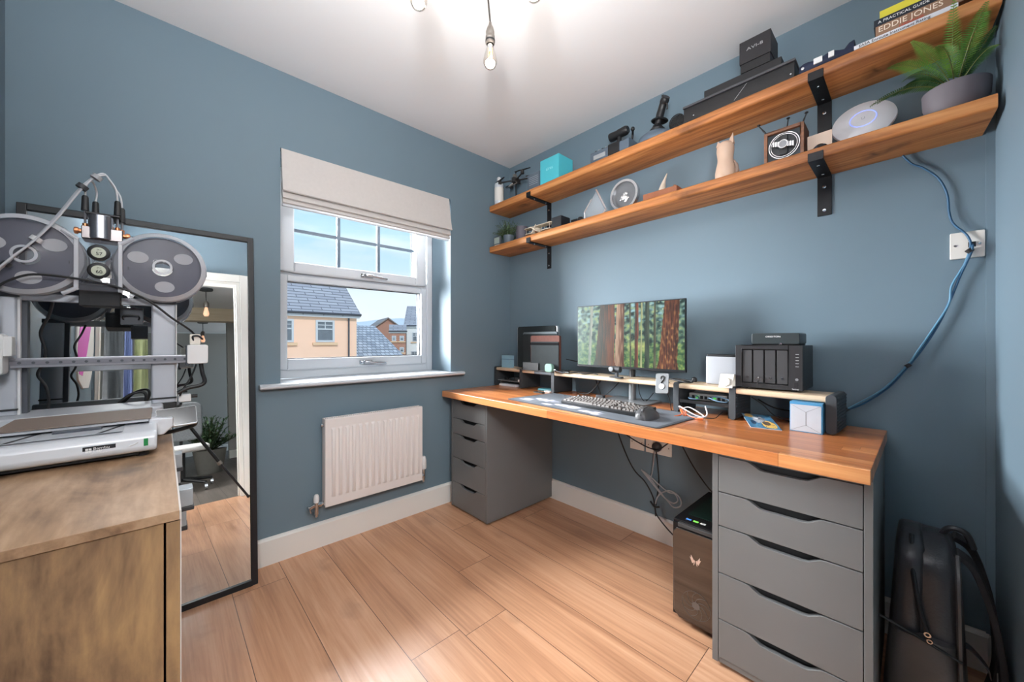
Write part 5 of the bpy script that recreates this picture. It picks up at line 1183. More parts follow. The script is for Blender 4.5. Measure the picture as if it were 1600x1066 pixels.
# glass awards
m_, nt, b = newmat('award_glass'); b.inputs['Base Color'].default_value = rgb(214, 222, 228); b.inputs['Roughness'].default_value = 0.08; setin(b, 'Alpha', 0.22)
AWG = m_; SILV = mat('polished_silver', (214, 214, 216), 0.22, 0.85)
z = top_l(-0.88)
t = thing('glass_award', 'pointed diamond shaped glass award on the lower shelf', 'award', (-0.14, -0.882, z))
D_ = [(-0.815, z), (-0.812, z + 0.050), (-0.862, z + 0.115), (-0.892, z + 0.158), (-0.955, z + 0.035), (-0.930, z)]
MB().prism(D_, 'x', -0.155, -0.130).build('glass_body', AWG, t, world=True, bevel=0.002)
for a, b_ in (((D_[0], D_[1]), 0.006), ((D_[1], D_[2]), 0.006), ((D_[3], D_[4]), 0.007), ((D_[4], D_[5]), 0.006)):
    MB().tube([(-0.158, a[0][0], a[0][1] + 0.001), (-0.158, a[1][0], a[1][1])], b_ * 0.8, smooth=False, n=4).build('bevelled_edge', SILV, t, world=True)
z = top_l(-1.06)
t = thing('round_award', 'round silver rimmed award with a medallion on the lower shelf', 'award', (-0.14, -1.062, z))
cy, cz = -1.062, z + 0.068
MB().lathe([(0.070, -0.013), (0.082, -0.013), (0.082, 0.013), (0.070, 0.013), (0.070, -0.013)], (-0.14, cy, cz + 0.014), (-1, 0, 0), n=48).build('rim', SILV, t, world=True, smooth=True)
MB().lathe([(0, -0.004), (0.072, -0.004), (0.072, 0.004), (0, 0.004)], (-0.135, cy, cz + 0.014), (-1, 0, 0), n=48).build('disc', mat('smoked_glass_disc', (112, 114, 118), 0.25, 0.2), t, world=True)
g = MB(); rnd = random.Random(4)
for k in range(26):
    a = rnd.uniform(0, 2 * PI); r_ = rnd.uniform(0, 0.026); g.sphere((-0.142, cy + r_ * math.cos(a), cz + 0.006 + r_ * math.sin(a)), rnd.uniform(0.005, 0.009), 8, 6, (0.5, 1, 1))
g.build('medallion', SILV, t, world=True, smooth=True)
B(-0.165, cy - 0.045, z, -0.115, cy + 0.045, z + 0.006).build('foot', SILV, t, world=True, bevel=0.001)
# horn on a wooden plinth
z = top_l(-1.26)
t = thing('horn_ornament', 'carved pale horn standing on a long wooden plinth on the lower shelf', 'ornament', (-0.13, -1.262, z))
RW = mat('reddish_wood', (138, 84, 56), 0.5, var=0.25, scale=30)
rbox(-0.165, -1.352, z, -0.095, -1.178, z + 0.042, 0.006, 'z').build('plinth', RW, t, world=True, bevel=0.002)
MB().tube([(-0.13, -1.262, z + 0.040), (-0.13, -1.272, z + 0.085), (-0.128, -1.288, z + 0.128)], [0.022, 0.019, 0.017, 0.016, 0.014, 0.012, 0.010, 0.008, 0.006, 0.005, 0.004, 0.003, 0.002], n=14).build('horn', mat('striped_horn', (190, 176, 160), 0.4, var=0.3, scale=40), t, world=True, smooth=True)
MB().cyl((-0.15, -1.335, z + 0.042), (-0.15, -1.335, z + 0.050), 0.006, n=12).build('peg', RW, t, world=True)
# cat statuette
z = top_l(-1.56)
t = thing('cat_figurine', 'cream ceramic cat figurine seen from behind on the lower shelf', 'figurine', (-0.14, -1.555, z))
CATM = mat('cream_ceramic', (192, 164, 144), 0.5, var=0.04)
m = MB(); cx_, cy_ = -0.14, -1.555
m.lathe([(0, 0.004), (0.036, 0.004), (0.042, 0.02), (0.041, 0.045), (0.033, 0.075), (0.030, 0.095), (0.033, 0.115), (0.036, 0.135), (0.034, 0.155), (0.026, 0.168), (0.012, 0.174), (0, 0.175)], (cx_, cy_, z), n=28, sx=0.9, sy=1.0)
m.build('body', CATM, t, world=True, smooth=True, angle=80, subsurf=1)
for s, tip in ((1, 0.186), (-1, 0.204)):
    e = MB(); c0 = Vector((cx_, cy_ + s * 0.022, z + 0.155))
    e.add([c0 + Vector((-0.010, -0.013, 0)), c0 + Vector((0.010, -0.013, 0)), c0 + Vector((0.010, 0.013, 0)), c0 + Vector((-0.010, 0.013, 0)), Vector((cx_, cy_ + s * 0.030, z + tip))], [(0, 1, 4), (1, 2, 4), (2, 3, 4), (3, 0, 4), (0, 3, 2, 1)])
    e.build('ear', CATM, t, world=True)
MB().tube([(cx_ + 0.02, cy_ - 0.03, z + 0.012), (cx_, cy_ - 0.046, z + 0.03), (cx_ - 0.005, cy_ - 0.045, z + 0.055), (cx_, cy_ - 0.034, z + 0.08)], [0.009] * 8 + [0.007] * 6 + [0.004] * 6, n=10).build('tail', mat('taupe_ceramic', (150, 128, 116), 0.5), t, world=True, smooth=True)
MB().lathe([(0, 0), (0.050, 0), (0.050, 0.004), (0, 0.005)], (cx_, cy_, z), n=28).build('plinth', WHITEPL, t, world=True)
# watch winder in a wooden box
z = top_l(-1.77)
t = thing('watch_winder', 'wooden framed watch winder holding a silver watch on the lower shelf', 'watch winder', (-0.12, -1.773, z))
WAL = wood('walnut', ((74, 42, 24), (112, 70, 44), (140, 92, 60)), 'y', 20, 0.1, 0.4, bump=0.1)
wy0, wy1, wx = -1.708, -1.838, -0.175; wh = 0.128
m = MB(); m.box(wx, wy1, z, -0.07, wy1 + 0.011, z + wh).box(wx, wy0 - 0.011, z, -0.07, wy0, z + wh).box(wx, wy1 + 0.011, z + wh - 0.011, -0.07, wy0 - 0.011, z + wh).box(wx, wy1 + 0.011, z, -0.07, wy0 - 0.011, z + 0.011)
m.build('wooden_case', WAL, t, world=True, bevel=0.0015)
B(wx + 0.014, wy1 + 0.011, z + 0.011, wx + 0.020, wy0 - 0.011, z + wh - 0.011).build('felt_panel', mat('grey_felt', (66, 72, 76), 0.9), t, world=True)
cyw, czw = (wy0 + wy1) / 2, z + wh / 2
MB().lathe([(0.048, 0), (0.051, 0), (0.051, 0.004), (0.048, 0.004), (0.048, 0)], (wx + 0.014, cyw, czw), (-1, 0, 0), n=40).build('outer_ring', SILV, t, world=True, smooth=True)
MB().lathe([(0.042, 0), (0.044, 0), (0.044, 0.005), (0.042, 0.005), (0.042, 0)], (wx + 0.014, cyw, czw), (-1, 0, 0), n=40).build('inner_ring', SILV, t, world=True, smooth=True)
MB().lathe([(0, 0), (0.041, 0), (0.041, 0.003), (0, 0.003)], (wx + 0.014, cyw, czw), (-1, 0, 0), n=40).build('turntable', mat('dark_turntable', (46, 48, 52), 0.5), t, world=True)
rbox(wx + 0.002, cyw - 0.014, czw - 0.040, wx + 0.012, cyw + 0.014, czw + 0.040, 0.008, 'x').build('cushion', BLACKPL, t, world=True, bevel=0.003)
wt = thing('wristwatch', 'silver wristwatch with a dark dial on the winder cushion', 'watch', (wx, cyw, czw))
for k in range(-4, 5):
    if abs(k) > 1: rbox(wx - 0.005, cyw + k * 0.0078 - 0.0034, czw - 0.010 + k * 0.002, wx + 0.0015, cyw + k * 0.0078 + 0.0034, czw + 0.010 + k * 0.002, 0.002, 'x').build('bracelet_link', SILV, wt, world=True, bevel=0.001)
cs = MB().lathe([(0, 0), (0.016, 0), (0.018, 0.004), (0.016, 0.009), (0.014, 0.009), (0.0135, 0.0075), (0, 0.0075)], (wx + 0.0015, cyw, czw), (-1, 0, 0), n=32).build('watch_case', SILV, wt, world=True, smooth=True)
MB().lathe([(0, 0), (0.0125, 0), (0, 0.0004)], (wx - 0.0065, cyw, czw), (-1, 0, 0), n=28).build('dial', mat('silver_grey_dial', (120, 122, 126), 0.3, 0.4), cs, world=True)
for (yy, xx, lean, hh) in ((-1.716, -0.165, 0.028, 0.045), (-1.832, -0.165, -0.012, 0.030), (-1.764, -0.085, -0.008, 0.072)):
    q = MB().tube([(xx, yy, z + wh - 0.001), (xx, yy + lean * 0.6, z + wh + hh * 0.6), (xx, yy + lean, z + wh + hh)], [0.003, 0.0022, 0.002], n=8).sphere((xx, yy + lean, z + wh + hh + 0.003), 0.0065, 12, 8, (1, 1, 0.6)).build('peg_hook', BLACKPL, t, world=True, smooth=True)
t = thing('card_cut_out', 'pale cardboard piece with a round hole between the winder and the bracket', 'cardboard', (-0.15, -1.885, z))
hp = [(-1.845, z), (-1.845, z + 0.066)]
hp += [(-1.918, z + 0.066), (-1.918, z)]
pts = [(-1.846, z), (-1.846, z + 0.068), (-1.918, z + 0.070), (-1.918, z)] + [(-1.882 + 0.022 * math.cos(a), z + 0.016 + 0.022 * math.sin(a)) for a in [PI + 0.0 + k * -PI / 12 for k in range(0, 0)]]
m = MB(); arc = [(-1.884 - 0.026 * math.cos(PI * k / 12), z + 0.030 * math.sin(PI * k / 12)) for k in range(13)]
m.prism([(-1.846, z), (-1.846, z + 0.068), (-1.918, z + 0.070), (-1.918, z)] + arc, 'x', -0.160, -0.157)
m.build('card_sheet', mat('tan_card', (202, 182, 166), 0.8), t, world=True)
# wireless access point
z = top_l(-2.0)
t = thing('wireless_access_point', 'round white wireless access point with a glowing blue ring leaning on the wall', 'access point', (-0.11, -2.0, z))
ax = Vector((-1, -0.02, 0.42)).normalized(); cc = Vector((-0.105, -1.998, z + 0.083))
MB().lathe([(0, -0.022), (0.070, -0.022), (0.084, -0.012), (0.088, -0.004), (0.086, 0.003), (0.070, 0.009), (0.040, 0.013), (0, 0.0145)], cc, ax, n=56).build('disc', mat('satin_white_shell', (220, 221, 226), 0.35, var=0.01), t, world=True, smooth=True)
MB().lathe([(0.034, 0.0132), (0.0355, 0.0144), (0.037, 0.0128)], cc, ax, n=56).build('light_ring', mat('blue_light', (120, 140, 250), 0.3, emit=(110, 130, 255), estr=1.1), t, world=True, smooth=True)
u_ = Vector((0, -1, 0)); up_ = ax.cross(u_) * -1
text('logo', 'U', 0.016, cc + ax * 0.0150, (0, -1, 0), u_.cross(ax) * -1 if (u_.cross(ax) * -1).z > 0 else u_.cross(ax), mat('grey_logo', (176, 180, 190), 0.4), t, world=True)
# fern
z = top_l(-2.21)
PX, PY = -0.105, -2.214
fn = thing('potted_fern', 'green fern in a round mauve grey pot at the near end of the lower shelf', 'fern', (PX, PY, z))
MB().lathe([(0, 0), (0.050, 0), (0.060, 0.008), (0.072, 0.050), (0.074, 0.092), (0.069, 0.092), (0.066, 0.078), (0, 0.078)], (PX, PY, z), n=40).build('pot', mat('mauve_pot', (112, 106, 112), 0.6, var=0.06), fn, world=True, smooth=True)
MB().lathe([(0, 0.078), (0.067, 0.078), (0, 0.0785)], (PX, PY, z), n=24).build('soil', mat('dark_soil', (44, 38, 34), 0.95, var=0.4, scale=120), fn, world=True)
FG = mat('fern_green', (104, 150, 62), 0.45, var=0.35, scale=14); FG2 = mat('fern_dark_green', (62, 104, 56), 0.5, var=0.3, scale=14)
STEMM = mat('fern_stem', (120, 128, 70), 0.5)
def frond(tip, mid, wmax, n, m):
    p0 = Vector((PX, PY, z + 0.080)); p2 = Vector(tip); p1 = Vector(mid)
    P = lambda s: p0 * (1 - s) ** 2 + p1 * 2 * s * (1 - s) + p2 * s * s
    f = MB(); prev = None
    for k in range(n):
        s = 0.20 + 0.80 * k / (n - 1); c = P(s); tn = (P(min(1, s + 0.01)) - P(s - 0.01)).normalized()
        side = tn.cross(Vector((0.25, 0.0, 1))).normalized() if abs(tn.z) < 0.95 else Vector((0, 1, 0)); nr = side.cross(tn)
        w = wmax * (math.sin(PI * min(1, (s - 0.12) / 0.9)) ** 0.6) * (1.0 if s < 0.5 else 1 - (s - 0.5) * 1.2) + 0.003
        lw = 0.0019
        for sg in (1, -1):
            d_ = (side * sg + tn * 0.35 - nr * 0.15).normalized()
            a = c; e = c + d_ * w; mdp = c + d_ * w * 0.5 + nr * 0.0015
            f.add([a - tn * lw * 0.7, mdp - tn * lw, e, mdp + tn * lw, a + tn * lw * 0.7], [(0, 1, 2, 3, 4)])
    o_ = f.build('frond', m, fn, world=True)
    MB().tube([P(s / 8) for s in range(9)], [0.0016, 0.0012, 0.0008, 0.0005], n=5, sub=2).build('stem', STEMM, o_, world=True)
zt = z + 0.08
FR = [((-0.20, -2.065, z + 0.190), (-0.15, -2.13, z + 0.22), 0.034, FG), ((-0.22, -2.12, z + 0.235), (-0.15, -2.17, z + 0.20), 0.030, FG), ((-0.235, -2.205, z + 0.30), (-0.16, -2.20, z + 0.18), 0.026, FG),
      ((-0.20, -2.275, z + 0.27), (-0.13, -2.235, z + 0.18), 0.032, FG), ((-0.27, -2.262, z + 0.235), (-0.18, -2.235, z + 0.20), 0.032, FG), ((-0.17, -2.287, z + 0.21), (-0.14, -2.25, z + 0.16), 0.026, FG2),
      ((-0.15, -2.02, z + 0.105), (-0.14, -2.11, z + 0.165), 0.022, FG2), ((-0.20, -2.04, z + 0.085), (-0.18, -2.12, z + 0.145), 0.022, FG2), ((-0.13, -2.10, z + 0.14), (-0.13, -2.15, z + 0.17), 0.022, FG2),
      ((-0.28, -2.17, z + 0.16), (-0.20, -2.20, z + 0.19), 0.026, FG), ((-0.06, -2.16, z + 0.20), (-0.08, -2.19, z + 0.16), 0.024, FG2), ((-0.05, -2.26, z + 0.22), (-0.08, -2.24, z + 0.16), 0.024, FG2), ((-0.24, -2.285, z + 0.12), (-0.17, -2.26, z + 0.17), 0.024, FG2),
      ((-0.26, -2.10, z + 0.10), (-0.2, -2.14, z + 0.17), 0.022, FG2)]
for tip, mid, w, m_ in FR: frond(tip, mid, w, 32, m_)

# ================================================================ WALL PLATE AND NETWORK CABLES ABOVE THE DESK END
t = plate('network_wall_plate', 'white network wall plate in the corner beside the door wall', -2.2065, -2.2815, 1.350, 1.438, (-2.218, -2.270), x=0.0)
MB().box(-0.011, -2.262, 1.385, -0.0095, -2.246, 1.402).build('port', BLACKINK, t, world=True)
NAVC = mat('navy_blue_cable', (40, 84, 116), 0.45); 
cable('dark blue network cable dropping from the lower shelf to the wall plate', [(-0.012, -2.096, 1.742), (-0.010, -2.118, 1.706), (-0.010, -2.145, 1.682), (-0.010, -2.180, 1.635), (-0.010, -2.200, 1.575), (-0.010, -2.205, 1.51), (-0.012, -2.214, 1.47), (-0.016, -2.240, 1.43), (-0.020, -2.250, 1.40), (-0.02, -2.249, 1.375)], 0.0032, NAVC, 'network_cable')
cable('blue network cable sweeping from the wall plate down behind the riser', [(-0.014, -2.254, 1.392), (-0.024, -2.254, 1.385), (-0.022, -2.250, 1.36), (-0.014, -2.228, 1.29), (-0.012, -2.206, 1.21), (-0.012, -2.180, 1.13), (-0.012, -2.145, 1.05), (-0.012, -2.110, 0.985), (-0.014, -2.06, 0.905), (-0.016, -1.99, 0.835), (-0.02, -1.93, 0.80), (-0.03, -1.89, 0.79)], 0.0034, NAVC, 'network_cable')
cable('lighter blue network cable running beside the darker one to the riser', [(-0.016, -2.249, 1.376), (-0.016, -2.238, 1.33), (-0.016, -2.210, 1.26), (-0.015, -2.204, 1.20), (-0.018, -2.170, 1.12), (-0.018, -2.135, 1.045), (-0.018, -2.108, 0.99), (-0.02, -2.05, 0.902), (-0.022, -1.985, 0.842), (-0.026, -1.93, 0.80), (-0.034, -1.89, 0.786)], 0.0030, mat('light_blue_cable', (84, 132, 160), 0.45), 'network_cable')
for lb, c in (('black cable strap at the wall plate', (-0.019, -2.248, 1.372)), ('black cable strap half way down the blue cables', (-0.016, -2.109, 0.987)), ('black cable strap where the blue cables meet the riser', (-0.022, -1.945, 0.808))):
    q = MB().cyl((c[0], c[1] - 0.004, c[2] - 0.005), (c[0], c[1] + 0.004, c[2] + 0.005), 0.0088, n=14).build('cable_strap', BLACKPL); tag(q, lb, 'cable strap')

# ================================================================ BACKPACK
t = thing('backpack', 'black leather backpack standing on the floor between the drawers and the door wall', 'backpack', (-0.27, -2.16, 0))
LEATH = mat('black_leather', (52, 52, 55), 0.33, var=0.12, scale=25, bump=0.35, bscale=160)
LEATH2 = mat('dark_grey_leather', (74, 72, 72), 0.38, var=0.12, scale=25, bump=0.35, bscale=160)
MESH = mat('black_webbing', (34, 34, 37), 0.8, var=0.3, scale=200, bump=0.4)
def blob_section(ya, yb, xa, xb, zt, zb=0.0, lean=0.0, sq=0.55, n=28, m=16, topround=0.10):
    vs = []
    for j in range(m + 1):
        s = j / m; zz = zb + (zt - zb) * s
        k = 1.0
        if s > 1 - topround * 2: k = max(0.05, (1 - ((s - (1 - topround * 2)) / (topround * 2)) ** 2.2)) ** 0.5
        if s < 0.06: k = 0.9 + 0.1 * (s / 0.06)
        cx = (xa + xb) / 2; cy = (ya + yb) / 2 + lean * s; hx = (xb - xa) / 2 * k; hy = (yb - ya) / 2 * (0.5 + 0.5 * k) * (1 - 0.22 * s)
        for i in range(n):
            a = 2 * PI * i / n; c_, s_ = math.cos(a), math.sin(a)
            w = 1 + 0.02 * noise.noise(Vector((c_ * 2, s_ * 2, zz * 9)))
            vs.append((cx + hx * math.copysign(abs(c_) ** sq, c_) * w, cy + hy * math.copysign(abs(s_) ** sq, s_) * w, zz))
    return MB().add(vs, [(j * n + i, j * n + (i + 1) % n, (j + 1) * n + (i + 1) % n, (j + 1) * n + i) for j in range(m) for i in range(n)] + [tuple(range(n))[::-1], tuple(range(m * n, (m + 1) * n))])
blob_section(-2.232, -2.092, -0.395, -0.10, 0.500, lean=0.006, sq=0.42, topround=0.07).build('main_compartment', LEATH, t, world=True, smooth=True, angle=80)
blob_section(-2.140, -2.058, -0.402, -0.10, 0.505, lean=-0.02, sq=0.42, topround=0.07).build('front_compartment', LEATH, t, world=True, smooth=True, angle=80)
blob_section(-2.222, -2.056, -0.420, -0.10, 0.265, lean=0.0, sq=0.35, topround=0.03).build('lower_pocket', LEATH2, t, world=True, smooth=True, angle=80)
MB().tube([(-0.415, -2.052, 0.27), (-0.422, -2.12, 0.255), (-0.420, -2.21, 0.225)], 0.0035, n=6).build('seam', BLACKPL, t, world=True)
zp = MB().tube([(-0.33, -2.118, 0.50), (-0.395, -2.120, 0.43), (-0.412, -2.132, 0.34), (-0.418, -2.150, 0.255)], 0.0055, n=8).build('zip', BLACKPL, t, world=True)
MB().lathe([(0.004, -0.001), (0.007, -0.001), (0.007, 0.001), (0.004, 0.001)], (-0.424, -2.148, 0.268), (-1, 0, 0)).lathe([(0.004, -0.001), (0.006, -0.001), (0.006, 0.001), (0.004, 0.001)], (-0.4245, -2.152, 0.252), (-1, 0, 0)).build('zip_pull', CHROME, zp, world=True)
MB().tube([(-0.34, -2.205, 0.475), (-0.398, -2.205, 0.41), (-0.405, -2.207, 0.25), (-0.41, -2.212, 0.06)], 0.006, n=6).build('piping', LEATH2, t, world=True)
def strap(pts, w, th_, m, nm, wd_=(1, 0, 0)):
    pts = [Vector(p) for p in pts]; q = []
    for i in range(len(pts) - 1):
        a = pts[max(0, i - 1)]; b = pts[i]; c = pts[i + 1]; d = pts[min(len(pts) - 1, i + 2)]
        for k in range(6):
            u = k / 6; q.append(0.5 * ((2 * b) + (c - a) * u + (2 * a - 5 * b + 4 * c - d) * u * u + (3 * b - a - 3 * c + d) * u ** 3))
    q.append(pts[-1]); W_ = Vector(wd_) * w / 2; vs = []
    for i, p in enumerate(q):
        tn = (q[min(i + 1, len(q) - 1)] - q[max(i - 1, 0)]).normalized(); n_ = tn.cross(Vector(wd_)).normalized() * th_ / 2
        vs += [p - W_ - n_, p + W_ - n_, p + W_ + n_, p - W_ + n_]
    k = len(q)
    return MB().add(vs, [(i * 4 + j, i * 4 + (j + 1) % 4, (i + 1) * 4 + (j + 1) % 4, (i + 1) * 4 + j) for i in range(k - 1) for j in range(4)] + [(0, 1, 2, 3), ((k - 1) * 4 + 3, (k - 1) * 4 + 2, (k - 1) * 4 + 1, (k - 1) * 4)]).build(nm, m, t, world=True, bevel=0.003)
strap([(-0.30, -2.205, 0.470), (-0.31, -2.235, 0.445), (-0.32, -2.262, 0.36), (-0.325, -2.280, 0.25), (-0.325, -2.287, 0.13), (-0.32, -2.278, 0.03)], 0.06, 0.014, MESH, 'shoulder_strap')
strap([(-0.19, -2.205, 0.480), (-0.18, -2.24, 0.45), (-0.17, -2.268, 0.36), (-0.165, -2.285, 0.24), (-0.17, -2.288, 0.12), (-0.18, -2.27, 0.03)], 0.06, 0.014, MESH, 'shoulder_strap')
strap([(-0.33, -2.20, 0.225), (-0.34, -2.225, 0.235), (-0.35, -2.255, 0.205), (-0.35, -2.262, 0.18)], 0.03, 0.003, LEATH2, 'side_webbing')
MB().tube([(-0.25, -2.175, 0.488), (-0.255, -2.195, 0.520), (-0.255, -2.225, 0.516), (-0.25, -2.240, 0.475)], 0.008, n=8).build('carry_handle', LEATH, t, world=True, smooth=True)

# ================================================================ PENDANT LAMP
t = thing('pendant_lamp', 'hanging cluster of clear filament bulbs on dark cords with pewter holders', 'pendant lamp', (-1.20, -1.16, 2.398))
MB().lathe([(0, 0), (0.055, 0), (0.058, -0.008), (0.05, -0.022), (0, -0.024)], (-1.20, -1.16, 2.3995), n=32).build('ceiling_rose', mat('pewter', (132, 126, 120), 0.4, 0.8), t, world=True, smooth=True)
m_, nt, b = newmat('bulb_glass'); nt.nodes.remove(b)
tr = nt.nodes.new('ShaderNodeBsdfTransparent'); tr.inputs[0].default_value = (1.0, 0.95, 0.88, 1); gl = nt.nodes.new('ShaderNodeBsdfGlossy'); gl.inputs['Roughness'].default_value = 0.03
lw = nt.nodes.new('ShaderNodeLayerWeight'); lw.inputs[0].default_value = 0.35; mx = nt.nodes.new('ShaderNodeMixShader')
nt.links.new(lw.outputs['Facing'], mx.inputs[0]); nt.links.new(tr.outputs[0], mx.inputs[1]); nt.links.new(gl.outputs[0], mx.inputs[2])
nt.links.new(mx.outputs[0], [n for n in nt.nodes if n.type == 'OUTPUT_MATERIAL'][0].inputs[0])
FIL = mat('glowing_filament', (240, 150, 70), 0.4, emit=(255, 150, 70), estr=1.6)
def bulb_unit(bx, by, bz, power=2.2, k_=0.8):
    """bz = bottom of the glass"""
    ax = Vector((0, 0, 1)); c0 = Vector((bx, by, bz)); S = lambda pr: [(r_ * k_, z_ * k_) for r_, z_ in pr]
    bl_ = MB().lathe(S([(0, 0), (0.012, 0.002), (0.024, 0.010), (0.0315, 0.026), (0.032, 0.038), (0.028, 0.058), (0.021, 0.082), (0.015, 0.104), (0.013, 0.116)]), c0, ax, n=32).build('bulb', m_, t, world=True, smooth=True, angle=80)
    f = MB()
    for k in range(5):
        a = k * 2 * PI / 5
        f.tube([c0 + Vector((0.0085 * math.cos(a + j * 0.8), 0.0085 * math.sin(a + j * 0.8), 0.092 - 0.010 * j)) * k_ for j in range(7)], 0.0007, n=5, sub=4)
    f.build('filament', FIL, bl_, world=True)
    MB().cyl(c0 + ax * 0.088 * k_, c0 + ax * 0.112 * k_, 0.004 * k_, 0.010 * k_, n=12).build('glass_mount', mat('grey_glass_mount', (150, 150, 150), 0.3), bl_, world=True)
    h = MB().lathe(S([(0.0165, 0.112), (0.021, 0.116), (0.021, 0.128), (0.0185, 0.130), (0.021, 0.133), (0.021, 0.150), (0.0185, 0.153), (0.0195, 0.170), (0.014, 0.190), (0.008, 0.202), (0.006, 0.214), (0, 0.214)]), c0, ax, n=28).build('lamp_holder', mat('pewter', (132, 126, 120)), t, world=True, smooth=True)
    MB().lathe(S([(0.0185, 0.1245), (0.0222, 0.1245), (0.0222, 0.132), (0.0185, 0.132)]), c0, ax, n=28).build('black_ring', BLACKPL, h, world=True)
    e = c0 + ax * 0.212 * k_
    point('bulb_light', c0 + ax * 0.04, power, (1.0, 0.95, 0.9), 0.02)
    MB().tube([e, e.lerp(rose, 0.35) + Vector((0, 0, 0.02)), e.lerp(rose, 0.8) + Vector((0, 0, 0.006)), rose], 0.0032, n=8).build('cord', CORD, t, world=True, smooth=True)
CORD = mat('dark_braided_cord', (56, 52, 50), 0.8)
rose = Vector((-1.20, -1.16, 2.378))
bulb_unit(-1.076, -1.058, 2.076)
bulb_unit(-1.394, -1.103, 2.075)
bulb_unit(-1.16, -1.36, 2.075)
# ================================================================ SIDEBOARD
DRIFT = wood('driftwood_oak', ((104, 78, 56), (150, 120, 92), (182, 152, 122)), 'y', 8, 0.3, 0.42, knots=0.8, kscale=3.5, bump=0.15, contrast=1.4)
DRIFTV = wood('driftwood_oak_upright', ((86, 66, 50), (134, 106, 78), (174, 140, 98)), 'z', 8, 0.35, 0.5, knots=0.9, kscale=3, bump=0.15, contrast=1.45)
EDGEW = mat('pale_edge_strip', (206, 202, 196), 0.3, var=0.02)
sb = thing('sideboard', 'driftwood brown sideboard against the left wall carrying the printer', 'sideboard', (-2.14, -0.72, 0))
SZ = 0.785
B(-2.335, -1.258, SZ - 0.016, -1.937, -0.20, SZ).build('top_board', DRIFT, sb, world=True, bevel=0.0008)
B(-1.937, -1.258, SZ - 0.016, -1.9345, -0.20, SZ - 0.0005).build('edge_banding', EDGEW, sb, world=True)
for a in (-1.254, -0.222): B(-2.335, a, 0.0, -1.957, a + 0.018, SZ - 0.016).build('side_panel', DRIFTV, sb, world=True, bevel=0.001)
B(-2.333, -1.236, 0.06, -1.975, -0.222, 0.08).build('bottom_board', DRIFTV, sb, world=True)
B(-2.335, -1.236, 0.08, -2.327, -0.222, SZ - 0.016).build('back_panel', DRIFTV, sb, world=True)
for k in range(3):
    a = -1.2535 + k * 0.350; b = a + 0.347
    d_ = B(-1.954, a, 0.02, -1.936, b, SZ - 0.0185).build('door', DRIFTV, sb, world=True, bevel=0.0008)
    B(-1.936, a, 0.02, -1.9345, b, SZ - 0.0185).build('edge_banding', EDGEW, d_, world=True)
SIL = mat('silver_handle', (176, 184, 190), 0.35, 0.4)
for yy, zz, dx in ((-0.93, 0.685, 0.030), (-0.93, 0.640, 0.018), (-0.62, 0.70, 0.020), (-0.62, 0.655, 0.016)):
    h_ = B(-1.9345, yy - 0.02, zz, -1.9345 + dx, yy + 0.02, zz + 0.042).build('handle', SIL, sb, world=True, bevel=0.002)
    B(-1.9345, yy - 0.022, zz - 0.010, -1.9345 + dx + 0.002, yy + 0.022, zz).build('grip', DARKPL, h_, world=True, bevel=0.002)

# ================================================================ 3D PRINTER
PRG = mat('printer_silver_grey', (182, 186, 192), 0.42, 0.15, var=0.03)
PRC = mat('printer_column_grey', (180, 184, 192), 0.4, 0.25, var=0.02)
PRL = mat('printer_light_grey', (208, 211, 216), 0.35, 0.1, var=0.02)
PRD = mat('printer_dark_grey', (72, 76, 84), 0.45, var=0.04)
STEEL = mat('rail_steel', (178, 178, 186), 0.28, 0.8, var=0.05, scale=60)
pr = thing('desktop_3d_printer', 'silver open-frame 3D printer with a small touch screen on the sideboard', '3d printer', (-2.14, -0.6, SZ))
# base body: rear block and low front bar
n = SZ
m = rbox(-2.325, -0.50, n + 0.012, -1.955, -0.33, n + 0.085, 0.015, 'z', 5)
m.build('rear_base', PRG, pr, world=True, bevel=0.006)
prof = [(-0.805, n + 0.014), (-0.812, n + 0.024), (-0.808, n + 0.052), (-0.796, n + 0.062), (-0.70, n + 0.066), (-0.50, n + 0.064), (-0.50, n + 0.012)]
m = MB().prism(prof, 'x', -2.325, -1.968); m.build('front_base', PRL, pr, world=True, bevel=0.008, seg=4)
B(-2.305, -0.79, n + 0.004, -2.0, -0.36, n + 0.014).build('black_underside', BLACKPL, pr, world=True, bevel=0.003)
for sx in (-2.30, -1.995):
    for sy in (-0.775, -0.36): MB().cyl((sx, sy, n), (sx, sy, n + 0.014), 0.012, n=14).build('foot', BLACKPL, pr, world=True)
# recessed tray with diagonal slots in the base top
B(-2.30, -0.775, n + 0.0655, -2.03, -0.62, n + 0.067).build('tray_recess', PRG, pr, world=True, bevel=0.001)
for xx in (-2.215, -2.075):
    m = MB().add([(xx, -0.775, n + 0.0675), (xx + 0.010, -0.775, n + 0.0675), (xx + 0.045, -0.69, n + 0.0675), (xx + 0.036, -0.69, n + 0.0675)], [(0, 1, 2, 3)]); m.build('slot', BLACKINK, pr, world=True)
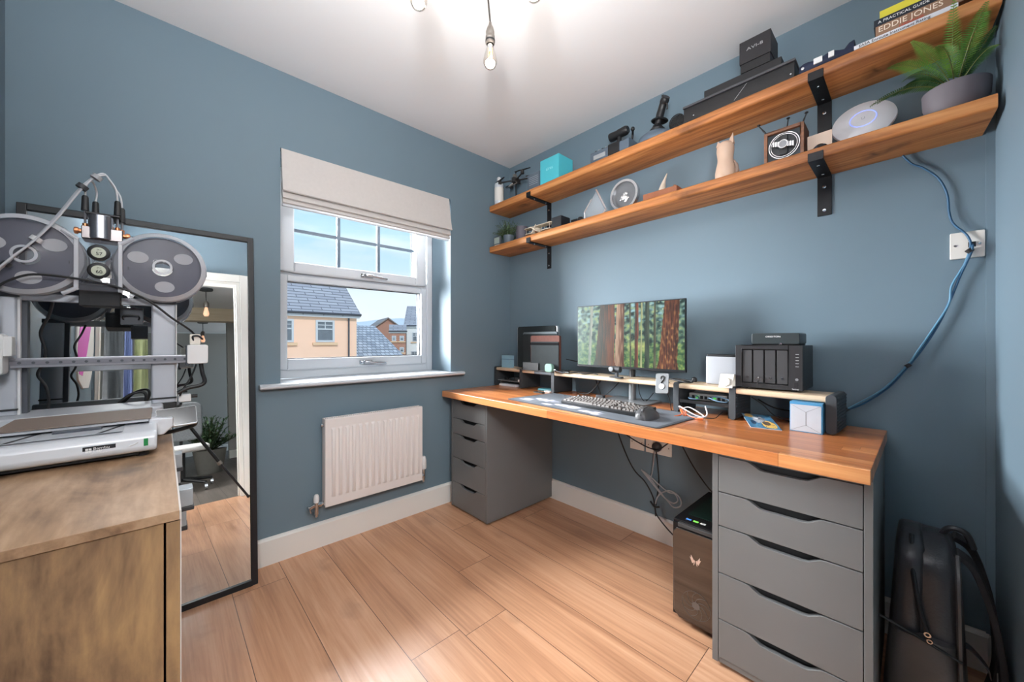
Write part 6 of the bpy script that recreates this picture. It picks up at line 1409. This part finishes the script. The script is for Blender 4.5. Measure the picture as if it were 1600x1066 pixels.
# logo plate on the front bar
lb = B(-2.093, -0.8105, n + 0.024, -2.040, -0.8085, n + 0.044).build('logo_plate', mat('logo_black', (26, 26, 32), 0.5), pr, world=True)
for i in range(2):
    for j in range(2): B(-2.0885 + i * 0.0052, -0.8112, n + 0.0305 + j * 0.0052, -2.0841 + i * 0.0052, -0.8104, n + 0.0349 + j * 0.0052).build('logo_square', WHITEINK, lb, world=True)
text('logo_text', 'Bambu', 0.0078, (-2.0765, -0.8112, n + 0.0385), (1, 0, 0), (0, 0, 1), WHITEINK, lb, world=True, align='LEFT', sx=1.25)
text('logo_text', 'Lab', 0.0078, (-2.0765, -0.8112, n + 0.0325), (1, 0, 0), (0, 0, 1), WHITEINK, lb, world=True, align='LEFT', sx=1.25)
text('logo_text', "LET'S MAKE IT", 0.0036, (-2.067, -0.8112, n + 0.0268), (1, 0, 0), (0, 0, 1), WHITEINK, lb, world=True, sx=1.2)
B(-1.992, -0.8115, n + 0.029, -1.984, -0.8085, n + 0.047).build('green_tape', mat('green_tape', (30, 130, 70), 0.4, var=0.2, scale=200), pr, world=True)
MB().tube([(-2.017, -0.812, n + 0.034), (-2.008, -0.812, n + 0.037), (-2.002, -0.812, n + 0.041)], 0.0012, n=6).build('indicator_mark', WHITEPL, pr, world=True)
# bed and textured plate
B(-2.240, -0.700, n + 0.072, -1.985, -0.440, n + 0.080).build('heated_bed', PRL, pr, world=True, bevel=0.001)
B(-2.243, -0.706, n + 0.080, -1.980, -0.435, n + 0.0825).build('build_plate', mat('textured_bronze_plate', (124, 108, 98), 0.6, 0.2, var=0.2, scale=400, bump=0.3, bscale=900), pr, world=True, bevel=0.0008)
B(-2.15, -0.72, n + 0.066, -2.07, -0.43, n + 0.072).build('bed_carriage', PRD, pr, world=True)
# touch screen on a white bracket
Ts = Matrix.Translation((-1.927, -0.665, n + 0.070)) @ Matrix.Rotation(math.radians(-20), 4, 'X') @ Matrix.Rotation(math.radians(-3), 4, 'Y')
rbox(-0.044, -0.006, -0.027, 0.044, 0.006, 0.027, 0.005, 'y', 4).xf(Ts).build('screen_housing', PRL, pr, world=True, bevel=0.0015)
rbox(-0.0425, -0.0072, -0.0235, 0.0425, -0.0058, 0.0255, 0.003, 'y', 3).xf(Ts).build('touch_screen', mat('dark_screen_glass', (40, 42, 46), 0.12, var=0.1, scale=80), pr, world=True)
MB().prism([(-1.985, n + 0.03), (-1.955, n + 0.03), (-1.935, n + 0.052), (-1.935, n + 0.075), (-1.985, n + 0.080)], 'y', -0.70, -0.655).build('screen_bracket', PRL, pr, world=True, bevel=0.004)
MB().tube([(-1.968, -0.62, n + 0.02), (-1.93, -0.63, n + 0.025), (-1.89, -0.645, n + 0.038), (-1.885, -0.648, n + 0.052)], 0.006, n=8).build('screen_cable', BLACKPL, pr, world=True, smooth=True)
# columns, top beam, rail
for x0_, x1_, nm in ((-1.984, -1.924, 'column'), (-2.312, -2.252, 'column')):
    c_ = rbox(x0_, -0.425, n + 0.085, x1_, -0.365, 1.198, 0.006).build(nm, PRC, pr, world=True, bevel=0.002)
    rbox(x0_ - 0.001, -0.426, 1.198, x1_ + 0.001, -0.364, 1.214, 0.006).build('cap', PRD, c_, world=True, bevel=0.002)
    rbox(x0_ - 0.002, -0.427, n + 0.062, x1_ + 0.002, -0.363, n + 0.085, 0.006).build('column_foot', BLACKPL, c_, world=True, bevel=0.002)
    B(x0_ - 0.0015, -0.428, n + 0.098, x1_ + 0.0015, -0.362, n + 0.103).build('black_band', BLACKPL, c_, world=True)
    if x0_ < -2.2:
        B(-2.252, -0.42, n + 0.085, -2.247, -0.405, 1.198).build('rail_strip', WHITEPL, c_, world=True)
        B(-2.252, -0.400, n + 0.085, -2.238, -0.370, 1.198).build('inner_channel', PRD, c_, world=True)
    else:
        B(-1.924, -0.422, n + 0.085, -1.9215, -0.40, 1.198).build('rail_strip', WHITEPL, c_, world=True)
B(-2.252, -0.405, 1.190, -1.984, -0.380, 1.212).build('top_beam', PRC, pr, world=True, bevel=0.002)
rl = B(-2.262, -0.442, 1.001, -1.898, -0.428, 1.028).build('x_rail', STEEL, pr, world=True, bevel=0.002)
B(-2.262, -0.4435, 1.0075, -1.898, -0.4425, 1.0215).build('rail_groove', mat('rail_dark', (140, 140, 148), 0.3, 0.7), rl, world=True)
for k in range(15): MB().cyl((-2.245 + k * 0.0245, -0.4445, 1.0145), (-2.245 + k * 0.0245, -0.4432, 1.0145), 0.0036, n=12).build('screw', PRD, rl, world=True)
# tool head at the left
th_ = rbox(-2.315, -0.50, 0.985, -2.262, -0.444, 1.095, 0.010, 'y', 4).build('tool_head', WHITEPL, pr, world=True, bevel=0.004)
rbox(-2.264, -0.495, 1.035, -2.248, -0.46, 1.088, 0.004, 'y', 3).build('side_bracket', WHITEPL, th_, world=True, bevel=0.002)
B(-2.305, -0.5012, 1.01, -2.275, -0.4998, 1.07).build('vent', PRD, th_, world=True)
MB().lathe([(0.012, 0), (0.012, -0.012), (0.004, -0.026), (0, -0.027)], (-2.285, -0.47, 0.985), n=18).build('nozzle', STEEL, th_, world=True, smooth=True)
for k in range(5): MB().lathe([(0.012, 0), (0.016, 0.005), (0.012, 0.010)], (-2.288, -0.475, 1.095 + k * 0.014), n=18).build('cable_ridge', WHITEPL, th_, world=True, smooth=True)
# idler motor box on the right end of the rail
e_ = rbox(-1.897, -0.462, 0.998, -1.842, -0.412, 1.062, 0.006, 'y', 3).build('rail_end_motor', WHITEPL, pr, world=True, bevel=0.003)
B(-1.90, -0.455, 0.992, -1.89, -0.418, 1.060).build('connector', PRD, e_, world=True, bevel=0.002)
rbox(-1.890, -0.455, 1.062, -1.862, -0.425, 1.098, 0.004, 'y', 3).build('clip', CREAMPL, e_, world=True, bevel=0.002)
MB().tube([(-1.880, -0.452, 1.075), (-1.882, -0.458, 1.09), (-1.868, -0.458, 1.092), (-1.856, -0.455, 1.080)], 0.003, n=8).build('wire_loop', BLACKPL, e_, world=True)
MB().tube([(-1.860, -0.44, 0.998), (-1.856, -0.44, 0.965), (-1.850, -0.44, 0.935), (-1.862, -0.44, 0.922), (-1.895, -0.44, 0.915), (-1.920, -0.44, 0.900)], 0.0065, n=10).build('thick_cable', BLACKPL, e_, world=True, smooth=True)
MB().tube([(-1.872, -0.44, 0.995), (-1.885, -0.44, 0.955), (-1.905, -0.44, 0.915), (-1.915, -0.44, 0.89)], 0.0025, n=8).build('thin_cable', BLACKPL, e_, world=True)
B(-1.918, -0.43, 0.868, -1.885, -0.40, 0.892).build('belt_tensioner', WHITEPL, pr, world=True, bevel=0.003)
MB().cyl((-1.885, -0.415, 0.884), (-1.868, -0.415, 0.884), 0.006, n=16).build('tensioner_knob', BLACKPL, pr, world=True, smooth=True)
# mount block on the beam and second block behind
B(-2.137, -0.452, 1.180, -2.052, -0.352, 1.240).build('changer_mount', mat('matt_black_print', (26, 27, 30), 0.65), pr, world=True, bevel=0.002)
q = B(-2.058, -0.36, 1.128, -2.004, -0.33, 1.185).build('tool_pad', PRD, pr, world=True, bevel=0.002)
MB().tube([(-2.05, -0.362, 1.145), (-2.05, -0.372, 1.158), (-2.015, -0.372, 1.158), (-2.015, -0.362, 1.145)], 0.0022, n=6, sub=2).build('wire_hook', BLACKPL, q, world=True)

# ================================================================ FILAMENT CHANGER ABOVE THE PRINTER
m_, nt, b = newmat('frosted_cover'); b.inputs['Base Color'].default_value = rgb(104, 106, 120); b.inputs['Roughness'].default_value = 0.38; setin(b, 'Alpha', 0.32); setin(b, 'Coat Weight', 0.15)
FROST = m_
m_, nt, b = newmat('frosted_rim'); b.inputs['Base Color'].default_value = rgb(222, 224, 230); b.inputs['Roughness'].default_value = 0.25; setin(b, 'Alpha', 0.6)
FROSTR = m_
SPD = mat('dark_grey_filament', (70, 70, 80), 0.45, var=0.15, scale=90, bump=0.3, bscale=400)
fc = thing('filament_changer', 'twin translucent filament spool housing with two round hygrometers above the printer', 'filament changer', (-2.095, -0.42, 1.24))
CY0, CY1 = -0.475, -0.345
for cx_ in (-1.957, -2.232):
    c_ = Vector((cx_, -0.41, 1.312)); R_ = 0.110
    sh_ = MB().lathe([(0, -0.064), (R_ - 0.016, -0.064), (R_ - 0.004, -0.056), (R_, -0.044), (R_, 0.044), (R_ - 0.004, 0.056), (R_ - 0.016, 0.064), (0, 0.064)], c_, (0, 1, 0), n=64).build('spool_cover', FROST, fc, world=True, smooth=True)
    MB().lathe([(R_ - 0.014, -0.0655), (R_ - 0.002, -0.058), (R_ + 0.0015, -0.046), (R_ + 0.0015, -0.036), (R_ - 0.003, -0.046), (R_ - 0.014, -0.060), (R_ - 0.014, -0.0655)], c_, (0, 1, 0), n=64).build('rim', FROSTR, sh_, world=True, smooth=True)
    MB().lathe([(R_ - 0.014, 0.0655), (R_ - 0.002, 0.058), (R_ + 0.0015, 0.046), (R_ + 0.0015, 0.036), (R_ - 0.003, 0.046), (R_ - 0.014, 0.060), (R_ - 0.014, 0.0655)], c_, (0, 1, 0), n=64).build('rim', FROSTR, sh_, world=True, smooth=True)
    sp_ = MB().lathe([(0.026, -0.040), (0.088, -0.040), (0.088, 0.040), (0.026, 0.040)], c_, (0, 1, 0), n=48).build('filament_spool', SPD, fc, world=True, smooth=True)
    for yy in (-0.046, 0.040): MB().lathe([(0.027, yy), (0.096, yy), (0.096, yy + 0.006), (0.027, yy + 0.006), (0.027, yy)], c_, (0, 1, 0), n=48).build('flange', mat('smoked_flange', (92, 92, 106), 0.3, var=0.05), sp_, world=True, smooth=True)
    for k in range(3):
        a = 0.6 + k * 2.1
        MB().lathe([(0, 0), (0.020, 0), (0.020, 0.001), (0, 0.001)], c_ + Vector((0.062 * math.cos(a), -0.0475, 0.062 * math.sin(a))), (0, -1, 0), n=20, sx=1.2, sy=0.9).build('spool_window', mat('pale_spool_window', (222, 222, 226), 0.4), sp_, world=True)
    MB().lathe([(0.018, -0.0665), (0.024, -0.0665), (0.024, -0.062), (0.018, -0.062), (0.018, -0.0665)], c_, (0, 1, 0), n=36).build('hub_ring', FROSTR, sh_, world=True, smooth=True)
# central web with the hygrometers
m = MB().prism([(-2.150, 1.205), (-2.135, 1.232), (-2.05, 1.232), (-2.035, 1.205), (-2.030, 1.42), (-2.05, 1.372), (-2.135, 1.372), (-2.155, 1.42)], 'y', -0.474, -0.462)
m = MB().box(-2.138, -0.474, 1.222, -2.048, -0.350, 1.375); m.build('centre_housing', FROST, fc, world=True, bevel=0.003)
for xx in (-2.140, -2.052): B(xx - 0.004, -0.479, 1.222, xx + 0.006, -0.472, 1.376).build('rib', FROSTR, fc, world=True, bevel=0.002)
for x0_, x1_, z0_, z1_ in ((-2.165, -2.136, 1.392, 1.368), (-2.024, -2.052, 1.392, 1.368), (-2.165, -2.136, 1.210, 1.230), (-2.024, -2.052, 1.210, 1.230)):
    MB().tube([(x0_, -0.472, z0_), ((x0_ + x1_) / 2, -0.474, (z0_ + z1_) / 2), (x1_, -0.474, z1_)], 0.006, n=8).build('moulded_edge', FROSTR, fc, world=True, smooth=True)
for z_, num in ((1.336, '57'), (1.283, '60')):
    g_ = MB().lathe([(0, 0), (0.0235, 0), (0.0235, 0.006), (0.021, 0.008), (0.0165, 0.0085), (0.0155, 0.007), (0, 0.007)], (-2.095, -0.473, z_), (0, -1, 0), n=40).build('hygrometer', BLACKPL, fc, world=True, smooth=True)
    MB().lathe([(0, 0), (0.0152, 0), (0, 0.0003)], (-2.095, -0.4803, z_), (0, -1, 0), n=32).build('display', mat('lcd_pale_green', (176, 182, 160), 0.3), g_, world=True)
    text('digits', num, 0.014, (-2.094, -0.4812, z_ - 0.004), (1, 0, 0), (0, 0, 1), BLACKINK, g_, world=True)
    text('digits', '24.1', 0.006, (-2.094, -0.4812, z_ + 0.008), (1, 0, 0), (0, 0, 1), BLACKINK, g_, world=True)
text('number_mark', '1', 0.012, (-2.152, -0.4745, 1.300), (1, 0, 0), (0, 0, 1), BLACKINK, fc, world=True)
text('number_mark', '2', 0.012, (-2.034, -0.4745, 1.298), (1, 0, 0), (0, 0, 1), BLACKINK, fc, world=True)
B(-1.851, -0.424, 1.300, -1.843, -0.396, 1.318).build('latch', BLACKPL, fc, world=True, bevel=0.001)
rbox(-2.137, -0.452, 1.2405, -2.052, -0.352, 1.246, 0.004).build('mounting_base', BLACKPL, fc, world=True)
# metal hub with copper fittings
hb = B(-2.130, -0.472, 1.376, -2.046, -0.40, 1.412).build('feeder_block', mat('smoked_metal_block', (104, 98, 98), 0.25, 0.6, var=0.3, scale=40), fc, world=True, bevel=0.002)
rbox(-2.118, -0.480, 1.378, -2.066, -0.395, 1.450, 0.020, 'z', 6).build('feeder_motor', mat('gunmetal', (128, 130, 136), 0.22, 0.85, var=0.05), fc, world=True, bevel=0.003)
B(-2.123, -0.47, 1.450, -2.052, -0.40, 1.456).build('top_plate', BLACKPL, hb, world=True, bevel=0.002)
COP = mat('copper_fitting', (214, 140, 96), 0.3, 0.8)
for s_, x_ in ((-1, -2.130), (1, -2.046)): MB().lathe([(0, 0), (0.007, 0), (0.007, 0.006), (0.010, 0.007), (0.010, 0.014), (0.005, 0.016), (0, 0.016)], (x_, -0.455, 1.398), (s_, 0, 0), n=16).build('fitting', COP, hb, world=True, smooth=True)
MB().cyl((-2.030, -0.455, 1.398), (-2.008, -0.455, 1.400), 0.003, n=8).build('tube_end', BLACKPL, hb, world=True)
PT = mat('clear_tube', (196, 198, 202), 0.25, var=0.05)
tops = [(-2.124, -0.452, 1.505, -2.09, 1.566), (-2.106, -0.42, 1.500, -2.088, 1.568), (-2.058, -0.452, 1.505, -2.078, 1.572), (-2.050, -0.425, 1.492, -2.072, 1.576)]
for (x_, y_, z_, bx_, bz_) in tops:
    MB().cyl((x_, y_, 1.412), (x_, y_, z_ - 0.045), 0.0028, n=8).build('guide_pin', STEEL, hb, world=True)
    MB().lathe([(0.0045, 0), (0.0085, 0.0), (0.0070, 0.040), (0.005, 0.044), (0, 0.044)], (x_, y_, z_ - 0.045), n=16).build('cable_boot', BLACKPL, hb, world=True, smooth=True)
    MB().lathe([(0, 0), (0.006, 0), (0.006, 0.010), (0, 0.010)], (x_, y_, 1.412), n=12).build('fitting', COP, hb, world=True, smooth=True)
ends = [(-2.36 + 0.03, -0.47, 1.215)] * 4
for k, (x_, y_, z_, bx_, bz_) in enumerate(tops):
    o_ = (k - 1.5) * 0.005
    if x_ < -2.09: pts = [(x_, y_, z_), (x_ + 0.002, y_, z_ + 0.03), (-2.112, -0.46 + o_, 1.548), (-2.135, -0.465 + o_, 1.512 + o_)]
    else: pts = [(x_, y_, z_), (x_ - 0.004, y_, z_ + 0.035), (x_ - 0.018, y_, z_ + 0.062), (-2.085, -0.455 + o_, 1.573 + o_), (-2.105, -0.46 + o_, 1.558 + o_), (-2.135, -0.465 + o_, 1.512 + o_)]
    pts += [(-2.175, -0.470 + o_, 1.425 + o_), (-2.215, -0.475 + o_, 1.352 + o_ * 0.7), (-2.255, -0.480 + o_, 1.290), (-2.285, -0.485 + o_ * 0.5, 1.235), (-2.292, -0.480, 1.165)]
    MB().tube(pts, 0.0026, n=8, sub=5).build('feed_tube', PT, fc, world=True, smooth=True)
for (x_, z_, m__, r_) in ((-2.100, 1.560, GREYC, 0.012), (-2.128, 1.524, DARKPL, 0.0125), (-2.212, 1.356, WHITEPL, 0.013), (-2.262, 1.280, BLACKPL, 0.010)):
    d_ = Vector((0.55, 0.05, 0.83)).normalized()
    MB().cyl(Vector((x_, -0.468, z_)) - d_ * 0.006, Vector((x_, -0.468, z_)) + d_ * 0.006, r_, n=16).build('tube_clip', m__, fc, world=True, smooth=True)
MB().tube([(-2.315, -0.435, 1.15), (-2.300, -0.478, 1.195), (-2.275, -0.484, 1.216), (-2.255, -0.4845, 1.236), (-2.214, -0.4845, 1.257), (-2.143, -0.486, 1.2545), (-2.064, -0.486, 1.240), (-1.993, -0.484, 1.204), (-1.935, -0.475, 1.150), (-1.893, -0.46, 1.115), (-1.878, -0.45, 1.098)], 0.0032, n=8, sub=6).build('data_cable', BLACKPL, fc, world=True, smooth=True)
MB().tube([(-2.195, -0.376, 1.192), (-2.205, -0.36, 1.15), (-2.222, -0.35, 1.10), (-2.214, -0.345, 1.05), (-2.217, -0.345, 1.01), (-2.228, -0.345, 0.975), (-2.213, -0.345, 0.94), (-2.207, -0.345, 0.90), (-2.210, -0.345, 0.872)], 0.0036, n=8, sub=6).build('hanging_cable', BLACKPL, pr, world=True, smooth=True)
# black power cable looping behind the bed
cable('black power cable looping behind the printer bed', [(-2.12, -0.31, SZ + 0.004), (-2.08, -0.30, SZ + 0.06), (-2.04, -0.30, SZ + 0.105), (-2.005, -0.30, SZ + 0.112), (-2.00, -0.30, SZ + 0.08), (-2.03, -0.30, SZ + 0.02), (-2.06, -0.29, SZ + 0.004)], 0.0045, BLACKC, 'power_cable')

# ================================================================ LANDING THINGS SEEN IN THE MIRROR
def pend(x, y, label, zb):
    t = thing('pendant_light', label, 'pendant light', (x, y, 2.40), 0, 'landing pendant lights')
    MB().lathe([(0, 0), (0.075, 0), (0.075, -0.022), (0, -0.024)], (x, y, 2.4015), n=28).build('ceiling_plate', DARKPL, t, world=True, smooth=True)
    MB().cyl((x, y, 2.38), (x, y, zb + 0.20), 0.005, n=8).build('rod', DARKPL, t, world=True)
    MB().lathe([(0.02, 0.12), (0.032, 0.125), (0.032, 0.175), (0.02, 0.20), (0, 0.205)], (x, y, zb), n=20).build('lamp_holder', mat('pewter', (132, 126, 120)), t, world=True, smooth=True)
    MB().lathe([(0, 0), (0.022, 0.006), (0.032, 0.03), (0.030, 0.055), (0.018, 0.10), (0.015, 0.125)], (x, y, zb), n=20).build('bulb', mat('amber_bulb', (230, 190, 160), 0.2, emit=(255, 190, 150), estr=0.6), t, world=True, smooth=True)
pend(-1.53, -4.2, 'dark pendant light on the landing, nearer one in the mirror', 2.03)
pend(-1.42, -6.5, 'dark pendant light on the landing, farther one in the mirror', 2.03)
# tripod standing behind the camera
t = thing('tripod', 'black camera tripod with spread legs reflected in the mirror', 'tripod', (-1.93, -2.2, 0))
TRB = mat('tripod_black', (34, 35, 38), 0.35, 0.4)
ap = Vector((-1.93, -2.20, 0.93))
for ft in ((-1.40, -2.17, 0.0), (-2.12, -2.66, 0.0), (-2.08, -1.80, 0.0)):
    f_ = Vector(ft); md = ap.lerp(f_, 0.62)
    lg_ = MB().cyl(ap, md, 0.013, n=12).cyl(md, f_ + Vector((0, 0, 0.012)), 0.009, n=12).build('leg', TRB, t, world=True, smooth=True)
    MB().cyl(md, md + (f_ - md).normalized() * 0.03, 0.017, n=12).build('leg_lock', mat('grey_metal_part', (130, 126, 120)), lg_, world=True, smooth=True)
    MB().sphere(f_ + Vector((0, 0, 0.013)), 0.013, 12, 8).build('foot', BLACKPL, lg_, world=True, smooth=True)
MB().cyl(ap + Vector((0, 0, -0.10)), ap + Vector((0, 0, 0.02)), 0.016, n=16).lathe([(0.016, -0.02), (0.034, -0.01), (0.034, 0.02), (0.02, 0.03), (0, 0.03)], ap, n=20).build('centre_column', TRB, t, world=True, smooth=True)
# office chair with a fleece on the landing
t = thing('office_chair', 'office chair with a white fleece seat and grey flecked back on the landing', 'office chair', (-1.80, -3.35, 0))
FLE = mat('white_fleece', (210, 208, 206), 0.95, var=0.15, scale=80, bump=0.8, bscale=120)
rbox(-2.02, -3.58, 0.40, -1.58, -3.14, 0.46, 0.12, 'z', 6).build('seat', FLE, t, world=True, bevel=0.025, seg=4)
rbox(-2.00, -3.62, 0.50, -1.62, -3.56, 0.92, 0.08, 'y', 6).build('backrest', mat('grey_flecked_fabric', (110, 112, 114), 0.9, var=0.5, scale=120), t, world=True, bevel=0.02, seg=3)
MB().tube([(-1.80, -3.36, 0.40), (-1.80, -3.50, 0.36), (-1.80, -3.63, 0.42), (-1.80, -3.63, 0.60)], 0.014, n=10).build('back_support', BLACKPL, t, world=True)
MB().cyl((-1.80, -3.36, 0.10), (-1.80, -3.36, 0.40), 0.025, n=16).build('gas_column', BLACKPL, t, world=True, smooth=True)
for k in range(5):
    a = k * 2 * PI / 5 + 0.85; e_ = Vector((-1.80 + 0.27 * math.cos(a), -3.36 + 0.27 * math.sin(a), 0.075))
    l_ = MB().tube([(-1.80, -3.36, 0.12), e_], [0.022, 0.014], smooth=False, n=8).build('base_spoke', BLACKPL, t, world=True)
    MB().cyl(e_ + Vector((-0.012, 0, -0.045)), e_ + Vector((0.012, 0, -0.045)), 0.029, n=18).cyl(e_ + Vector((0, 0, -0.03)), e_, 0.008, n=8).build('castor', CHROME, l_, world=True, smooth=True)
# potted plant on the landing
t = thing('potted_shrub', 'bushy evergreen plant in a grey pot on the landing floor', 'plant', (-1.49, -4.5, 0))
MB().lathe([(0, 0), (0.13, 0), (0.18, 0.30), (0.165, 0.30), (0.15, 0.27), (0, 0.27)], (-1.49, -4.5, 0), n=28).build('pot', mat('stone_grey_pot', (120, 118, 112), 0.8, var=0.1), t, world=True, smooth=True)
rnd = random.Random(11); lf = MB(); stm = MB()
for k in range(90):
    a = rnd.uniform(0, 2 * PI); el = rnd.uniform(0.5, 1.5); L_ = rnd.uniform(0.22, 0.46); p0 = Vector((-1.49, -4.5, 0.27))
    d_ = Vector((math.cos(a) * math.cos(el), math.sin(a) * math.cos(el), math.sin(el))); stm.tube([p0, p0 + d_ * L_], 0.003, n=4, smooth=False)
    for j in range(16):
        q = p0 + d_ * L_ * (0.3 + 0.7 * j / 15); b_ = Vector((rnd.uniform(-1, 1), rnd.uniform(-1, 1), rnd.uniform(-0.2, 1))).normalized(); s_ = b_.cross(Vector((0, 0, 1))).normalized() * 0.012
        lf.add([q, q + b_ * 0.03 + s_, q + b_ * 0.06, q + b_ * 0.03 - s_], [(0, 1, 2, 3)])
stm.build('stem', mat('plant_stem', (76, 84, 54)), t, world=True); lf.build('foliage', mat('sage_leaves', (84, 112, 78)), t, world=True)
q = rbox(-1.415, -5.99, 0.15, -1.39, -5.97, 1.55, 0.01).build('black_pole', BLACKPL); 
bpy.data.objects.remove(q)
# hanging clothes and surf towel on a rail
t = thing('clothes_rail', 'steel clothes rail on the landing behind the door', 'clothes rail', (-2.3, -3.0, 0))
MB().cyl((-2.75, -3.0, 1.86), (-1.98, -3.0, 1.86), 0.012, n=12).build('rail', CHROME, t, world=True, smooth=True)
for xx in (-2.75, -1.98):
    MB().cyl((xx, -3.0, 0.03), (xx, -3.0, 1.86), 0.012, n=12).build('upright', CHROME, t, world=True, smooth=True)
    MB().cyl((xx, -3.25, 0.02), (xx, -2.75, 0.02), 0.014, n=12).build('foot_bar', CHROME, t, world=True, smooth=True)
def garment(label, nm, x, w, z0, z1, m_, seed):
    g = MB(); nn = 22; mm = 14; vs = []
    for sgn in (1, -1):
        for j in range(mm + 1):
            zz = z1 + (z0 - z1) * j / mm
            for i in range(nn + 1):
                u = i / nn * 2 - 1; wv = 0.007 * math.sin(u * 4 + seed) * (0.3 + j / mm) + 0.008 * noise.noise(Vector((u * 3, zz * 3, seed)))
                sh = -0.05 * abs(u) ** 1.5 if j == 0 else 0
                vs.append((x + u * w / 2 * (0.82 + 0.18 * j / mm), -3.0 + sgn * 0.014 + wv, zz + sh))
    K = (nn + 1) * (mm + 1)
    fs = [(o_ + j * (nn + 1) + i, o_ + j * (nn + 1) + i + 1, o_ + (j + 1) * (nn + 1) + i + 1, o_ + (j + 1) * (nn + 1) + i) for o_ in (0, K) for j in range(mm) for i in range(nn)]
    for j in range(mm):
        for i_ in (0, nn): fs.append((j * (nn + 1) + i_, (j + 1) * (nn + 1) + i_, K + (j + 1) * (nn + 1) + i_, K + j * (nn + 1) + i_))
    for i in range(nn):
        for j_ in (0, mm): fs.append((j_ * (nn + 1) + i, j_ * (nn + 1) + i + 1, K + j_ * (nn + 1) + i + 1, K + j_ * (nn + 1) + i))
    t = thing(nm, label, 'clothing', (x, -3.0, z0), 0, 'clothes on the landing rail')
    g.add(vs, fs).build('cloth', m_, t, world=True, smooth=True)
    MB().tube([(x, -3.0, z1 - 0.02), (x, -3.0, z1 + 0.04), (x, -3.0, 1.885), (x + 0.015, -3.0, 1.878)], 0.0025, n=6).build('hanger', CHROME, t, world=True)
    return t
t = thing('painted_board', 'white curved board with a magenta band on the left wall, seen in the mirror', 'board', (-2.34, -1.9, 1.04))
MB().prism([(-1.50, 1.20), (-1.50, 1.64), (-2.27, 1.72), (-2.28, 1.33), (-2.20, 1.15), (-2.05, 1.04), (-1.80, 1.02), (-1.60, 1.06)], 'x', -2.3495, -2.340).build('board_panel', mat('white_gloss_board', (226, 226, 222), 0.5), t, world=True, bevel=0.002)
MB().prism([(-1.60, 1.10), (-1.52, 1.25), (-1.62, 1.45), (-1.78, 1.66), (-2.20, 1.70), (-2.10, 1.50), (-1.92, 1.28), (-1.74, 1.10)], 'x', -2.340, -2.3385).build('magenta_band', mat('magenta_paint', (196, 66, 172), 0.6), t, world=True)
garment('black quilted coat on the clothes rail', 'quilted_coat', -2.28, 0.14, 0.9, 1.80, mat('black_quilting', (40, 44, 48), 0.6, var=0.5, scale=20, bump=0.6), 3)
garment('slate blue shirt on the clothes rail', 'shirt', -2.185, 0.06, 1.0, 1.80, mat('slate_blue_cloth', (84, 96, 136), 0.85), 5)
garment('olive green jacket on the clothes rail', 'jacket', -2.10, 0.10, 1.05, 1.80, mat('olive_cloth', (124, 130, 92), 0.85, var=0.2, scale=12), 7)
